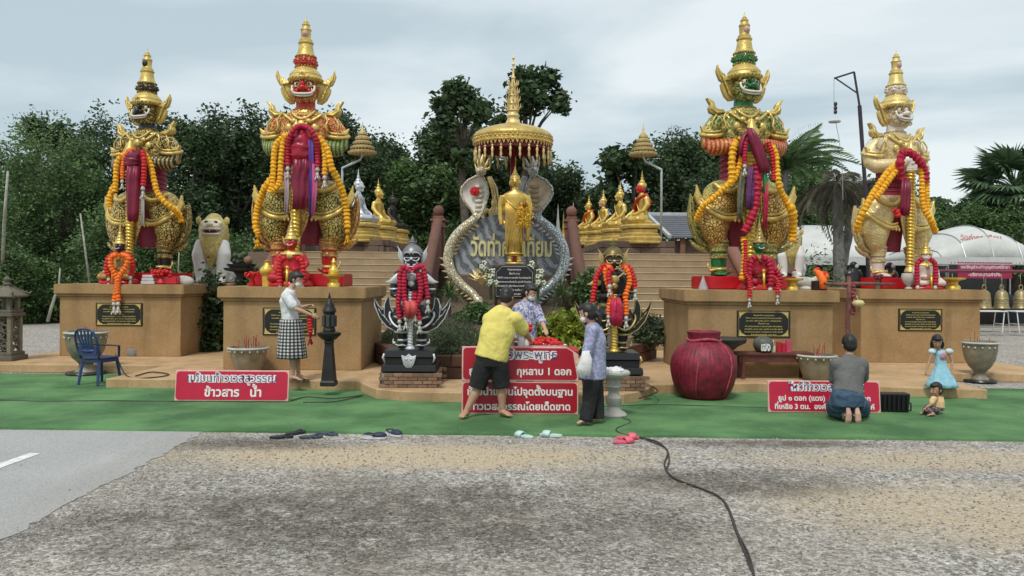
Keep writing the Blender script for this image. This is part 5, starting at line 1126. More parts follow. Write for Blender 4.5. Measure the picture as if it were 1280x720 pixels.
# ================================================================== SMALL GUARDIANS ON BLACK PEDESTALS
def small_guardian(label, px, trim, tname, yb=485, crest=True):
    gp = GR(px, yb, .15); k = gp.y/FPX*1.0; t = thing('small_guardian', label, 'statue', (gp.x, gp.y+.42, .15), group='small black guardians on brick bases')
    u = k; M = Matrix.Translation((0,0,.545))@Matrix.Scale(u*.955, 4)
    BK = BLACKP
    # brick base with courses
    W = 36.5*u
    for c in range(4):
        n = 6
        for side in range(4):
            for j in range(n if side % 2 == 0 else n):
                o = OB('brick', BLK[(c*7+j*3+side) % 5], t); L = 2*W/n; a = -W+L*(j+.5)+(L*.5 if c % 2 else 0)
                if a > W: a -= 2*W; 
                d = Vector((a, -W+.05, 0)) if side == 0 else Vector((W-.05, a, 0)) if side == 1 else Vector((a, W-.05, 0)) if side == 2 else Vector((-W+.05, a, 0))
                o.location = (d.x, d.y, .027+c*.054); o.rotation_euler = (0,0,0 if side % 2 == 0 else pi/2); o.scale = (L-.008, .1*random.uniform(.95,1.1), .046)
                o.material_slots[0].link = 'OBJECT'; o.material_slots[0].material = BRICKM
    m = MB(); m.box((0,0,.105),(2*W-.07,2*W-.07,.205)); m.build('mortar_core', plain('mortar', (.33,.29,.24), .9), t)
    m = MB(); m.box((0,0,.28),(70*u,66*u,.10),.97); m.build('plinth_foot', BK, t, bevel=.012)
    m = MB(); m.box((0,0,.375),(60*u,56*u,.13)); m.box((0,0,.4925),(66*u,62*u,.105),.94); 
    m.build('plinth_body', BK, t, bevel=.012)
    m = MB(); 
    for s in (-1,1): m.tube([(s*31*u,-30*u,.50),(s*32.5*u,-31*u,.44),(s*30*u,-29*u,.36)], [.016,.02,.008], 6)
    if crest:
        m.prism([(-.03,.28),(.03,.28),(.075,.34),(.10,.42),(.11,.48),(.05,.46),(0,.50),(-.05,.46),(-.11,.48),(-.10,.42),(-.075,.34)], -31.5*u-.01, -29.5*u)
        for s in (-1,1): m.ell((s*.035,-32*u,.42),(.026,.02,.02),8,5); m.tube([(s*.09,-32*u,.46),(s*.06,-32.5*u,.38),(s*.02,-32.5*u,.31)], .008, 5)
    m.build('plinth_crest', trim, t, smooth=True, bevel=.004, kind='stuff')
    N = lambda: MB(M)
    for s in (-1,1):
        m = N(); m.tube([(s*10,2,48),(s*16,1,38),(s*16,0,28)], [(16,14),(14,13),(10,10)], 14, side=(1,0,0)); m.tube([(s*15,0,32),(s*13,0,14),(s*12,0,4)], [8.5,6,5.5], 12); m.tube([(s*12,0,4),(s*14,-10,3)], [(5,4),(4.5,2.5)], 10, side=(1,0,0)); OB('leg', blob('sgleg%d%s'%(s,''), m, .014, 2, BK), t)
        m = N(); m.lathe([(9,21),(10.5,22.5),(9.5,24)], 18, (s*14,0,0)); m.lathe([(6.4,10),(7.6,11),(6.6,13)], 16, (s*12.5,0,0)); m.tube([(s*4,-10,4),(s*10,-15,6),(s*17,-13,5),(s*21,-7,6),(s*25,-7,10),(s*24,-7,14)], [.8,1,1,1,.9,.4], 6); m.ell((s*23,-7,8),(2.2,2.2,2.2)); m.tube(spline([(s*4,-13,34),(s*14,-14,29),(s*24,-10,34),(s*30,-4,44),(s*29,-2,50)], 3), 1.6, 6); m.tube([(s*5,-14,44),(s*14,-14,41),(s*23,-9,44)], 1.2, 5); m.build('trim', trim, t, smooth='all')
        m = N(); m.ell((s*17,1,98),(8.5,8,9)); m.tube([(s*18,1,98),(s*24,2,84),(s*24,0,74),(s*16,-11,72),(s*5,-16,74)], [7.5,7,6.4,5,4], 12); m.ell((s*3,-17,75-s*3),(4.6,4,4)); OB('arm', blob('sgarm%d'%s, m, .013, 2, BK), t)
        m = N(); m.prism(kranok(s, [(14,103),(22,101),(30,93),(36,90),(28,88),(20,88),(14,92)]), -6, 3); m.lathe([(7,79),(8.4,80.5),(7,82)], 14, (s*24,1,0)); m.lathe([(5,0),(6,1.2),(5,2.4)], 12, (s*18,-8,71)); m.build('sleeve_trim', trim, t, smooth=True, bevel=.004)
        W_ = [(12,24),(20,22),(34,29),(44,41),(51,58),(52,68),(46,58),(40.5,52),(38,58),(35,67),(31,70),(29,56),(24,45),(16,37),(8,38)]
        m = N(); m.prism(kranok(s, W_), 1, 5); m.build('wing_blade', BK, t, bevel=.006)
        m = N(); q = [(s*x, .6, z) for x, z in W_]; m.tube(q, .75, 6, closed=True); m.tube([(s*22,.4,28),(s*32,.4,36),(s*40,.4,46)], .6, 5); m.ell((s*24,.5,29),(1.6,.8,1.6),6,4); m.ell((s*29,.5,33),(1.6,.8,1.6),6,4); m.tube([(s*36,.4,40),(s*38,.4,52),(s*37,.4,62)], [.7,.7,.2], 5); m.tube([(s*40,.4,44),(s*46,.4,54)], [.7,.3], 5); m.build('wing_trim', trim, t, smooth='all')
    m = N(); m.loft([(0,1,40,22,16),(0,1,50,24,17),(0,1,60,17,12),(0,1,72,15,11),(0,1,86,19,12),(0,1,97,21,12),(0,1,105,16,9),(0,1,109,7,6)], 22, 2.2); OB('torso', blob('sgtorso', m, .016, 2, BK), t)
    m = N(); m.ell((0,-12,97),(7,3,6)); m.ell((0,-13,88),(4.5,2.5,4.5)); m.tube([(-14,-7,106),(-6,-12,100),(0,-13,97),(6,-12,100),(14,-7,106)], 1.3, 6); m.loft([(0,1,59,17.5,12.5),(0,1,62,18.5,13.4),(0,1,65,17,12)], 20); m.build('chest_ornament', trim, t, smooth=True, kind='stuff')
    m = N(); m.ell((0,0,122),(12.6,12,12.5),16,12); m.ell((0,-7,116),(8.5,6,6)); m.loft([(0,0,104,7,6.5),(0,0,114,7,6.5)], 14); OB('head', blob('sghead', m, .013, 1, BK), t)
    m = N()
    for s in (-1,1):
        m.tube(spline([(s*1.5,-12,127),(s*4,-13,130),(s*9,-10,129),(s*12,-6,126)], 2), .9, 5); m.tube([(s*2.4,-12,123),(s*5,-12.4,122.4),(s*8,-11,123.4)], .55, 5); m.tube(spline([(s*2,-13.4,119.5),(s*6,-12.4,118.4),(s*9,-9.5,120),(s*10,-8.5,123)], 2), 1.1, 5); m.tube(spline([(s*2,-12.6,113.5),(s*6,-11.8,114),(s*8.4,-10,116.5)], 2), 1.0, 5); m.tube([(s*6.6,-12,114.5),(s*7.2,-13,118)], [1,.3], 5)
        m.prism(kranok(s, [(11,114),(14,115),(17.5,120),(20,127),(19,134),(21.5,140),(17,134),(14.5,130),(12,128)]), 0, 3)
    m.ell((0,-13,121.5),(2.6,2.2,2.2)); m.tube([(-6,-12.5,112),(0,-13.6,110.6),(6,-12.5,112)], 1, 5)
    m.build('face_trim', trim, t, smooth=True, bevel=.003)
    for s in (-1,1): m = N(); m.ell((s*5,-11.6,124.6),(2.2,1.2,1.3),8,6); m.build('pupil', PUP, t, smooth='all')
    m = N(); m.lathe([(13,128),(14.2,129.5),(13.4,131.5),(12,135),(8,139),(4.5,141),(4,143),(5,144),(2.5,146),(2.8,148),(0,153)], 20); 
    for s in (-1,1): m.tube([(s*2,0,142),(s*5,0,144),(s*4.5,0,149)], [1,.9,.3], 5)
    m.build('crown', plain('pewter', (.20,.20,.21), .4, .4) if crest else plain('aged_dark_gold', (.16,.12,.04), .4, .5), t, smooth=True)
    rs_ = []; m = N()
    for j in range(84):
        z = 1+j*.92; rs_.append([(( 3.4+.7*(j/84))*(1+.14*sin(z*1.6+i*2*pi/12))*cos(i*2*pi/12), -17+(3.4+.7*(j/84))*(1+.14*sin(z*1.6+i*2*pi/12))*sin(i*2*pi/12), z) for i in range(12)])
    m.rings(rs_); m.lathe([(3,0),(7,.5),(5.5,3),(3.5,5)], 14, (0,-17,0)); m.build('club', trim if crest else YGOLD, t, smooth='all')
    return t, gp, u
SG1, gp1, u1 = small_guardian('black guardian statue with silver trim and curved side blades, draped in crimson garlands', 511, SILVER, 'silver')
GTRIM = plain('thin_gold_trim', (.55,.42,.16), .35, .5)
SG2, gp2, u2 = small_guardian('black guardian statue with gold trim, behind the woman with the bag', 771, GTRIM, 'gold', 489, False)
Ya = gp1.y+.42-19*u1; GA = 'garlands hung on the small guardians'
for k, (pts, lab) in enumerate((([(513,339),(504,334),(500,345),(500,362),(498,380),(500,398)],'crimson garland on the silver trimmed guardian, outermost on the left'), ([(516,337),(527,333),(531,345),(533,360),(535,374)],'crimson garland on the silver trimmed guardian, outermost on the right'), ([(506,340),(505,360),(507,382),(508,395)],'crimson garland on the silver trimmed guardian, inner left strand'), ([(519,364),(519,378),(522,390),(525,400)],'crimson garland on the silver trimmed guardian, inner right strand'), ([(522,340),(526,356),(525,372),(519,386)],'crimson garland crossing the belly of the silver trimmed guardian'))):
    P_ = [PT(a, b, Ya-.02*k) for a, b in pts]; garland('garland', lab, P_, .042, CRIM, GA, [P_[-1]])
cloth('ribbon_cloth', 'pinkish red bow cloth on the club of the silver trimmed guardian', [PT(513,376,Ya-.12), PT(514,386,Ya-.14), PT(512,398,Ya-.1)], [.16,.20,.12], plain('salmon_cloth', (.60,.08,.08), .5), GA, 10, 2)
Yb_ = gp2.y+.42-19*u2
for k, (pts, lab, mt) in enumerate((([(764,334),(755,332),(746,345),(743,362),(741,378)],'deep red garland down the left arm of the gold trimmed guardian',REDG), ([(777,334),(786,334),(792,346),(794,360)],'deep red garland over the right shoulder of the gold trimmed guardian',REDG), ([(763,334),(757,336),(758,350),(762,362),(764,372)],'orange garland left of the chest of the gold trimmed guardian',ORAN), ([(779,333),(784,338),(787,352),(783,366),(782,372)],'orange garland right of the chest of the gold trimmed guardian',ORAN), ([(764,368),(762,382),(761,392)],'short orange garland under the left fist of the gold trimmed guardian',ORAN), ([(781,368),(783,382),(783,394)],'short orange garland under the right fist of the gold trimmed guardian',ORAN), ([(768,336),(761,342),(762,354)],'dark red garland at the throat of the gold trimmed guardian',REDG))):
    P_ = [PT(a, b, Yb_-.02*k) for a, b in pts]; garland('garland', lab, P_, .04, mt, GA, [P_[-1]])
cloth('ribbon_cloth', 'pink red cloth tied round the club of the gold trimmed guardian', [PT(771,372,Yb_-.12), PT(771,382,Yb_-.15), PT(771,396,Yb_-.12), PT(771,407,Yb_-.08)], [.12,.20,.20,.17], CLOTH_P, GA, 10, 2)
# ================================================================== SMALL SEATED FIGURES ON THE PLINTHS
def seated_yaksha(label, px, py, Y, skin, suit, crown, sc=1.0, yaw=0):
    b = PT(px, py, Y); t = thing('seated_guardian', label, 'statue', (b.x, Y, ZT), yaw, 'small seated guardians with tall crowns', sc)
    m = MB(); m.loft([(0,0,0,.34,.26),(0,0,.03,.35,.27),(0,0,.07,.33,.25),(0,0,.10,.30,.22)], 22, 3); m.build('seat_base', REDP if skin is not None else REDP, t, smooth=True)
    m = MB()
    for s in (-1,1): m.tube([(s*.08,.02,.19),(s*.26,-.10,.18),(s*.28,-.2,.14),(s*.1,-.25,.14)], [.10,.09,.07,.05], 12); m.tube([(s*.17,.02,.52),(s*.25,.01,.38),(s*.2,-.12,.28),(s*.07,-.2,.28)], [.065,.055,.05,.045], 12)
    m.loft([(0,.02,.1,.2,.14),(0,.02,.24,.16,.11),(0,.02,.38,.15,.1),(0,.02,.50,.19,.11),(0,.02,.56,.15,.09),(0,.01,.60,.06,.05)], 18); OB('body', blob('sybody', m, .016, 2, suit), t)
    m = MB(); m.tube([(0,.01,.57),(0,0,.66)], [.06,.055], 10); m.ell((0,0,.72),(.10,.10,.11),14,10); m.ell((0,-.08,.685),(.06,.04,.035)); m.ell((0,-.1,.725),(.025,.03,.025)); OB('head', blob('syhead', m, .011, 1, skin), t)
    for s in (-1,1):
        m = MB(); m.ell((s*.04,-.085,.748),(.022,.018,.013),8,6); o = m.build('eye', MOUTH, t, smooth='all'); m = MB(); m.ell((s*.04,-.102,.748),(.009,.006,.009),6,5); m.build('pupil', PUP, o)
    m = MB(); m.tube([(-.045,-.11,.70),(-.03,-.122,.682),(0,-.128,.678),(.03,-.122,.682),(.045,-.11,.70)], .007, 5); m.build('mouth', MOUTH, t, smooth='all')
    m = MB(); m.lathe([(.105,.765),(.12,.775),(.122,.79),(.10,.81),(.085,.84),(.09,.85),(.07,.87),(.062,.90),(.068,.91),(.05,.93),(.042,.97),(.048,.98),(.03,1.0),(.024,1.06),(.028,1.07),(.012,1.10),(.008,1.2),(0,1.26)], 18)
    for s in (-1,1): m.prism(kranok(s, [(.09,.68),(.12,.70),(.145,.75),(.14,.79),(.16,.84),(.125,.80),(.10,.79)]), -.01, .02)
    m.build('crown', crown, t, smooth=True, bevel=.003)
    m = MB(); m.loft([(0,.02,.53,.20,.12),(0,.02,.56,.18,.105),(0,.01,.60,.075,.06)], 18); m.build('collar', crown, t, smooth=True); m = MB(); m.ell((0,-.1,.5),(.05,.02,.05)); m.build('chest_jewel', crown, t, smooth=True); m = MB(); m.loft([(0,.02,.22,.175,.13),(0,.02,.26,.17,.125)], 18); m.build('belt', crown, t, smooth=True)
    m = MB(); m.tube([(0,-.26,.02),(0,-.24,.3)], [.02,.026], 8); m.ell((0,-.24,.31),(.035,.035,.035)); m.build('mace', YGOLD, t, smooth='all')
    return t
CRB = filigree('crown_black_gold', (.02,.015,.01), (.60,.42,.12), 40)
seated_yaksha('small black faced seated guardian with tall gold crown on the far left plinth', 150, 354, 16.45, plain('skin_black2', (.015,.013,.012), .35), filigree('suit_black', (.25,.02,.03), (.55,.38,.1), 34), GOLD, 1.06, radians(-5))
seated_yaksha('small red faced seated guardian with gold crown above the woman in the checked skirt', 364, 358, 14.25, pred.skin, plain('red_suit', (.48,.015,.03), .45, var=.3, scale=20), GOLD, 1.08)
seated_yaksha('small green faced seated guardian draped in crimson on the plinth behind the red jar', 949, 362, 13.85, pgrn.skin, plain('crimson_suit', (.40,.01,.03), .5, var=.3, scale=20), CRB, 1.05)
seated_yaksha('small white faced seated guardian draped in crimson on the far right plinth', 1157, 360, 16.15, pwht.skin, plain('white_pink_suit', (.68,.52,.48), .4, var=.15), GOLD, .92)
GS = 'garlands on the small seated guardians'
def gz(px, py, Y): return PT(px, py, Y)
for pts, r, mt, lab, Y in (
 ([(147,318),(139,322),(139,334),(145,345),(147,356),(143,376)],.055,ORAN,'orange garland hanging from the black faced seated guardian over the plinth edge, left strand',16.0),
 ([(151,318),(160,322),(157,334),(149,346),(147,358),(148,376)],.055,ORAN,'orange garland hanging from the black faced seated guardian over the plinth edge, right strand',16.0),
 ([(146,316),(136,322),(133,335),(136,346)],.05,REDG,'red garland on the left shoulder of the black faced seated guardian',16.2),
 ([(153,316),(163,322),(166,334),(163,344)],.05,REDG,'red garland on the right shoulder of the black faced seated guardian',16.2),
 ([(358,322),(350,327),(349,342),(350,356)],.05,REDG,'bright red garland on the left arm of the red faced seated guardian',13.95),
 ([(369,322),(377,327),(379,342),(378,356)],.05,REDG,'bright red garland on the right arm of the red faced seated guardian',13.95),
 ([(946,322),(939,327),(936,342),(938,358)],.055,CRIM,'crimson garland on the left arm of the green faced seated guardian',13.55),
 ([(952,322),(960,326),(964,340),(963,358)],.055,CRIM,'crimson garland on the right arm of the green faced seated guardian',13.55),
 ([(957,330),(968,336),(975,348),(974,360)],.05,CRIM,'crimson garland spread to the right of the green faced seated guardian',13.6),
 ([(931,300),(932,320),(931,340),(937,352),(937,372)],.035,REDG,'thin red garland hanging over the plinth cap left of the green faced seated guardian',13.36),
 ([(966,345),(972,352),(972,368)],.035,REDG,'thin red garland hanging over the plinth cap right of the green faced seated guardian',13.36),
 ([(929,296),(931,315),(930,335),(927,350)],.055,MARI,'marigold garland standing against the club of the green giant',13.6),
 ([(1153,324),(1147,329),(1146,342),(1147,356)],.05,CRIM,'dark crimson garland on the left arm of the white seated guardian',15.9),
 ([(1162,324),(1168,329),(1170,342),(1169,356)],.05,CRIM,'dark crimson garland on the right arm of the white seated guardian',15.9)):
    P_ = [gz(a, b, Y) for a, b in pts]; garland('garland', lab, P_, r, mt, GS, [P_[-1]] if r != .055 or mt is not MARI else None)
# ================================================================== LIONS
def lion(label, px, py, Y, hpx, yaw):
    b = PT(px, py, Y); k = hpx*Y/FPX; t = thing('lion_statue', label, 'lion statue', (b.x, Y, b.z), yaw, 'white temple lions with gold manes', k)
    LW = plain('lion_white', (.72,.72,.70), .45, var=.08); LG = carved('lion_gold', (.50,.38,.10), (.80,.66,.24), 24, .25, .15)
    m = MB()
    for s in (-1,1): m.tube([(s*.14,-.03,.60),(s*.17,-.11,.42),(s*.15,-.12,.18),(s*.14,-.13,.04)], [(.10,.13),(.11,.11),(.085,.08),(.07,.065)], 12); m.tube([(s*.14,-.1,.03),(s*.14,-.22,.03)], [(.075,.045),(.07,.035)], 10, side=(1,0,0)); m.ell((s*.17,.28,.16),(.13,.22,.17)); m.tube([(s*.2,.3,.04),(s*.21,.08,.04)], [(.07,.05),(.06,.04)], 10, side=(1,0,0))
    m.tube([(0,.30,.16),(0,.18,.38),(0,.02,.60)], [(.22,.2),(.21,.2),(.18,.18)], 14, side=(1,0,0)); OB('body', blob('lionb', m, .02, 2, LW), t)
    m = MB(); m.tube([(0,-.12,.22),(0,-.16,.42),(0,-.12,.58),(0,-.02,.72)], [(.02,.02),(.10,.09),(.17,.14),(.20,.2)], 16, side=(1,0,0)); m.ell((0,.04,.80),(.22,.17,.20)); m.ell((0,.08,.93),(.13,.13,.12)); m.ell((0,.12,.72),(.22,.16,.24)); OB('mane', blob('lionm', m, .02, 2, LG), t)
    m = MB(); m.ell((0,-.06,.83),(.165,.15,.13)); m.ell((0,-.18,.83),(.12,.10,.06)); m.ell((-.1,-.12,.88),(.06,.05,.05)); m.ell((.1,-.12,.88),(.06,.05,.05)); m.ell((0,-.17,.71),(.115,.08,.035)); m.ell((0,-.27,.86),(.05,.03,.03)); OB('face', blob('lionf', m, .014, 1, plain('lion_face', (.66,.58,.40), .5)), t)
    m = MB(); m.ell((0,-.19,.765),(.105,.075,.035),14,8); m.build('mouth', plain('dark_mouth', (.05,.01,.01), .5), t, smooth='all')
    m = MB(); m.tube([(-.13,-.13,.80),(-.12,-.22,.795),(0,-.27,.80),(.12,-.22,.795),(.13,-.13,.80),(.13,-.14,.74),(.11,-.21,.725),(0,-.245,.72),(-.11,-.21,.725),(-.13,-.14,.74)], .018, 6, closed=True)
    for k_ in range(-3, 4): m.ell((k_*.028,-.258+abs(k_)*.012,.775),(.012,.01,.018),6,4)
    m.build('lips_and_teeth', plain('pink_white', (.74,.62,.60), .5), t, smooth='all')
    for s in (-1,1):
        m = MB(); m.ell((s*.065,-.165,.90),(.03,.02,.022),8,6); m.build('eye', PUP, t, smooth='all')
        m = MB(); m.ell((s*.2,-.02,.93),(.04,.03,.06)); m.build('ear', LG, t, smooth='all')
    m = MB(); m.tube([(0,.42,.05),(.05,.5,.25),(-.02,.44,.48),(.05,.40,.66)], [.04,.04,.05,.01], 8); m.build('tail', LG, t, smooth='all')
    m = MB(); h = (b.z-.0)/k; m.box((0,.1,-h/2),(.62,.95,h)); m.build('pedestal', PLINTH, t, bevel=.01)
    return t
lion('white lion statue with gold chest and open mouth between the two left plinths', 266, 354, 18.6, 84, radians(10))
lion('white lion statue with gold chest behind the green giant on the right', 989, 346, 19.0, 60, radians(-20))
# ================================================================== PEOPLE
SKIN = plain('skin', (.42,.235,.15), .5, var=.1, bump=.05); SKIN2 = plain('skin_light', (.50,.30,.20), .5, var=.08, bump=.04)
HAIR = plain('black_hair', (.012,.010,.009), .45, var=.3, scale=30, bump=.5, bs=120)
def wrinkle(me, amp, f, seed=0):
    for v in me.vertices:
        c = v.co; v.co = c+v.normal*amp*(noise.noise((c.x*f, c.y*f, c.z*f*.6+seed))+.6*noise.noise((c.x*f*2.3+seed, c.y*f*2.3, c.z*f*1.1)))
    return me
def hand(m, w, d, n, k=1.0, curl=.6, side=1):
    d = Vector(d).normalized(); n = Vector(n); n = (n-d*n.dot(d)).normalized(); s = d.cross(n)*side
    R3 = Matrix((s, d, n)).transposed(); c = w+d*.045*k; m.ell(c, (.04*k,.05*k,.017*k), 10, 8, R3)
    for q, L in enumerate((.062,.072,.068,.052)):
        b = w+d*.075*k+s*(q-1.5)*.0185*k*-1; p1 = b+d*L*.5*k+n*.004; p2 = p1+(d*(1-curl*.6)+n*curl).normalized()*L*.4*k; p3 = p2+(d*(1-curl)+n*curl*1.6).normalized()*L*.3*k
        m.tube([b, p1, p2, p3], [.0088*k,.0085*k,.0078*k,.0062*k], 7)
    b = w+d*.02*k+s*.025*k; m.tube([b, b+(s*.9+d*.8)*.028*k+n*.006, b+(s*.9+d*1.7)*.036*k+n*.016], [.012*k,.0105*k,.008*k], 7)
def person(label, loc, J, fwd, up=(0,0,1), k=1.0, sex='m', skin=SKIN, hands=None, key='p', group='people praying and offering flowers', hb=.103):
    """J: joints in metres relative to loc; fwd: where the face looks"""
    t = thing('person', label, 'person', loc, group=None); t['group'] = group
    V = {a: Vector(b) for a, b in J.items()}; m = MB()
    sd = (V['shR']-V['shL']).normalized(); hs = (V['hiR']-V['hiL']).normalized()
    # torso as one ring stack with the wide axis along the shoulders
    m.tube([V['pel']-(V['chest']-V['pel'])*.18, V['pel'], V['pel'].lerp(V['chest'], .5), V['chest'], V['chest'].lerp(V['neck'], .6), V['neck']], [(.13*k,.1*k),(.155*k,.115*k),(.135*k,.095*k),(.165*k,.11*k),(.12*k,.08*k),(.055*k,.055*k)], 18, side=hs)
    f = Vector(fwd).normalized(); u0 = Vector(up); u0 = (u0-f*u0.dot(f)).normalized(); r_ = f.cross(u0); H = V['head']; R3 = Matrix((r_, -f, u0)).transposed(); h = hb
    def hp(x, y, z): return H+r_*x*h-f*y*h*-1+u0*z*h      # x right, y forward, z up in head heights
    m.tube([V['neck']-u0*.03, V['neck'].lerp(H, .45), H-u0*h*.4-f*h*.1], [.055*k,.05*k,.052*k], 12)
    m.ell(H+u0*h*.12-f*h*.08, (h*.74, h*.92, h*.98), 16, 12, R3); m.ell(hp(0,.22,-.45), (h*.52,h*.55,h*.62), 14, 10, R3); m.ell(hp(0,.42,-.82), (h*.26,h*.25,h*.2), 10, 8, R3)
    m.tube([hp(0,.82,.12), hp(0,.98,-.2), hp(0,.99,-.30), hp(0,.8,-.36)], [h*.09,h*.13,h*.15,h*.1], 8); m.ell(hp(0,.74,-.60), (h*.24,h*.12,h*.07), 8, 6, R3); m.ell(hp(0,.72,-.70), (h*.2,h*.12,h*.07), 8, 6, R3)
    for s in (-1,1): m.ell(hp(s*.74,-.08,-.12), (h*.1,h*.2,h*.28), 8, 6, R3); m.ell(hp(s*.32,.72,-.28), (h*.2,h*.16,h*.18), 8, 6, R3)
    for q in 'LR':
        sh, el, wr = V['sh'+q], V['el'+q], V['wr'+q]; m.tube([sh+(sh-el).normalized()*.02*k, sh.lerp(el,.35), el], [.055*k,.047*k,.038*k], 12); m.tube([el, el.lerp(wr,.3), wr], [.038*k,.039*k,.025*k], 12); m.ell(sh, (.052*k,.052*k,.052*k)); m.ell(el, (.039*k,)*3)
        m.tube([V['chest'].lerp(V['neck'],.35), sh], [.07*k,.055*k], 10)
        hh = (hands or {}).get(q, {}); hand(m, wr, hh.get('d', wr-el), hh.get('n', (0,0,-1)), k*.98, hh.get('c', .6), hh.get('s', 1 if q == 'R' else -1))
        hi, kn, an, to = V['hi'+q], V['kn'+q], V['an'+q], V['to'+q]
        m.tube([hi+(hi-kn).normalized()*.04*k, hi.lerp(kn,.4), kn], [.09*k,.078*k,.056*k], 14); m.ell(kn, (.056*k,)*3); m.tube([kn, kn.lerp(an,.3), kn.lerp(an,.7), an], [.054*k,.058*k,.042*k,.034*k], 12)
        fd = (to-an); fd = Vector((fd.x, fd.y, fd.z)); m.ell(an-fd.normalized()*.02*k+Vector((0,0,-.03*k if abs(fd.normalized().z) < .8 else 0)), (.036*k,.036*k,.04*k)); a2 = an.lerp(to,.5)
        m.tube([an-fd.normalized()*.03*k+Vector((0,0,-.02*k if abs(fd.normalized().z) < .8 else 0)), a2, to-fd.normalized()*.03*k], [(.036*k,.034*k),(.042*k,.026*k),(.044*k,.016*k)], 10)
        sdv = fd.normalized().cross(Vector((0,0,1)) if abs(fd.normalized().z) < .8 else Vector((0,1,0))).normalized()
        for j in range(5): b = to-fd.normalized()*.035*k+sdv*(j-2)*.017*k; m.tube([b, b+fd.normalized()*(.038-.004*abs(j-1))*k], [.0105*k,.0085*k], 6)
    OB('body', blob(key, m, .0078 if k > .8 else .006, 2, skin), t)
    if sum(abs(a) for a in fwd):
        for s in (-1,1):
            m = MB(); m.ell(hp(s*.31,.78,.02), (h*.14,h*.07,h*.065), 8, 6, R3); o = m.build('eye', MOUTH, t, smooth='all'); m = MB(); m.ell(hp(s*.31,.845,.02), (h*.06,h*.03,h*.06), 6, 5, R3); m.build('pupil', PUP, o)
            m = MB(); m.tube([hp(s*.14,.88,.24), hp(s*.34,.87,.30), hp(s*.52,.76,.24)], [h*.03,h*.04,h*.02], 5); m.build('eyebrow', HAIR, t)
        m = MB(); m.ell(hp(0,.85,-.65), (h*.2,h*.05,h*.06), 8, 6, R3); m.build('lips', plain('lips', (.40,.13,.11), .5), t, smooth='all')
    return t, V, hp, R3, h
def shell(t, name, key, pieces, mat, vox=.011, amp=.006, f=9, it=3, seed=0):
    m = MB()
    for p in pieces: p(m)
    me = blob(key, m, vox, it, mat); wrinkle(me, amp, f, seed); return OB(name, me, t)
def hair(t, hp, R3, h, key, extra=None, front=.62, low=-.55, mat=HAIR):
    m = MB(); m.ell(hp(0,-.12,.22), (h*.83,h*.98,h*.98), 18, 12, R3); m.ell(hp(0,-.35,-.15), (h*.76,h*.72,h*.8+0*low), 14, 10, R3); m.ell(hp(0,.45,.72), (h*.55,h*.42,h*.35), 12, 8, R3)
    if extra: extra(m)
    me = blob(key, m, .010, 1, mat)
    # keep the face clear: push hair in front of the ears and below the brow back to the hairline
    inv = R3.transposed(); c0 = hp(0,0,0)
    for v in me.vertices:
        q = inv @ (v.co-c0); y = -q.y/h; z = q.z/h
        if y > .22 and z < .48: v.co += R3 @ Vector((0, (y-.22)*h*.95, 0))
    return OB('hair', wrinkle(me, .004, 40), t)
def mask(t, hp, R3, h, mat):
    m = MB(); m.ell(hp(0,.55,-.52), (h*.56,h*.5,h*.46), 16, 10, R3); me = m.mesh('face_mask', mat, 'all'); OB('face_mask', me, t)
    m = MB()
    for s in (-1,1): m.tube([hp(s*.5,.62,-.35), hp(s*.78,-.1,-.05)], .003, 4); m.tube([hp(s*.5,.6,-.75), hp(s*.78,-.15,-.3)], .003, 4)
    m.build('mask_strap', mat, t)
def T_(pts, r, n=14, side=None):
    def f(m):
        m.tube(pts, r, n, side=side)
        if len(pts) == 2 and hasattr(r, '__len__') and not hasattr(r[0], '__len__'): m.ell(pts[0], (r[0]*1.02,)*3); m.ell(pts[1], (r[1]*.9,)*3)
    return f
def rig(Y, pts, z0):
    """measured joints (photo pixel, offset in depth) -> joints relative to a root on the ground"""
    W = {a: PT(p[0], p[1], Y+p[2]) for a, p in pts.items()}; root = Vector((W['pel'].x, Y, z0)); return root, {a: v-root for a, v in W.items()}
def clampf(J, zs):
    for a, z in zs.items(): J[a].z = z
# 1 --- woman in white blouse and checked skirt
root, J = rig(12.5, dict(pel=(364,402,0), chest=(360,376,0), neck=(364,360,0), head=(371,349,0), shR=(358,370,-.16), elR=(370,386,-.22), wrR=(390,394,-.16), shL=(362,370,.15), elL=(374,385,.17), wrL=(386,382,.05), hiR=(364,408,-.09), knR=(366,440,-.09), anR=(367,466,-.10), toR=(378,470,-.14), hiL=(365,408,.09), knL=(371,440,.08), anL=(374,464,.06), toL=(385,468,.02)), .15)
clampf(J, dict(anR=.085, toR=.03, anL=.085, toL=.03))
t, V, hp, R3, h = person('masked woman in white blouse and black and white checked skirt', root, J, (1,-.22,-.42), k=.94, key='p1', skin=SKIN2, hb=.108, hands={'R': dict(n=(0,1,-.3)), 'L': dict(n=(0,-.3,-1))})
hair(t, hp, R3, h, 'h1', lambda m: m.ell(hp(0,-.85,.25), (h*.5,h*.42,h*.5)))
mask(t, hp, R3, h, plain('white_mask', (.68,.70,.72), .7))
WSH = plain('white_cotton', (.70,.70,.70), .8, var=.06, bump=.2)
shell(t, 'blouse', 'c1', [T_([V['pel']+Vector((0,0,-.02)), V['pel'].lerp(V['chest'],.4), V['chest'], V['chest'].lerp(V['neck'],.65), V['neck']-Vector((0,0,.015))], [(.165,.135),(.15,.125),(.175,.13),(.14,.095),(.07,.07)], 18, (0,1,0)), T_([V['shR'], V['shR'].lerp(V['elR'],.75)], [.08,.075]), T_([V['shL'], V['shL'].lerp(V['elL'],.75)], [.08,.075]), T_([V['shR'],V['shL']], .075)], WSH)
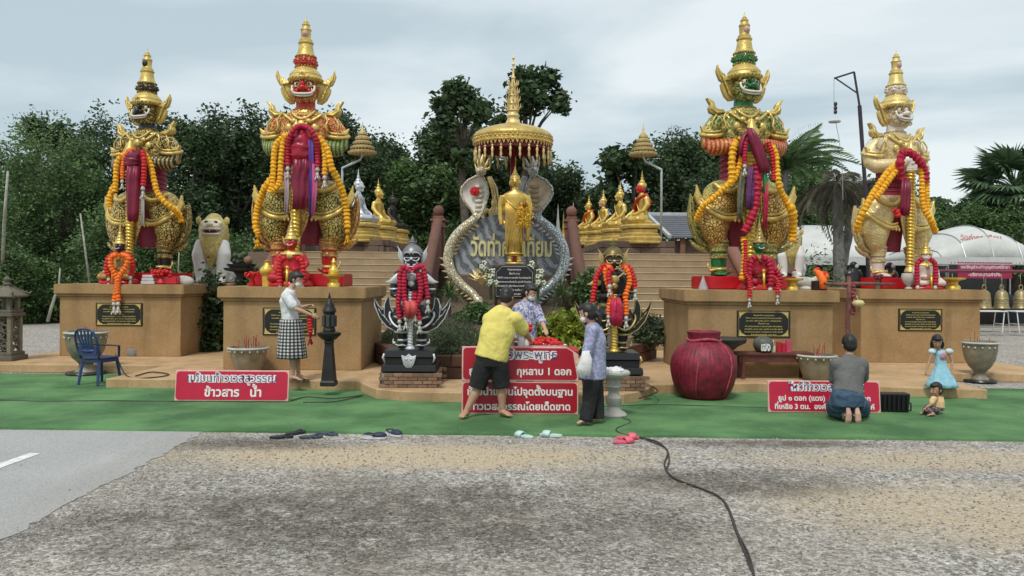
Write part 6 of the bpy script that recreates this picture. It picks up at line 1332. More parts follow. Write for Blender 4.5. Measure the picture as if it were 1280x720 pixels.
def check_mat():
    b = NB('black_white_check'); cc = b.n('ShaderNodeTexChecker'); cc.inputs['Scale'].default_value = 1
    # gingham woven round the skirt: bands in the angle and in the height
    x = b.n('ShaderNodeSeparateXYZ'); b.l(b.vec, x.inputs[0]); ang = b.math('ARCTAN2', x.outputs['Y'], x.outputs['X'])
    a = b.math('GREATER_THAN', b.math('SINE', b.math('MULTIPLY', ang, 22)), 0.0); z = b.math('GREATER_THAN', b.math('SINE', b.math('MULTIPLY', x.outputs['Z'], 125)), 0.0)
    s = b.math('MULTIPLY', b.math('ADD', a, z), .5); return b.out(b.ramp(s, (0, .66), (.5, .13), (1, .012)), .85)
m = MB(); pr_ = []; P0 = V['pel']
for q in range(11):
    z = P0.z+.04-(P0.z+.04-.36)*q/10; rr = .165+.062*(q/10)**.8; ring = []
    for i in range(48):
        a = i*2*pi/48; w_ = 1+.05*(q/10)*sin(8*a+.6*sin(3*a)); ring.append((rr*w_*cos(a)+.02*q/10, rr*w_*sin(a), z))
    pr_.append(ring)
m.rings(pr_); m.build('skirt', check_mat(), t, smooth='all')
for q in 'RL':
    m = MB(); a, b = V['an'+q], V['to'+q]; m.tube([a+Vector((-.06,0,-.075)), a.lerp(b,.5)+Vector((0,0,-.045)), b+Vector((.02,0,-.018))], [(.035,.012),(.04,.012),(.035,.012)], 10, side=(0,1,0)); m.tube([a+Vector((.02,-.045,-.05)), a+Vector((.05,0,.0)), a+Vector((.02,.045,-.05))], .008, 6); m.tube([b+Vector((-.05,-.045,-.01)), b+Vector((-.05,0,.03)), b+Vector((-.05,.045,-.01))], .008, 6); m.build('sandal', plain('brown_sandal', (.14,.06,.035), .6), t)
hc = V['wrR']+root; garland('flower_string', 'small red flower string held by the woman in the checked skirt', [hc+Vector((-.03,0,-.03)), hc+Vector((-.03,0,-.12)), hc+Vector((-.02,0,-.2)), hc+Vector((-.02,0,-.28))], .04, REDG, 'held flowers', [hc+Vector((-.02,0,-.26))], tip=CRIM)
# 2 --- man in yellow shirt, seen from behind
root, J = rig(10.15, dict(pel=(615,446,.0), chest=(625,404,.02), neck=(629,386,.12), head=(634,371,.18), shL=(612,400,.06), elL=(614,420,.26), wrL=(645,424,.50), shR=(645,399,.02), elR=(656,415,.14), wrR=(664,426,.42), hiL=(606,452,0), knL=(597,487,.0), anL=(584,517,-.08), toL=(577,522,-.22), hiR=(624,452,0), knR=(628,486,.02), anR=(629,517,.0), toR=(640,521,-.10)), .02)
clampf(J, dict(anL=.085, toL=.03, anR=.085, toR=.03))
t, V, hp, R3, h = person('man in yellow shirt and black shorts leaning over the offering table, seen from behind', root, J, (.32,.85,-.35), k=1.06, key='p2', hb=.112, hands={'R': dict(n=(-1,0,-.3), c=.9), 'L': dict(n=(0,0,-1))})
hair(t, hp, R3, h, 'h2')
shell(t, 'shirt', 'c2', [T_([V['pel']+Vector((-.01,0,-.02)), V['pel'].lerp(V['chest'],.35), V['pel'].lerp(V['chest'],.75), V['chest'].lerp(V['neck'],.45), V['neck']+Vector((0,0,.0))], [(.215,.165),(.205,.155),(.225,.15),(.19,.13),(.11,.11)], 20, (1,0,0)), lambda m: m.ell(V['chest'].lerp(V['neck'],.62)+Vector((0,-.02,-.01)), (.16,.13,.10)), T_([V['shR'], V['shR'].lerp(V['elR'],.85)], [.095,.085]), T_([V['shL'], V['shL'].lerp(V['elL'],.85)], [.095,.085]), T_([V['shL'].lerp(V['shR'],.2)+Vector((0,-.03,-.03)), V['neck']+Vector((0,-.03,-.045)), V['shR'].lerp(V['shL'],.2)+Vector((0,-.03,-.03))], [.085,.09,.085])], plain('yellow_cotton', (.72,.62,.16), .85, var=.06, bump=.2), amp=.014, f=6)
shell(t, 'shorts', 'c2b', [T_([V['pel']+Vector((0,0,.06)), V['pel'], V['pel']-Vector((0,0,.12))], [(.185,.145),(.205,.155),(.19,.14)], 20, (1,0,0))]+[T_([V['hi'+q]+Vector((0,0,-.02)), V['hi'+q].lerp(V['kn'+q],.5), V['kn'+q]+Vector((0,0,.02))], [.125,.118,.112]) for q in 'LR'], plain('black_cloth', (.011,.011,.012), .85, bump=.2), amp=.010, f=7)
# 3 --- woman behind the table in a blue and white patterned shirt
root, J = rig(11.75, dict(pel=(657,428,0), chest=(657,390,0), neck=(658,375,0), head=(663,365,-.03), shL=(669,383,.06), elL=(678,403,-.08), wrL=(682,412,-.30), shR=(646,384,-.05), elR=(649,408,-.15), wrR=(662,421,-.30), hiR=(652,435,0), knR=(652,468,0), anR=(652,487,0), toR=(658,490,-.1), hiL=(663,435,0), knL=(663,468,0), anL=(663,487,0), toL=(669,490,-.1)), .15)
clampf(J, dict(anL=.085, toL=.03, anR=.085, toR=.03))
t, V, hp, R3, h = person('dark haired masked woman in a blue and white patterned shirt behind the offering table', root, J, (.75,-.5,-.45), k=.93, key='p3', skin=SKIN2, hb=.112)
hair(t, hp, R3, h, 'h3', lambda m: (m.ell(hp(0,-.55,-.5), (h*.7,h*.5,h*.8)), m.ell(hp(0,-.3,-.2), (h*.85,h*.6,h*.9))))
mask(t, hp, R3, h, MC['white_mask'])
def shirt_mat(name, c1, c2, c3, sc=14):
    b = NB(name); n1 = b.noise(sc, 3, 3); n2 = b.noise(sc*1.7, 3, 2, vec=b.map((1,1,1), (3,5,2)))
    c = b.mix(b.ramp(n1, (.46, 0), (.52, 1)), c1, c2); c = b.mix(b.ramp(n2, (.56, 0), (.6, 1)), c, c3); return b.out(c, .85)
shell(t, 'shirt', 'c3', [T_([V['pel'], V['pel'].lerp(V['chest'],.5), V['chest'], V['chest'].lerp(V['neck'],.6), V['neck']], [(.17,.14),(.165,.135),(.18,.13),(.14,.1),(.07,.07)], 18, (1,0,0)), T_([V['shR'], V['elR'], V['elR'].lerp(V['wrR'],.2)], [.075,.065,.06]), T_([V['shL'], V['elL'], V['elL'].lerp(V['wrL'],.2)], [.075,.065,.06]), T_([V['shR'],V['shL']], .07)], shirt_mat('blue_white_print', (.10,.13,.30), (.55,.58,.68), (.33,.22,.25)), amp=.01)
shell(t, 'trousers', 'c3b', [T_([V['pel']+Vector((0,0,.04)), V['pel']-Vector((0,0,.1))], [(.165,.13),(.17,.13)], 18, (1,0,0))]+[T_([V['hi'+q], V['kn'+q], V['an'+q]], [.1,.08,.07]) for q in 'LR'], MC['black_cloth'])
# 4 --- woman with white bag
root, J = rig(9.75, dict(pel=(742,468,0), chest=(744,424,0), neck=(740,403,0), head=(735,391,0), shL=(741,414,-.15), elL=(735,440,-.20), wrL=(730,452,.02), shR=(747,414,.15), elR=(736,440,.16), wrR=(727,448,.05), hiL=(741,474,-.08), knL=(737,502,-.09), anL=(734,527,-.14), toL=(722,530,-.18), hiR=(744,474,.08), knR=(747,502,.05), anR=(749,524,.0), toR=(740,528,.0)), .02)
clampf(J, dict(anL=.08, toL=.03, anR=.08, toR=.03))
t, V, hp, R3, h = person('woman in lilac shirt and black trousers with a white bag on her arm', root, J, (-.85,.45,-.28), k=.88, key='p4', skin=SKIN2, hb=.108)
hair(t, hp, R3, h, 'h4', lambda m: (m.ell(hp(0,-.6,-.05), (h*.7,h*.5,h*.75)), m.tube([hp(0,-.95,-.1), hp(.0,-1.25,-.6), hp(0,-1.2,-1.4), hp(0,-1.1,-1.9)], [h*.28,h*.3,h*.22,h*.06], 8)))
mask(t, hp, R3, h, MC['white_mask'])
shell(t, 'shirt', 'c4', [T_([V['pel']+Vector((0,0,-.05)), V['pel'].lerp(V['chest'],.25), V['pel'].lerp(V['chest'],.6), V['chest'], V['chest'].lerp(V['neck'],.6), V['neck']-Vector((0,0,.01))], [(.18,.165),(.17,.155),(.16,.145),(.17,.135),(.13,.1),(.065,.065)], 18, (0,1,0)), T_([V['shL'], V['elL']], [.078,.066]), T_([V['shR'], V['elR']], [.078,.066]), T_([V['shR'],V['shL']], .075)], 0 or (lambda b: (b.out(b.mix(b.ramp(b.math('MAXIMUM', b.math('SINE', b.math('MULTIPLY', b.math('ADD', b.n('ShaderNodeSeparateXYZ').outputs[0], 0), 1)), b.ramp(b.noise(30,2), (.4,0),(.6,1))), (.3, 0), (.7, .6)), (.36,.38,.52), (.16,.17,.30)), .85)))(NB('lilac_weave')), amp=.013, f=7)
# trousers and slippers
shell(t, 'trousers', 'c4b', [T_([V['pel']+Vector((0,0,.04)), V['pel']-Vector((0,0,.08))], [(.15,.13),(.155,.135)], 18, (0,1,0))]+[T_([V['hi'+q], V['kn'+q], V['an'+q]-Vector((0,0,.03))], [.105,.088,.085]) for q in 'LR'], MC['black_cloth'], amp=.01)
m = MB(); c = Vector((PX(735,9.55)-root.x+.0, -.28, PT(735,455,9.5).z-root.z)); m.tube([c+Vector((-.03,0,.16)), c+Vector((-.02,-.01,.06)), c+Vector((-.05,0,-.05)), c+Vector((-.05,0,-.13))], [(.04,.03),(.07,.045),(.09,.05),(.075,.04)], 12, side=(1,0,0)); m.tube([c+Vector((-.07,0,.13)), V['elL']+Vector((0,-.03,.02)), c+Vector((.02,0,.15))], .008, 6)
o = thing('handbag', 'white cloth bag hanging from the arm of the woman in the lilac shirt', 'bag', root); m.build('bag', WSH, o, smooth='all')
# 5 --- kneeling man
root, J = rig(9.95, dict(pel=(1060,497,.0), chest=(1062,462,.10), neck=(1062,444,.14), head=(1062,430,.18), shL=(1047,455,.10), elL=(1043,474,.22), wrL=(1055,463,.46), shR=(1077,455,.10), elR=(1080,474,.22), wrR=(1068,462,.46), hiL=(1052,500,.0), knL=(1043,520,.38), anL=(1058,524,-.05), toL=(1063,527,-.12), hiR=(1069,500,.0), knR=(1080,522,.38), anR=(1069,524,-.05), toR=(1074,527,-.12)), .02)
clampf(J, dict(pel=.33, hiL=.28, hiR=.28, knL=.08, knR=.08, anL=.10, anR=.10, toL=.025, toR=.025))
J['toL'] = J['anL']+Vector((0,-.10,.0)); J['toR'] = J['anR']+Vector((0,-.10,.0))
t, V, hp, R3, h = person('man in grey shirt and blue jeans kneeling before the right red sign, seen from behind', root, J, (.05,1,-.15), k=.98, key='p5', hb=.112, hands={'R': dict(d=(-.1,.1,1), n=(-1,0,0), c=.1), 'L': dict(d=(.1,.1,1), n=(1,0,0), c=.1)})
hair(t, hp, R3, h, 'h5')
shell(t, 'shirt', 'c5', [T_([V['pel']+Vector((0,0,.02)), V['pel'].lerp(V['chest'],.4), V['chest'], V['chest'].lerp(V['neck'],.55), V['neck']], [(.19,.15),(.18,.14),(.195,.14),(.16,.11),(.075,.075)], 20, (1,0,0)), T_([V['shR'], V['elR']], [.085,.065]), T_([V['shL'], V['elL']], [.085,.065]), T_([V['shR'],V['shL']], .075)], plain('grey_cotton', (.135,.135,.13), .9, var=.08, bump=.2), amp=.014, f=6.5)
JEAN = plain('blue_denim', (.045,.085,.14), .85, var=.3, scale=14, bump=.3)
shell(t, 'jeans', 'c5b', [T_([V['pel']+Vector((0,.02,.07)), V['pel'], V['pel']-Vector((0,0,.13))], [(.18,.14),(.205,.165),(.20,.16)], 20, (1,0,0))]+[T_([V['hi'+q]+Vector((s*.02,0,-.04)), V['kn'+q]+Vector((0,0,.04)), V['kn'+q]], [.125,.10,.08]) for q, s in (('L',-1),('R',1))]+[T_([V['kn'+q], V['an'+q]+Vector((0,.1,0))], [.085,.075]) for q in 'LR'], JEAN, amp=.012, f=7)
for q, s in (('L',-1),('R',1)):
    m = MB(); a = V['an'+q]; m.tube([a+Vector((0,-.07,.10)), a+Vector((0,-.10,.03)), a+Vector((s*.005,-.10,-.05)), a+Vector((s*.01,-.08,-.10))], [(.026,.022),(.036,.026),(.040,.024),(.032,.018)], 12, side=(1,0,0)); OB('bare_sole', blob('sole'+q, m, .008, 1, plain('sole_skin', (.52,.33,.25), .6)), t)
# 6 --- girl
root, J = rig(12.1, dict(pel=(1178,462,0), chest=(1177,444,0), neck=(1175,436,0), head=(1172,427,-.03), shL=(1187,440,.0), elL=(1191,452,-.02), wrL=(1190,463,-.06), shR=(1166,440,0), elR=(1162,452,-.02), wrR=(1159,463,-.06), hiR=(1174,465,0), knR=(1174,478,0), anR=(1174,487,0), toR=(1172,489,-.1), hiL=(1183,465,0), knL=(1184,478,0), anL=(1184,487,0), toL=(1184,489,-.1)), .15)
clampf(J, dict(anL=.045, toL=.02, anR=.045, toR=.02))
t, V, hp, R3, h = person('small girl in a light blue dress looking down, standing on the tan platform', root, J, (-.35,-.8,-.45), k=.55, key='p6', skin=SKIN, hb=.095)
hair(t, hp, R3, h, 'h6', lambda m: (m.ell(hp(0,-.35,-.3), (h*.95,h*.65,h*1.05)), m.ell(hp(0,-.5,-.9), (h*.85,h*.45,h*.6)), m.ell(hp(.72,.05,-.5), (h*.25,h*.4,h*.8)), m.ell(hp(-.72,.05,-.5), (h*.25,h*.4,h*.8))))
BLUE = plain('light_blue_cotton', (.30,.55,.68), .8, var=.12, bump=.2)
m = MB(); rs_ = []
for q in range(10):
    f_ = q/9; z = V['neck'].z-.02-(V['neck'].z-.02-.03)*f_; rr = (.075 if f_ < .25 else .085 if f_ < .45 else .085+.15*(f_-.42)/.58); c = V['neck'].lerp(V['pel'], min(1, f_*1.4))
    rs_.append([(c.x+rr*(1+.08*f_*sin(7*a))*cos(a), c.y+rr*.8*(1+.08*f_*sin(7*a))*sin(a), z) for a in [i*2*pi/36 for i in range(36)]])
m.rings(rs_); m.build('dress', BLUE, t, smooth='all')
for s, q in ((-1,'R'),(1,'L')): m = MB(); m.ell(V['sh'+q]+Vector((0,0,.01)), (.06,.05,.045)); m.build('puff_sleeve', plain('pale_blue_white', (.55,.66,.74), .8), t, smooth='all')
m = MB(); c = V['chest']; m.ell(c+Vector((-.01,-.075,-.01)), (.045,.012,.05),10,6); m.build('dress_print', plain('pink_print', (.50,.22,.28), .8, var=.4, scale=40), t, smooth='all')
# 7 --- toddler
root, J = rig(10.6, dict(pel=(1173,512,0), chest=(1174,501,0), neck=(1173,495,0), head=(1171,487,0), shL=(1168,499,-.08), elL=(1164,506,-.12), wrL=(1158,510,-.12), shR=(1177,499,.07), elR=(1172,506,.1), wrR=(1164,510,.08), hiL=(1172,515,-.05), knL=(1159,514,-.12), anL=(1168,517,-.22), toL=(1160,518,-.24), hiR=(1174,515,.05), knR=(1160,514,.1), anR=(1156,517,-.06), toR=(1151,518,-.1)), .02)
clampf(J, dict(pel=.07, hiL=.06, hiR=.06, knL=.07, knR=.07, anL=.04, anR=.04, toL=.02, toR=.02))
t, V, hp, R3, h = person('toddler in a pale yellow shirt sitting on the green carpet beside the black flood lamp', root, J, (-.9,-.35,-.15), k=.46, key='p7', hb=.088)
hair(t, hp, R3, h, 'h7')
shell(t, 'shirt', 'c7', [T_([V['pel']+Vector((0,0,.02)), V['chest'], V['neck']-Vector((0,0,.01))], [(.095,.085),(.085,.07),(.04,.04)], 16, (0,1,0)), T_([V['shL'], V['shL'].lerp(V['elL'],.6)], [.042,.036]), T_([V['shR'], V['shR'].lerp(V['elR'],.6)], [.042,.036])], plain('pale_yellow_cotton', (.72,.50,.25), .85, bump=.2), .008, .004, 14)
shell(t, 'trousers', 'c7b', [T_([V['pel']+Vector((0,0,.03)), V['pel']-Vector((0,0,.02))], [(.09,.08),(.095,.085)], 16, (0,1,0))]+[T_([V['hi'+q], V['kn'+q], V['an'+q].lerp(V['kn'+q],.2)], [.05,.042,.034]) for q in 'LR'], shirt_mat('dark_dotted', (.03,.02,.04), (.05,.03,.05), (.55,.40,.35), 40), .008, .004, 14)
# ================================================================== SIGNS
def rrect(w, h, c, n=5):
    out = []
    for sx, sz, a0 in ((1,-1,-pi/2),(1,1,0),(-1,1,pi/2),(-1,-1,pi)):
        for k in range(n): a = a0+k*pi/2/(n-1); out.append((sx*(w/2-c)+c*cos(a), sz*(h/2-c)+c*sin(a)))
    return out
SRED = plain('sign_red', (.52,.010,.045), .35, var=.08, bump=0); SEDGE = plain('sign_edge', (.72,.42,.38), .6); SREDD = plain('sign_deep_red', (.40,.006,.022), .35, var=.08, bump=0)
def board(label, gp, w, h, lines, red=SRED, tilt=.12, z=0.0, yaw=0, name='sign_board', cut=0, parent=None):
    t = parent or thing(name, label, 'sign', gp, yaw, 'red notice boards'); R_ = Matrix.Rotation(-tilt, 4, 'X')
    T0 = Matrix.Translation((0, 0, z))@R_@Matrix.Translation((0,0,h/2))
    m = MB(T0); o_ = [(-w/2,-h/2),(w/2,-h/2),(w/2,h/2-cut*.6),(w/2-cut,h/2),(-w/2,h/2)] if cut else [(-w/2,-h/2),(w/2,-h/2),(w/2,h/2),(-w/2,h/2)]
    m.prism(o_, 0, .03); m.build('backing', SEDGE, t, bevel=.004)
    m = MB(T0); q = rrect(w-.035, h-.035, .045)
    if cut: q = [(min(x, w/2-.02), zz) if not (x > w/2-cut and zz > h/2-cut*.6) else (min(x, w/2-.02-cut*(zz-(h/2-cut*.6))/(cut*.6)), zz) for x, zz in q]
    m.prism(q, -.006, .001); m.build('panel', red, t)
    for body, x, zz, wd, ht, st in lines:
        if st == 'o':
            for off, ex, mt, dy in ((.085, .002, TXW, -.008), (-.010, .002, TXP, -.012)):
                o = OB('lettering', text_mesh(body, wd, 1, ex, off, mt, 2), t)
                o.matrix_basis = T0@Matrix.Translation((x, dy, zz))
        else:
            o = OB('lettering', text_mesh(body, wd, 1, .002, .028, TXW, 2), t); o.matrix_basis = T0@Matrix.Translation((x, -.009, zz))
    if not parent:
        m = MB(T0)
        for s in (-1,1): m.tube([(s*(w/2-.12), .03, h/2-.05), (s*(w/2-.12), .035+.22, -h/2+.02)], .012, 6)
        m.build('prop_leg', BARK, t)
    return t
gp = GR(290, 503.5); board('red board on the left reading rice and water, white and indigo Thai letters', gp+Vector((0,0,.025)), 1.60, .43, [('แก้บนท้าวเวสสุวรรณ', 0, .055, 1.24, 0, 'o'), ('ข้าวสาร   น้ำ', .02, -.15, .80, 0, 'w')], yaw=.01)
gp = GR(1032, 518); board('red board on the right, partly hidden by the kneeling man, small Thai letters', gp+Vector((0,0,.025)), 1.49, .42, [('ไหว้ท้าวเวสสุวรรณ', .03, .08, 1.0, 0, 'o'), ('ธูป ๑ ดอก (แดง)  เทียน ๑ คู่ ดอก', 0, -.055, 1.22, 0, 'w'), ('ที่เหลือ 3 ตน.  องค์ละ ๑ ดอก ทุกองค์', 0, -.165, 1.32, 0, 'w')], yaw=-.01)
gp = GR(651, 520); t = board('large two part red board before the offering table, white Thai letters', gp+Vector((0,0,.025)), 1.51, .42, [('ห้ามนำเทียนไปจุดตั้งบนฐาน', .0, .035, 1.36, 0, 'w'), ('ท้าวเวสสุวรรณโดยเด็ดขาด', .0, -.155, 1.30, 0, 'w')], SREDD, .03)
board('', None, 1.51, .44, [('ไหว้พระพุทธ', .08, .065, .80, 0, 'o'), ('ธูป 3 ดอก   กุหลาบ 1 ดอก', 0, -.14, 1.32, 0, 'w')], SREDD, .03, .43, cut=.16, parent=t)
# offering table
YT = 10.75; t = thing('offering_table', 'red cloth covered offering table behind the large red board', 'table', (PX(655,YT), YT, .02))
m = MB(); m.box((0,.05,.80),(1.45,.62,.04)); m.build('table_top', plain('table_red', (.40,.02,.03), .6), t, bevel=.008)
for sx in (-1,1):
    for sy in (-1,1): m = MB(); m.tube([(sx*.66,.05+sy*.26,.78),(sx*.68,.05+sy*.27,.0)], .018, 8); m.build('leg', SILVER, t)
for px, dz, r, hh, mt, lab, nm in ((652,.0,.05,.22,'glass','clear glass vase of red roses on the offering table, behind the man','vase'),(659,.0,.035,.17,'w','small white bottle on the offering table','bottle'),(672,.0,.06,.10,'r','red cup on the offering table beside the vase','cup')):
    x = PX(px,YT); q = thing(nm, lab, nm, (x, YT-.1, .84), group='things on the offering table'); m = MB(); m.lathe([(r*.7,0),(r,hh*.15),(r*.9,hh*.6),(r*.5,hh*.8),(r*.6,hh)], 14); m.build('body', {'glass': plain('milky_glass', (.55,.58,.58), .15), 'w': WHITE, 'r': REDP}[mt], q, smooth=True)
    if nm == 'vase':
        m = MB(); r_ = random.Random(2)
        for j in range(12): c = Vector((r_.uniform(-.12,.12), r_.uniform(-.1,.1), hh+r_.uniform(.02,.14))); m.ell(c, (.035,.035,.03), 8, 6)
        m.build('roses', REDG, q, smooth='all')
q = thing('flower_pile', 'pile of red roses on a white tray on the offering table', 'flowers', (PX(682,YT), YT-.05, .84), group='things on the offering table'); m = MB(); r_ = random.Random(4)
for j in range(60): a = r_.uniform(0,6.28); rr = .22*r_.random()**.5; m.ell((rr*cos(a), rr*.7*sin(a), .05+.10*(1-rr/.24)+r_.uniform(-.01,.02)), (.035,.035,.028), 7, 5)
m.build('roses', REDG, q, smooth='all'); m = MB(); m.lathe([(.2,0),(.28,.03),(.29,.06),(.27,.045),(.2,.02)], 24, sy=.75); m.build('tray', WHITE, q, smooth=True)
# ================================================================== POTS, URNS, LANTERNS
STONEG = plain('greenish_stoneware', (.22,.19,.13), .5, var=.3, scale=7, bump=.3); RIMW = plain('glazed_rim', (.50,.52,.48), .4, var=.2); ASH = plain('incense_ash', (.30,.28,.26), .95, bump=.6)
STICK = plain('red_incense', (.35,.02,.03), .7)
def urn(label, gp, R, H, foot=True, ns=9, plate=False, seed=0, group='incense pots'):
    t = thing('incense_pot', label, 'incense pot', gp, group=group)
    if foot: pf = [(R*.52,0),(R*.56,H*.05),(R*.5,H*.09),(R*.36,H*.15),(R*.33,H*.23),(R*.42,H*.28),(R*.66,H*.38),(R*.88,H*.55),(R*.98,H*.75),(R*1.0,H*.9),(R*1.04,H*.93),(R*1.05,H*.97),(R*1.0,H),(R*.9,H*.99),(R*.87,H*.9)]
    else: pf = [(R*.6,0),(R*.66,H*.06),(R*.82,H*.35),(R*.95,H*.68),(R*1.0,H*.85),(R*1.06,H*.88),(R*1.08,H*.95),(R*1.04,H),(R*.93,H),(R*.9,H*.9)]
    m = MB(); m.lathe(pf, 36); m.build('bowl', STONEG, t, smooth=True)
    m = MB(); m.tube([(R*1.045*cos(a), R*1.045*sin(a), H*.955) for a in [i*2*pi/36 for i in range(36)]], R*.055, 8, closed=True)
    for k in range(16): a = k*pi/8; m.ell((R*1.03*cos(a), R*1.03*sin(a), H*.85), (.018,.018,.018), 7, 5)
    m.build('rim', RIMW, t, smooth='all')
    m = MB(); m.lathe([(0.01,H*.9),(R*.9,H*.91)], 24); m.build('ash', ASH, t)
    r_ = random.Random(seed); m = MB()
    for k in range(ns): a = r_.uniform(0,6.28); q = r_.uniform(0,.6)*R; b = Vector((q*cos(a), q*sin(a), H*.88)); m.tube([b, b+Vector((r_.uniform(-.04,.04), r_.uniform(-.04,.04), r_.uniform(.10,.26)))], .0055, 5)
    o = m.build('incense_sticks', STICK, t, kind='stuff'); 
    if plate: m = MB(); m.lathe([(R*.95,0),(R*1.0,.02),(R*.95,.045),(R*.5,.05)], 28); m.build('base_plate', BLACKP, t, smooth=True)
    return t
urn('grey green footed incense pot behind the blue chair', GR(97,471,.0)+Vector((0,.3,.012)), .34, .78, plate=True, ns=7, seed=1)
urn('low wide incense pot standing on the platform behind the left red board', GR(311,466,.15), .31, .44, foot=False, ns=12, seed=2)
urn('low wide incense pot standing on the platform behind the right red board', GR(1021,475,.15), .30, .42, foot=False, ns=6, seed=3)
urn('grey green footed incense pot at far right beyond the girl', GR(1234,480,0)+Vector((0,.2,.012)), .275, .72, plate=True, ns=5, seed=4)
# black cast iron lantern stand
gp = GR(412,482,.15); t = thing('lantern_stand', 'black cast iron candle lantern on a tapered square stand beside the second plinth', 'lantern', gp); IRON = plain('cast_iron', (.022,.022,.020), .5, .3, var=.3, bump=.4)
u = gp.y/FPX
m = MB(); m.lathe([(13*u,0),(13*u,5*u),(11.5*u,7*u),(6.6*u,52*u),(7.6*u,54*u),(7*u,57*u)], 4, ph=pi/4); m.build('stand', IRON, t, bevel=.008)
m = MB(); m.lathe([(5*u,56*u),(9*u,58*u),(14.5*u,63*u),(15*u,66*u),(12*u,67*u),(5*u,68*u)], 8, ph=pi/8); m.build('bowl', IRON, t, smooth=True)
m = MB(); m.lathe([(7.6*u,67*u),(8*u,70*u),(7*u,72*u),(7*u,90*u),(8.4*u,92*u),(8*u,94*u)], 8, ph=pi/8); m.build('lamp_body', IRON, t, bevel=.004)
for k in range(8): a = k*pi/4; m = MB(); m.box((7.0*u*cos(a), 7.0*u*sin(a), 81*u),(.05,.05,14*u), rz=a); m.build('window_frame', plain('iron_light', (.06,.06,.055), .4, .4), t, bevel=.005)
m = MB(); m.lathe([(9*u,93*u),(8.2*u,96*u),(6*u,99*u),(6.2*u,101*u),(4*u,104*u),(3*u,107*u),(1.4*u,109*u),(1.8*u,110*u),(.2*u,117*u)], 8, ph=pi/8); m.build('roof', IRON, t, smooth=True)
# carved stone lantern at far left
gp = GR(9,450,.15); u = gp.y/FPX; t = thing('stone_lantern', 'carved buff stone lantern with a small roof at the left edge', 'lantern', gp); CST = rock('carved_buff_stone', (.10,.085,.06), (.30,.26,.20), 14)
m = MB(); m.box((0,0,3*u),(34*u,34*u,6*u)); m.box((0,0,8*u),(29*u,29*u,5*u)); m.build('base', CST, t, bevel=.01)
for sx in (-1,1):
    for sy in (-1,1): m = MB(); m.box((sx*10*u, sy*10*u, 33*u),(5*u,5*u,46*u)); m.build('post', CST, t, bevel=.006)
for side in range(4):
    m = MB(Matrix.Rotation(side*pi/2,4,'Z')); r_ = random.Random(side)
    for k in range(9): c = (r_.uniform(-6,6)*u, -10*u, (16+k*4.2)*u); m.tube([(c[0]+3.4*u*cos(a), c[1], c[2]+3.4*u*sin(a)) for a in [i*pi/4 for i in range(8)]], .9*u, 5, closed=True)
    for k in range(5): z = (14+k*9)*u; m.tube([(-7*u,-10*u,z),(0,-10.5*u,z+5*u),(7*u,-10*u,z+1*u)], 1.1*u, 5)
    m.build('carved_panel', CST, t, smooth='all')
m = MB(); m.box((0,0,57*u),(30*u,30*u,4*u)); m.box((0,0,61*u),(26*u,26*u,4*u)); m.build('deck', CST, t, bevel=.008)
for sx in (-1,1):
    for sy in (-1,1): m = MB(); m.box((sx*8*u, sy*8*u, 71*u),(5*u,5*u,17*u)); m.build('lamp_post', CST, t, bevel=.006)
m = MB(); m.box((0,0,70*u),(6*u,6*u,14*u)); m.build('lamp_core', CST, t)
m = MB(); m.lathe([(24*u,79*u),(24*u,81*u),(14*u,87*u),(5*u,92*u),(4*u,94*u)], 4, ph=pi/4)
for k in range(4): a = pi/4+k*pi/2; m.tube([(5*u*cos(a),5*u*sin(a),92*u),(16*u*cos(a),16*u*sin(a),86*u),(25*u*cos(a),25*u*sin(a),83*u),(27*u*cos(a),27*u*sin(a),86*u)], 1.4*u, 5)
m.build('roof', CST, t, bevel=.004); m = MB(); m.lathe([(4*u,93*u),(5*u,95*u),(3*u,97*u),(4.5*u,101*u),(.3*u,106*u)], 10); m.build('finial', CST, t, smooth=True)
# blue plastic chair
gp = GR(121,482); BLU = plain('navy_plastic', (.018,.038,.125), .35, var=.08, bump=0); t = thing('plastic_chair', 'dark blue plastic stacking chair before the far left plinth, back to the camera', 'chair', gp+Vector((0,.12,.012)), radians(158), group='chairs')
m = MB(); m.loft([(0,0,.415,.205,.205),(0,0,.43,.225,.22),(0,0,.445,.22,.215)], 24, 4); m.build('seat', BLU, t, smooth=True)
for sx in (-1,1):
    for sy in (-1,1): m = MB(); m.tube([(sx*.17,sy*.17,.43),(sx*.215,sy*.225,.0)], [(.036,.02),(.026,.016)], 8, side=(1,0,0)); m.build('leg', BLU, t, smooth=True)
m = MB(); m.tube(spline([(-.20,.19,.43),(-.235,.24,.62),(-.225,.28,.80),(-.15,.30,.89),(0,.31,.91),(.15,.30,.89),(.225,.28,.80),(.235,.24,.62),(.20,.19,.43)], .05), .017, 7); m.tube([(-.22,.22,.56),(0,.25,.55),(.22,.22,.56)], [(.012,.03)]*3, 6, side=(0,1,0)); m.build('back_frame', BLU, t, smooth='all')
m = MB(); m.box((0,.235,.555),(.40,.014,.16)); m.build('back_panel', BLU, t, bevel=.004)
m = MB(); m.box((0,.19,.40),(.38,.02,.07)); m.box((0,-.19,.40),(.38,.02,.07)); m.box((.19,0,.40),(.02,.38,.07)); m.box((-.19,0,.40),(.02,.38,.07)); m.build('seat_skirt', BLU, t, bevel=.004)
for k in range(5): x = -.13+k*.065; m = MB(); m.tube([(x*.75,.245,.60),(x*1.0,.28,.74),(x*1.25,.30,.885)], [(.025,.006)]*3, 6, side=(1,0,0)); m.build('slat', BLU, t, smooth=True)
for s in (-1,1): m = MB(); m.tube([(s*.235,.235,.66),(s*.26,.05,.645),(s*.245,-.15,.62),(s*.21,-.18,.44)], [(.026,.012)]*4, 7, side=(1,0,0)); m.build('armrest', BLU, t, smooth=True)
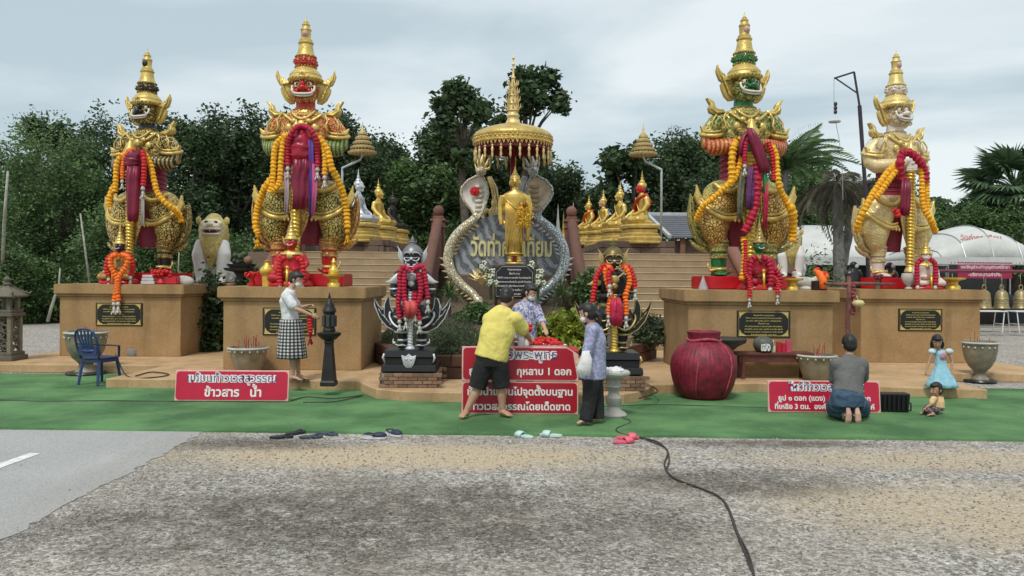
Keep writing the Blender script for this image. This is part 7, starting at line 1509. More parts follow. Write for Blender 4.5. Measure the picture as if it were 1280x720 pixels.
gp = GR(167,445,.15); t = thing('cement_block', 'small round grey cement block on the platform right of the blue chair', 'block', gp); m = MB(); m.lathe([(.11,0),(.12,.02),(.12,.13),(.10,.15),(.05,.155)], 18); m.build('block', plain('cement_grey', (.22,.21,.19), .9), t, smooth=True)
# white stone bird bath pedestal
gp = GR(768,522); u = gp.y/FPX; t = thing('stone_stand', 'white stone baluster stand beside the woman with the bag', 'stand', gp+Vector((0,0,.012))); WST = rock('white_stone', (.36,.34,.30), (.60,.58,.53), 8)
m = MB(); m.lathe([(16*u,0),(17*u,3*u),(14*u,6*u),(9*u,9*u),(7*u,13*u),(10*u,18*u),(10.5*u,24*u),(7*u,28*u),(6.5*u,32*u),(9*u,36*u),(11*u,38*u),(9*u,41*u),(8*u,46*u),(13*u,50*u)], 24); m.build('baluster', WST, t, smooth=True)
m = MB(); m.lathe([(12*u,49*u),(19*u,52*u),(21*u,54*u),(21*u,57*u),(19*u,58*u),(17*u,56*u)], 8, ph=.4); m.build('top_plate', WST, t, bevel=.006)
t2 = thing('white_cloth_heap', 'crumpled white cloth lying on the white stone stand', 'cloth', gp+Vector((0,0,57*u))); m = MB(); m.ell((0,0,.02),(.13,.1,.035)); m.ell((.05,.02,.04),(.07,.05,.03)); OB('fabric', wrinkle(blob('heap', m, .012, 1, WSH), .03, 14), t2)
# ---------------------------------------------------------------- big red jar
gp = GR(889,503); u = gp.y/FPX; JRED = plain('crimson_jar_cover', (.19,.009,.026), .55, var=.5, scale=9, bump=.5, bs=34, bd=.01); t = thing('big_jar', 'very large round crimson wrapped jar standing on the green carpet', 'jar', gp+Vector((0,.42,.012)))
m = MB(); rs_ = []; pf = [(27,0),(31,4),(37,16),(41,32),(41.5,44),(38,56),(31,66),(22,72),(20,74)]
for r, z in spline([(a, b, 0) for a, b in pf], 2.5) and [(p.x, p.y) for p in spline([(a, b, 0) for a, b in pf], 2.5)]:
    rs_.append([((r*u)*(1+.022*abs(sin(a*22))+.02*noise.noise((cos(a)*2, sin(a)*2, z*.05)))*cos(a), (r*u)*(1+.022*abs(sin(a*22)))*sin(a), z*u) for a in [i*2*pi/132 for i in range(132)]])
m.rings(rs_); m.build('belly', JRED, t, smooth='all')
m = MB(); m.lathe([(20*u,72*u),(19*u,76*u),(21*u,82*u),(21.5*u,85*u),(19*u,86*u),(17*u,84*u)], 36); m.build('neck', JRED, t, smooth=True)
m = MB(); m.tube([(21*u*cos(a), 21*u*sin(a), (75+1.5*sin(3*a))*u) for a in [i*pi/12 for i in range(24)]], .022, 7, closed=True)
for a0 in (-2.1,-1.0,0.2): m.tube([(r*u*1.035*cos(a0+z*.003), r*u*1.035*sin(a0+z*.003), z*u) for r, z in pf[1:-1]], [.008,.010,.012,.012,.014,.012,.012], 6)
m.build('rope_band', plain('faded_rope', (.36,.06,.08), .8, var=.4, scale=20), t, smooth='all')
gp = GR(868,478,.15); t = thing('clay_jar', 'pale brown clay jar half hidden behind the big crimson jar', 'jar', gp); m = MB(); m.lathe([(.12,0),(.25,.12),(.30,.30),(.26,.45),(.16,.55),(.15,.60),(.17,.62)], 26); m.build('jar', plain('buff_clay', (.30,.18,.11), .7, var=.3), t, smooth=True); m = MB(); m.ell((-.02,-.12,.58),(.09,.06,.02)); m.build('lid_cloth', WSH, t, smooth='all')
gp = GR(909,474,.15); t = thing('stone_basin', 'dark footed stone basin just behind the big crimson jar', 'basin', gp); m = MB(); m.lathe([(.14,0),(.15,.05),(.08,.12),(.07,.45),(.14,.50),(.18,.54),(.30,.60),(.32,.66),(.29,.68),(.2,.66)], 24); m.build('basin', plain('dark_stone', (.045,.04,.038), .6, var=.3, bump=.4), t, smooth=True)
# bench with pots
YN = 13.2; zb = PT(960,440,YN).z; t = thing('wooden_bench', 'long dark red wooden bench against the plinth behind the right incense pot', 'bench', (PX(966,YN), YN, .15)); WOOD = plain('dark_red_wood', (.12,.035,.025), .5, var=.3, scale=9)
wB = PX(1014,YN)-PX(918,YN)
m = MB(); m.box((0,0,zb-.15-.02),(wB,.34,.045)); m.build('seat', WOOD, t, bevel=.006); m = MB(); m.box((0,-.12,zb-.15-.10),(wB-.1,.03,.11)); m.build('apron', WOOD, t, bevel=.004)
for sx in (-1,1):
    for sy in (-1,1): m = MB(); m.box((sx*(wB/2-.12),sy*.12,(zb-.2)/2),(.05,.05,zb-.2)); m.build('leg', WOOD, t, bevel=.004)
b = Vector((PX(954,YN), YN-.02, zb)); t = thing('round_pot', 'dark grey ball shaped pot with white brush lettering on the red bench', 'pot', b); m = MB(); m.lathe([(.08,0),(.13,.03),(.165,.12),(.15,.20),(.10,.245),(.05,.26)], 26); m.build('pot', plain('grey_pot', (.10,.11,.09), .5, var=.3, bump=.3), t, smooth=True)
o = letter(t, 'เฮง', -.01, -.168, .07, WSH, width=.15, extrude=.012, offset=.04, height=.12); o.location.z = .04
b = Vector((PX(966,YN), YN-.03, zb)); t = thing('small_bottle', 'little cream bottle with pointed cap beside the grey ball pot', 'bottle', b); m = MB(); m.lathe([(.04,0),(.045,.02),(.04,.09),(.02,.12),(.014,.16),(.02,.17),(.003,.21)], 14); m.build('bottle', plain('cream_plastic', (.55,.50,.36), .4), t, smooth=True)
for k, (px, w_, h_, lab) in enumerate(((974,.07,.17,'dark red candle box on the red bench, nearest the cream bottle'),(980,.06,.15,'middle red candle box on the red bench'),(986,.08,.20,'tallest pinkish red candle box on the red bench'))):
    t = thing('candle_box', lab, 'box', (PX(px,YN), YN, zb), group='candle boxes on the bench'); m = MB(); m.box((0,0,h_/2),(w_,.06,h_)); m.build('box', (REDP, SRED, plain('pink_red_box', (.55,.06,.12), .5))[k], t, bevel=.003)
# wooden rack with cross bar
YR_ = 12.9; t = thing('wooden_rack', 'knotty red brown wooden post with a long cross bar behind the kneeling man', 'rack', (PX(1061,YR_), YR_, .15)); z1 = PT(1061,349,YR_).z-.15; z2 = PT(1061,356,YR_).z-.15
KW_ = plain('knotty_wood', (.16,.06,.045), .8, var=.5, scale=10, bump=.8, bs=18, bd=.02)
m = MB(); m.tube([(.0,0,0),(.02,0,.5),(-.02,0,1.0),(.015,0,1.3),(0,0,z1+.05)], [.04,.045,.04,.05,.035], 8); m.build('post', KW_, t, smooth='all')
m = MB(); m.tube([(PX(1030,YR_)-PX(1061,YR_),0,z2+.02),(-.15,0,z2),(.1,0,z2+.02),(PX(1118,YR_+.6)-PX(1061,YR_),.6,z2+.01)], [.025,.032,.032,.022], 7); m.build('cross_bar', KW_, t, smooth='all')
m = MB()
for k in range(9): zz = z2-.02-k*.055; m.ell((.06+.012*sin(k*2),-.045,zz),(.035,.03,.032),8,6)
m.build('bead_string', plain('maroon_beads', (.22,.03,.05), .6, var=.3), t, smooth='all')
t = thing('hanging_gourd', 'small pale yellow gourd hanging on the wooden post above the kneeling man', 'gourd', PT(1073,379,YR_-.1)); m = MB(); m.lathe([(.02,-.055),(.07,-.045),(.10,0),(.07,.045),(.02,.055)], 22, lobes=8, la=.06); m.tube([(0,0,.05),(-.03,0,.12)], .008, 5); m.build('gourd', plain('gourd_yellow', (.55,.48,.22), .5), t, smooth='all')
# flood lamp
gp = GR(1121,518); u = gp.y/FPX; t = thing('flood_lamp', 'black box shaped flood lamp lying on the carpet right of the right red board', 'lamp', gp+Vector((0,.1,.02)), radians(-5)); LB = plain('lamp_black', (.008,.008,.009), .35)
m = MB(); m.box((0,0,.13),(.36,.16,.25),1.12); m.build('housing', LB, t, bevel=.012); m = MB(); m.tube([(.15,-.03,.03),(.22,-.05,.03),(.22,-.05,.12),(.17,0,.16)], .012, 6); m.build('bracket', LB, t, smooth='all')
for k in range(6): m = MB(); m.box((-.15+k*.06,-.095,.13),(.012,.04,.2)); m.build('cooling_fin', LB, t)
# ---------------------------------------------------------------- footwear
def shoe(kind, label, px, py, yaw, mat, z=.004, sole=None):
    gp = GR(px, py); t = thing(kind, label, 'shoe', gp+Vector((0,0,z)), yaw, 'shoes left on the gravel edge'); so = sole or mat
    out = []
    for k in range(22): a = k*2*pi/22; x = .13*cos(a); w_ = .052+.010*cos(a)-(.008 if abs(cos(a)) < .3 else 0); out.append((x, w_*sin(a)))
    m = MB(); m.slab(out, 0, .028); m.build('sole', so, t, bevel=.004)
    m = MB()
    if kind == 'clog': m.ell((.05,0,.035),(.082,.052,.042),16,8); m.tube([(.0,-.05,.04),(-.07,-.045,.06),(-.12,0,.055),(-.07,.045,.06),(.0,.05,.04)], [.008]*5, 6)
    elif kind == 'slide': m.tube([(.055,-.053,.012),(.05,-.045,.045),(.045,0,.062),(.05,.045,.045),(.055,.053,.012)], [(.045,.008)]*5, 8, side=(1,0,0))
    else: m.tube([(.085,0,.02),(.06,0,.04),(.01,-.05,.025)], [.013,.016,.012], 6); m.tube([(.085,0,.02),(.06,0,.04),(.01,.045,.02)], [.009,.012,.008], 6)
    m.build('upper', mat, t, smooth='all'); return t
DK = plain('dark_rubber', (.018,.022,.026), .6); DKG = plain('dark_grey_blue_rubber', (.05,.07,.09), .6); MINT = plain('mint_rubber', (.50,.68,.62), .5); PINK = plain('pink_rubber', (.72,.12,.18), .5); NAVY = plain('navy_rubber', (.02,.025,.06), .6)
shoe('sandal', 'black strap sandal, leftmost of all the shoes', 353, 548, .35, DK); shoe('sandal', 'black strap sandal beside the leftmost sandal', 371, 543, .9, DK)
shoe('sandal', 'dark blue grey flip flop left of its pair', 390, 548, .3, DKG); shoe('sandal', 'dark blue grey flip flop right of its pair', 411, 544, -.35, DKG)
shoe('clog', 'navy clog with white sole, left of its pair', 470, 549, .15, NAVY, sole=plain('white_sole', (.6,.6,.6), .6)); shoe('clog', 'navy clog with white sole, right of its pair', 493, 545, -.7, NAVY, sole=MC['white_sole'])
shoe('slide', 'mint slide sandal below the black shorts', 656, 547, 2.5, MINT); shoe('slide', 'mint slide sandal nearer the woman with the bag', 690, 546, 2.9, MINT)
shoe('slide', 'pink slipper, nearer the camera of the two', 781, 554, .3, PINK); shoe('slide', 'pink slipper, farther of the two, by the cable', 786, 549, .0, PINK)
# ---------------------------------------------------------------- cables
CAB = plain('black_cable', (.035,.03,.026), .6)
def cable(label, pts, r=.0085, z=.012):
    P_ = [GR(a, b) for a, b in pts]; P_ = spline([p+Vector((0,0,z+(.012 if p.y > 9.05-.026*p.x-.05 else 0))) for p in P_], .12); t = thing('cable', label, 'cable', P_[0], group='black cables on the ground'); m = MB(); m.tube([p-P_[0] for p in P_], r, 6); m.build('cord', CAB, t, smooth='all')
cable('black cable running from the carpet edge over the gravel to the lower right', [(775,523),(790,530),(772,538),(776,544),(800,548),(822,553),(836,566),(832,582),(842,598),(872,610),(900,622),(913,640),(920,660),(932,690),(950,735)])
cable('second black cable lying beside the first one over the gravel', [(790,545),(815,553),(834,562),(838,578),(835,590),(850,602),(880,613),(905,626),(916,645),(924,668),(938,695),(948,735)], .0075)
cable('black cable crossing the carpet seam behind the centre board', [(560,500),(700,512),(780,509),(840,508),(960,512),(1000,512)], .006)
cable('black cable lying on the carpet between left board and round platform', [(365,503),(385,498),(420,500),(455,496),(420,504),(380,505)], .007)
cable('dark cord along the left carpet seam', [(0,502),(60,504),(130,503),(220,504)], .008)
def rise(label, pts): 
    P_ = spline([Vector(p) for p in pts], .1); t = thing('cable', label, 'cable', P_[0], group='black cables on the ground'); m = MB(); m.tube([p-P_[0] for p in P_], .010, 6); m.build('cord', CAB, t, smooth='all')
rise('black hose looping on the platform right of the blue chair', [GR(145,465,.15)+Vector((0,0,.3)), GR(160,470,.16), GR(190,472,.165), GR(212,468,.165), GR(190,465,.165), GR(170,470,.165)])
rise('black hose from the gold trimmed guardian base over the platform', [GR(805,480,.165), GR(818,484,.165), GR(822,490,.165), GR(800,498,.165)])

m = MB(); r_ = random.Random(9)
for k in range(150):
    y = r_.uniform(9.15, 12.6); x = r_.uniform(-8, 7.5); a = r_.uniform(0, 6.28); L = r_.uniform(.008,.022); z = .036 if y < 11.1 else .024
    m.add([(x,y,z),(x+L*cos(a),y+L*sin(a),z+.004),(x+L*1.6*cos(a+.4),y+L*1.6*sin(a+.4),z+.001),(x+L*cos(a+.9),y+L*sin(a+.9),z+.005)], [(0,1,2,3)])
m.build('litter_bits', plain('dry_leaf_bits', (.38,.33,.20), .8, var=.4, scale=2), label='dry leaf bits and scraps on the green carpet', kind='stuff')
# ================================================================== TENTS, BELLS, ROOFS, POLES
def canvas(name, c):
    b = NB(name); cc = b.mix(b.ramp(b.noise(1.3, 6, rough=.65), (.3, 0), (.7, 1)), tuple(x*.8 for x in c), c); b.bump(b.noise(2.2, 4, vec=b.map((1,1,.35))), .5, .12); return b.out(cc, .7)
TENT = canvas('tent_canvas', (.62,.63,.60)); STEEL = plain('galvanised_pipe', (.40,.41,.42), .4, .5); MAR = plain('maroon_pipe', (.16,.03,.05), .5)
YT2 = 30.0
def dome_tent(label, x0, x1, y0, y1, zt, ze, group='tents on the right'):
    t = thing('dome_tent', label, 'tent', ((x0+x1)/2, y0, 0), group=group); w = (x1-x0)/2; d = y1-y0; n = 26; k = 14
    vs = []; fs = []
    for j in range(k+1):
        for i in range(n+1):
            a = 2*i/n-1; b_ = 2*j/k-1; h = (1-abs(a)**2.2)*(1-abs(b_)**2.0*.55)*(1 if abs(b_) < .999 else 1)
            e = (1-abs(b_)**2.4); z = ze+(zt-ze)*max(0, (1-abs(a)**1.7))**.9*(.0+1.0*e**.5)-.035*abs(sin(a*pi*2.5))*e+.03*noise.noise((a*3, b_*3, 1))
            vs.append((a*w, (b_+1)/2*d, z))
    for j in range(k):
        for i in range(n): a = j*(n+1)+i; fs.append((a, a+1, a+n+2, a+n+1))
    m = MB(); m.add(vs, fs); me = m.mesh('roof_canvas', TENT, 'all'); me2 = OB('roof_canvas', me, t); s = me2.modifiers.new('s', 'SOLIDIFY'); s.thickness = .02
    for q in (2, 7, 13, 19, 24):
        m = MB(); m.tube([Vector(vs[j*(n+1)+q])+Vector((0,0,.02)) for j in range(k+1)], .018, 5); m.build('seam', STEEL, t)
    m = MB(); sc = 34; 
    for i in range(sc):
        xa = -w+2*w*i/sc; xb = -w+2*w*(i+1)/sc; xm = (xa+xb)/2; m.add([(xa,-.015,ze+.03),(xb,-.015,ze+.03),(xb,-.015,ze-.12),(xm+.05,-.02,ze-.20),(xm,-.02,ze-.22),(xm-.05,-.02,ze-.20),(xa,-.015,ze-.12)], [(0,6,5,4,3,2,1)])
    m.build('scalloped_valance', TENT, t)
    for px_, py_ in ((-w,.05),(w,.05),(-w,d-.05),(w,d-.05)): m = MB(); m.tube([(px_,py_,0),(px_,py_,ze)], .03, 8); m.build('pole', STEEL, t)
    return t
x0 = PX(1166,YT2); x1 = x0+4.6
dt = dome_tent('white dome tent with scalloped edge and maroon banner at the right', x0, x1, 30, 34.5, 3.95, 2.62)
for s_, dz, wd in (('วัดท่ากระเทียม',.66,1.55),('อำเภอท่าม่วง',.42,1.1)):
    o = OB('printed_lettering', text_mesh(s_, wd, 1, .003, .02, plain('faded_red_print', (.50,.16,.16), .6), 1), dt); o.location = (PX(1234,30)-(x0+x1)/2, .38+.0*dz, 2.62+dz+.05); o.rotation_euler = (-.45, 0, 0)
dome_tent('second white dome tent cut by the right edge of the view', x1+.3, x1+5, 30.5, 35, 3.3, 2.62)
# banner
YB3 = 29.2; t = thing('banner', 'maroon banner with white Thai lettering hanging under the dome tent', 'banner', (PX(1231,YB3), YB3, PT(1231,338,YB3).z)); wb = PX(1265,YB3)-PX(1197,YB3); hb_ = 20*YB3/FPX
m = MB(); m.box((0,0,0),(wb,.02,hb_)); m.build('sheet', plain('banner_maroon', (.30,.012,.06), .6, var=.1), t)
for s_, dz, wd in (('ขอเชิญร่วมทำบุญตามศรัทธา', .12, .90), ('-บริจาคตามกำลัง-', -.16, .62)): letter(t, s_, 0, -.014, dz-.05, plain('pinkish_white', (.72,.50,.55), .6), width=wb*wd, extrude=.002, offset=.03, res=1)
m = MB(); m.tube([(-wb/2,0,hb_/2),(-wb/2,0,hb_/2+.1)], .01, 4); m.build('tie', STEEL, t)
# marquee
def marquee(label, xa, xb, y0, y1, ze, zr):
    t = thing('marquee', label, 'marquee', ((xa+xb)/2, y0, 0), group='white marquees'); w = (xb-xa)/2; d = y1-y0; m = MB(); n = 30; vs = []
    for j in range(9):
        for i in range(n+1): a = i/n; b_ = j/8; vs.append((-w+2*w*a, d*b_, ze+(zr-ze)*(1-abs(2*b_-1))+.10*noise.noise((a*7, b_*3, 2))-.12*abs(sin(a*pi*4))*(1-abs(2*b_-1))*0))
    m.add(vs, [(j*(n+1)+i, j*(n+1)+i+1, (j+1)*(n+1)+i+1, (j+1)*(n+1)+i) for j in range(8) for i in range(n)]); o = m.build('roof_sheet', TENT, t, smooth='all'); s = o.modifiers.new('s', 'SOLIDIFY'); s.thickness = .03
    m = MB(); m.box((0,-.02,ze-.16),(2*w,.02,.36)); m.build('front_flap', TENT, t)
    for i in range(5):
        for yy in (.05, d-.05): m = MB(); m.tube([(-w+.05+(2*w-.1)*i/4, yy, 0),(-w+.05+(2*w-.1)*i/4, yy, ze)], .04, 6); m.build('pole', STEEL, t)
    m = MB(); m.box((0,d-.1,ze/2),(2*w,.04,ze*.96)); m.build('dark_back_sheet', plain('dark_net', (.03,.035,.035), .9), t)  # near-black sheet at the back makes the space under the roof dark
    return t
marquee('long white marquee roof behind the ivory giant', PX(1000,35), PX(1185,35), 35, 41, 2.75, 4.35)
marquee('white marquee roof seen right of the dome tent', PX(1262,38), PX(1420,38), 38, 43, 2.9, 4.1)
# dark goods under the tents
for k, (px, Y, w_, h_, c, lab) in enumerate(((1060,33,1.1,1.5,(.02,.02,.025),'dark covered heap under the marquee left of the ivory giant'),(1100,33,1.0,1.3,(.03,.025,.03),'black covered heap under the marquee behind the ivory giant legs'),(1210,33,1.6,1.1,(.05,.03,.03),'dark table with goods inside the dome tent, left part'),(1262,33.5,1.5,1.2,(.03,.04,.05),'dark counter inside the dome tent, right part'))):
    t = thing('covered_heap', lab, 'goods', (PX(px,Y), Y, 0), group='dark goods under the tents'); m = MB(); m.ell((0,0,h_*.4),(w_*.55,.5,h_*.6)); m.ell((w_*.3,.1,h_*.3),(w_*.4,.5,h_*.5)); m.box((0,0,h_*.2),(w_*1.2,.8,h_*.4)); OB('cover', wrinkle(blob('heap%d'%k, m, .06, 2, plain('dark_cover_%d'%k, c, .8)), .06, 3), t)
# near-black sheet on posts, makes the space under the right tents dark
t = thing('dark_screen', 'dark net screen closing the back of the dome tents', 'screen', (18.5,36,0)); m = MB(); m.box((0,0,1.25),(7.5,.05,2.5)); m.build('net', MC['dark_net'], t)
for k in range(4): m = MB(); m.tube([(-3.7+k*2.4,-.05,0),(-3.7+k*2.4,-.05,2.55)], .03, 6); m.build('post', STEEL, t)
# bell rack
YBL = 25.5; t = thing('bell_rack', 'maroon pipe rack carrying a row of temple bells before the dome tent', 'rack', (PX(1225,YBL), YBL, 0)); zb_ = PT(1225,339,YBL).z; xa = PX(1168,YBL)-PX(1225,YBL); xb = PX(1300,YBL)-PX(1225,YBL)
m = MB(); m.tube([(xa,0,zb_),(xb,0,zb_)], .05, 8); m.build('top_rail', MAR, t); m = MB(); m.tube([(xa,0,zb_+.22),(xb,0,zb_+.22)], .025, 8); m.build('upper_rail', STEEL, t)
for x in (xa, xb): m = MB(); m.tube([(x,0,0),(x,0,zb_+.3)], .05, 8); m.build('post', MAR, t)
BELLM = plain('aged_bell_bronze', (.30,.24,.12), .4, .5, var=.25)
for px, lab in ((1229,'bronze temple bell hanging leftmost in the bell rack'),(1251,'bronze temple bell hanging second from the left in the bell rack'),(1275,'bronze temple bell hanging third, at the right edge'),(1190,'bronze temple bell hidden mostly behind the far right plinth')):
    z = PT(px,386,YBL).z; h_ = PT(px,355,YBL).z-z; t = thing('temple_bell', lab, 'bell', (PX(px,YBL), YBL-.05, z), group='bells on the rack'); m = MB(); m.lathe([(.24,0),(.25,.03),(.215,.08),(.20,.3),(.21,.31),(.195,.34),(.17,.5),(.10,.58),(.03,.61)], 26); m.build('bell', BELLM, t, smooth=True)
    m = MB(); m.tube([(.06*cos(a), 0, .68+.08*sin(a)) for a in [i*pi/6 for i in range(12)]], .02, 6, closed=True); m.tube([(0,0,.75),(0,0.05,zb_-z-.04)], .012, 5); m.build('loop', BELLM, t, smooth='all')
    m = MB(); m.tube([(.206*cos(a), .206*sin(a), .2) for a in [i*pi/12 for i in range(24)]], .01, 5, closed=True); m.build('ring_moulding', BELLM, t)
for px, lab in ((1232,'white topped folding table under the left bells'),(1284,'white topped folding table at the right edge')):
    t = thing('folding_table', lab, 'table', (PX(px,27.5), 27.5, 0), group='white folding tables'); m = MB(); m.box((0,0,.73),(1.15,.6,.04)); m.build('table_top', WHITE, t, bevel=.005)
    for sx in (-1,1): m = MB(); m.tube([(sx*.5,-.25,.71),(sx*.42,-.27,0)], .02, 6); m.tube([(sx*.5,.25,.71),(sx*.42,.27,0)], .02, 6); m.tube([(sx*.46,-.26,.3),(sx*.46,.26,.3)], .015, 5); m.build('leg', WHITE, t)
# red tiled roof house
t = thing('house', 'house with red tiled roof beyond the marquee at the right', 'house', (PX(1196,50), 50, 0)); RT = plain('red_roof_tile', (.40,.13,.09), .8, var=.2)
z_e = PT(1190,292,50).z; z_r = PT(1190,276,50).z; m = MB(); m.box((0,3,z_e/2),(7,6,z_e)); m.build('wall', PLAT, t)
m = MB(); hw = 3.2; m.add([(-hw,-.5,z_e-.4),(hw+1,-.5,z_e-.4),(hw+1,3,z_r),(-.3,3,z_r+.1),(-hw,6.5,z_e-.4),(hw+1,6.5,z_e-.4)], [(0,1,2,3),(4,3,2,5),(0,3,4)]); o = m.build('roof', RT, t); s = o.modifiers.new('s', 'SOLIDIFY'); s.thickness = .15
for k in range(9): m = MB(); q = (k+.5)/9; m.box((.3+.35*q*0, -.5+3.5*q-.05, z_e-.36+(z_r-z_e+.4)*q+.03),(2*hw*(1-q*.45)+.6,.06,.08)); m.build('tile_row', RT, t)
for sx in (-2,0,2): m = MB(); m.box((sx,-.02,z_e-1.6),(.9,.06,1.1)); m.build('window', PUP, t)
# grey roofed hall right of the stairs
t = thing('hall', 'long low hall with grey tiled roof behind the right stairs', 'building', (8.6, 27.5, 2.0)); GT = plain('grey_roof_tile', (.115,.12,.14), .6, var=.15, scale=3)
zl = PT(848,297,27).z-2.0; zh = PT(850,270,31).z-2.0
NT = 11; XR = -.1
for k in range(NT):
    f0 = k/NT; m = MB(); xl = -3.3-.0*f0; y = -.9+4.3*f0; z = zl+(zh-zl)*f0
    m.add([(xl+.9*f0*0, y, z+.03),(XR,y,z+.03),(XR,y+4.3/NT+.08,z+(zh-zl)/NT+.01),(xl,y+4.3/NT+.08,z+(zh-zl)/NT+.01),(xl,y,z-.03),(XR,y,z-.03),(XR,y+4.3/NT,z+(zh-zl)/NT-.05),(xl,y+4.3/NT,z+(zh-zl)/NT-.05)], [(0,1,2,3),(4,7,6,5),(0,4,5,1),(1,5,6,2),(2,6,7,3),(3,7,4,0)]); m.build('roof_tile_row', GT, t)
m = MB(); m.box((-1.7,3.5,zh+.05),(3.4,.3,.14)); m.build('ridge', plain('pale_ridge', (.42,.43,.44), .7), t, bevel=.02)
m = MB(); m.box((-3.36,1.3,(zl+zh)/2+.02),(.12,4.5,.1)); m.M = Matrix(); o = m.build('gable_board', MC['pale_ridge'], t); o.rotation_euler = (atan2(zh-zl, 4.3), 0, 0); o.location = (0, 1.3-1.3*cos(atan2(zh-zl,4.3))+((zl+zh)/2)*sin(atan2(zh-zl,4.3)), (zl+zh)/2-1.3*sin(atan2(zh-zl,4.3))-((zl+zh)/2)*cos(atan2(zh-zl,4.3)))
m = MB(); m.box((-1.7,1.4,zl/2-.1),(3.1,4.0,zl)); m.build('wall', LATD, t)
for k in range(2): m = MB(); m.box((-2.9+k*1.8,-.7,zl/2),(.16,.16,zl)); m.build('column', LAT, t)
# poles ------------------------------------------------------------
def pole(label, pts, r, mat, cat='pole', name='pole', group='thin poles'):
    P_ = [Vector(p) for p in pts]; t = thing(name, label, cat, (P_[0].x, P_[0].y, P_[0].z), group=group); m = MB(); m.tube([p-P_[0] for p in P_], r, 7); m.build('shaft', mat, t, smooth='all'); return t
BAM = plain('pale_bamboo', (.34,.33,.27), .7, var=.3)
pole('pale upright pole at the far left edge before the trees', [GR(1,400), PT(5,275,25.5), PT(9,214,25.5)], [.06,.05,.035], BAM)
pole('slanting pale bamboo pole left of the black and gold giant', [PT(113,360,20), PT(106,310,20), PT(100,267,20)], [.03,.025,.02], BAM)
pole('thin white stick leaning behind the left white lion', [PT(240,356,19.5), PT(245,330,19.5), PT(251,303,19.5)], [.02,.02,.018], BAM)
pole('thin pale stick right of the black giant foot', [PT(223,356,19.5), PT(223,335,19.5), PT(224,308,19.5)], [.016]*3, BAM)
pole('bent pale branch above the laterite wall', [PT(60,402,24), PT(66,380,24), PT(74,355,24), PT(75,335,24)], [.05,.045,.03,.02], BAM)
YG2 = 21.5; t = thing('gantry_pole', 'dark leaning steel gantry pole with a hanging lamp and rope left of the ivory giant', 'pole', GR(1094,430,0)); t.location = (PX(1086,YG2), YG2, 0); O = Matrix.Translation((-PX(1086,YG2), -YG2, 0)); DST = plain('dark_steel', (.05,.035,.045), .5, .3)
m = MB(O); m.tube([Vector((PX(1088,YG2),YG2,0)), PT(1082,250,YG2), PT(1073,132,YG2)], .055, 8); m.build('shaft', DST, t); m = MB(O); m.tube([PT(1073,132,YG2), PT(1066,90,YG2)], .03, 7); m.tube([PT(1066,90,YG2), PT(1041,98,YG2)], .025, 7); m.tube([PT(1043,98,YG2), PT(1071,117,YG2)], .02, 7); m.build('arm', DST, t)
m = MB(O); m.tube([PT(1041,98,YG2), PT(1041,142,YG2)], .008, 5); m.tube([PT(1042,146,YG2), PT(1048,175,YG2), PT(1052,215,YG2), PT(1053,250,YG2)], .008, 5); m.build('rope', STEEL, t)
m = MB(O)
for k in range(3): m.ell(PT(1043,130+k*5,YG2), (.05,.05,.06), 10, 6)
m.build('pulley', DST, t, smooth='all'); m = MB(O); m.lathe([(.03,.14),(.07,.12),(.16,.03),(.15,0),(.04,-.02)], 18, PT(1042,153,YG2)); m.build('lamp_shade', SILVER, t, smooth=True)
# ================================================================== OFFERINGS ON THE PLINTHS
def offer(name, label, px, py, Y, cat, build, group='offerings on the plinths'):
    b_ = PT(px, py, Y); t = thing(name, label, cat, (b_.x, Y, ZT), group=group); build(t, Y/FPX); return t
def gold_tray(t, u, R=13, H=15, pot=False):
    m = MB(); m.lathe([(R*.62*u,0),(R*.6*u,H*.25*u),(R*.42*u,H*.4*u),(R*.38*u,H*.6*u),(R*.6*u,H*.78*u),(R*u,H*.86*u),(R*1.03*u,H*u),(R*.9*u,H*.95*u),(.01,H*.9*u)], 28, lobes=14, la=.02); m.build('tray', YGOLD, t, smooth=True)
    if pot: m = MB(); m.lathe([(5*u,14*u),(6.5*u,17*u),(6*u,22*u),(3*u,25*u),(2.6*u,29*u),(3.4*u,31*u),(2*u,33*u),(1*u,36*u)], 18); m.build('gold_pot', YGOLD, t, smooth=True)
def roses(t, u, R=10, col=REDG, base=None, n=40, z=8, seed=0):
    r_ = random.Random(seed); m = MB()
    for k in range(n): a = r_.uniform(0,6.28); q = r_.random()**.5; h_ = r_.uniform(-.5,.8)*(1-q*.4); m.ell((q*R*u*cos(a), q*R*.7*u*sin(a), (z+h_*R*.7)*u), (2.1*u,2.1*u,1.8*u), 6, 5)
    m.build('flowers', col, t, smooth='all'); m = MB(); m.lathe([(R*.45*u,0),(R*.55*u,2*u),(R*.3*u,(z-4)*u),(R*.6*u,z*u)], 14); m.build('holder', base or REDP, t, smooth=True)
offer('gold_tray', 'gold footed tray with a gold pot at the right foot of the red giant', 417, 358, 14.15, 'tray', lambda t, u: gold_tray(t, u, 13, 16, True))
offer('gold_tray', 'yellow gold footed tray between the green seated guardian and the lion', 990, 365, 13.75, 'tray', lambda t, u: gold_tray(t, u, 13, 15))
offer('gold_tray', 'ornate gold footed tray at the right end of the far right plinth', 1191, 362, 16.15, 'tray', lambda t, u: gold_tray(t, u, 14, 15))
offer('flower_ball', 'round red flower bunch at the left foot of the red giant', 315, 358, 14.3, 'flowers', lambda t, u: roses(t, u, 8, REDG, z=14, seed=1))
offer('gold_jar', 'squat gold jar beside the left foot of the red giant', 334, 358, 14.2, 'jar', lambda t, u: MB().lathe([(6*u,14*u),(9*u,17*u),(9*u,22*u),(4*u,27*u),(3*u,30*u),(5*u,32*u),(1*u,33*u)], 20).lathe([(6*u,0),(6.5*u,14*u)], 16).build('jar', YGOLD, t, smooth=True))
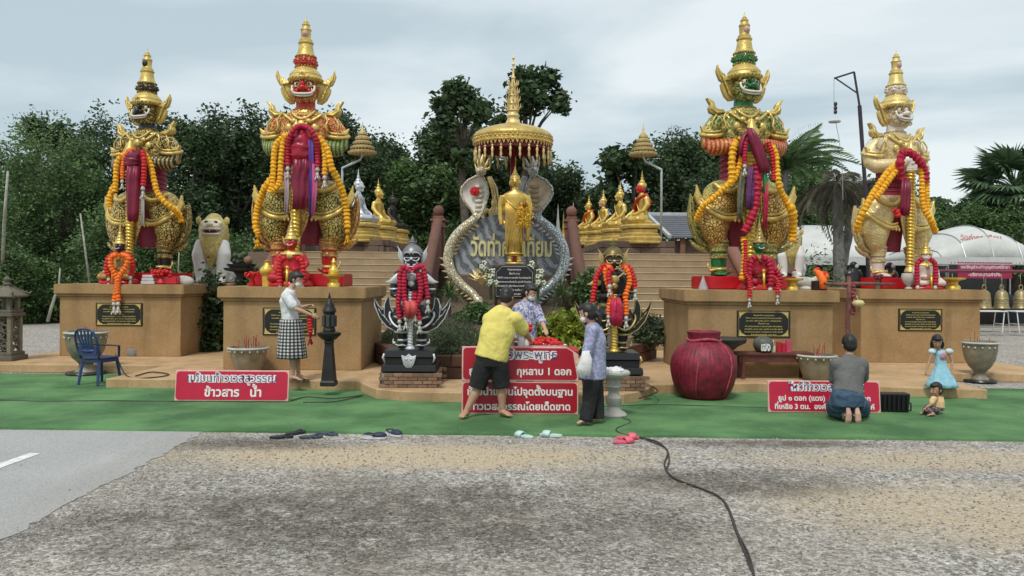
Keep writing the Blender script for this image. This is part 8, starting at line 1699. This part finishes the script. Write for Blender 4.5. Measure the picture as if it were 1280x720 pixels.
offer('flower_ball', 'red roses in a red vase beside the right foot of the black giant', 202, 356, 16.3, 'flowers', lambda t, u: roses(t, u, 12, REDG, z=13, seed=2, n=60))
offer('offering_box', 'silver grey layered tray between the black seated guardian and the rose bunch', 187, 356, 16.3, 'box', lambda t, u: [MB().box((0,0,(2+k*4)*u),((17-2*k)*u,12*u,3.4*u)).build('layer', SILVER, t, bevel=.006) for k in range(3)])
offer('red_cushion', 'flat red box on the far left plinth beside the rose bunch', 215, 356, 16.35, 'box', lambda t, u: MB().box((0,0,5*u),(18*u,12*u,10*u)).build('box', REDP, t, bevel=.02, seg=2))
offer('grey_rock', 'pale grey rounded rock at the right corner of the far left plinth', 231, 356, 16.5, 'rock', lambda t, u: OB('rock', wrinkle(MB().ell((0,0,4*u),(13*u,8*u,7*u),20,14).mesh('rock', plain('pale_rock', (.42,.40,.37), .9, bump=.4), 'all'), .03, 6), t))
offer('candle_cone', 'small grey cone on the red slab left of the green giant', 879, 362, 13.85, 'ornament', lambda t, u: MB().lathe([(6*u,0),(6*u,2*u),(3*u,10*u),(.3*u,18*u)], 14).build('cone', plain('lilac_grey', (.38,.34,.36), .6), t, smooth=True))
offer('flower_vase', 'dark vase with maroon flowers on the left end of the far right plinth', 1097, 362, 16.2, 'vase', lambda t, u: roses(t, u, 6, plain('maroon_petals', (.16,.03,.04), .8, var=.4), plain('brown_vase', (.15,.11,.08), .6), n=26, z=15, seed=5))
offer('glass_bowl', 'clear white glass bowl beside the white seated guardian', 1136, 362, 16.1, 'bowl', lambda t, u: MB().lathe([(3*u,0),(5*u,1*u),(2*u,4*u),(7*u,9*u),(9*u,15*u),(8*u,20*u),(7.4*u,20*u),(6*u,9*u)], 20).build('bowl', plain('frosted_glass', (.55,.54,.52), .15), t, smooth=True))
offer('offering_pot', 'small gold and white pot in front of the white seated guardian', 1167, 362, 16.05, 'pot', lambda t, u: MB().lathe([(4*u,0),(6*u,4*u),(5*u,9*u),(6*u,11*u)], 16).build('pot', YGOLD, t, smooth=True))
def figure_robe(t, u):
    m = MB(); m.box((0,0,6*u),(16*u,12*u,12*u)); m.build('black_box', BLACKP, t, bevel=.008)
    m = MB(); m.tube([(2*u,-7*u,2*u),(2*u,-7*u,12*u),(0,-2*u,20*u),(-6*u,0,26*u)], [4.5*u,5*u,5*u,2*u], 10); m.tube([(4*u,-4*u,18*u),(9*u,-2*u,17*u)], [5*u,4*u], 8); m.build('orange_garland', ORAN, t, smooth='all')
    m = MB(); m.ell((5*u,-3*u,20*u),(6*u,4*u,4*u)); m.ell((-2*u,0,26*u),(3*u,3*u,3*u)); m.build('red_bow', REDG, t, smooth='all')
offer('draped_figurine', 'little figurine draped in orange and red garlands on a black box between the right giants', 1024, 365, 13.9, 'figurine', figure_robe)
def hen(t, u):
    m = MB(); m.ell((0,0,9*u),(13*u,7*u,7*u)); m.tube([(-9*u,0,11*u),(-13*u,0,17*u),(-13*u,0,20*u)], [5*u,3.4*u,3*u], 10); m.tube([(10*u,0,10*u),(17*u,0,15*u),(19*u,0,13*u)], [5*u,3*u,1*u], 8); m.ell((-13*u,0,20*u),(3.4*u,3*u,3*u)); m.lathe([(8*u,0),(8*u,2*u),(3*u,4*u)], 12); OB('body', blob('hen', m, .012, 2, plain('weathered_white', (.50,.50,.44), .7, var=.25)), t)
    m = MB(); m.ell((-13*u,0,23.5*u),(2.4*u,.8*u,1.6*u)); m.ell((-16.5*u,0,19.6*u),(1.6*u,.7*u,.7*u)); m.build('comb_and_beak', REDP, t, smooth='all')
offer('rooster_statue', 'weathered white rooster figure on the right end of the green giant plinth', 1006, 352, 15.0, 'rooster figure', hen)
for k, (px, py, Y, lab) in enumerate(((1067,350,16.9,'black dressed figurine left of the ivory giant feet'),(1112,350,17.4,'black dressed figurine between the ivory giant feet'))):
    def fig(t, u):
        m = MB(); m.loft([(0,0,0,9*u,8*u),(0,0,10*u,10*u,8*u),(0,0,20*u,8*u,6*u),(0,0,26*u,4*u,4*u)], 14); m.ell((0,0,29*u),(5*u,5*u,5*u)); m.ell((-6*u,0,16*u),(5*u,5*u,7*u)); m.ell((6*u,0,16*u),(5*u,5*u,7*u)); OB('body', blob('bfig', m, .02, 1, BLACKP), t)
        m = MB(); m.ell((2*u,-4*u,28*u),(2.5*u,2*u,2.5*u)); m.build('face', WHITE, t, smooth='all')
    offer('black_figurine', lab, px, py, Y, 'figurine', fig)
# potted stone bowl on a dark stand between the left plinths
Yp = 17.3; b_ = PT(302,357,Yp); t = thing('stone_planter', 'dark footed stone planter with a cactus between the two left plinths', 'planter', (b_.x, Yp, .0), group='garden planters'); u = Yp/FPX; z0 = b_.z
DS = MC['dark_stone']; m = MB(); m.lathe([(9*u,0),(9*u,z0),(7*u,z0+4*u),(6.5*u,z0+13*u),(10*u,z0+17*u),(20*u,z0+19*u),(22*u,z0+22*u),(19*u,z0+22*u)], 22); m.build('stand', DS, t, smooth=True)
m = MB(); m.lathe([(14*u,z0+22*u),(17*u,z0+25*u),(18*u,z0+27*u),(10*u,z0+27*u)], 22); m.build('bowl', DS, t, smooth=True)
r_ = random.Random(5); m = MB()
for k in range(26): a = r_.uniform(0,6.28); q = r_.uniform(0,9)*u; m.ell((q*cos(a)-2*u, q*sin(a), z0+(29+r_.uniform(0,11))*u), (3*u,3*u,3.4*u), 7, 5)
m.build('cactus', LGREY, t, smooth='all')
t2 = thing('clay_ball', 'small brown clay ball beside the cactus in the stone planter', 'ball', (b_.x+9*u, Yp-.05, z0+33*u)); MB().ell((0,0,-1.5*u),(5.5*u,)*3,14,10).build('ball', plain('brown_clay', (.22,.12,.07), .8), t2, smooth='all')
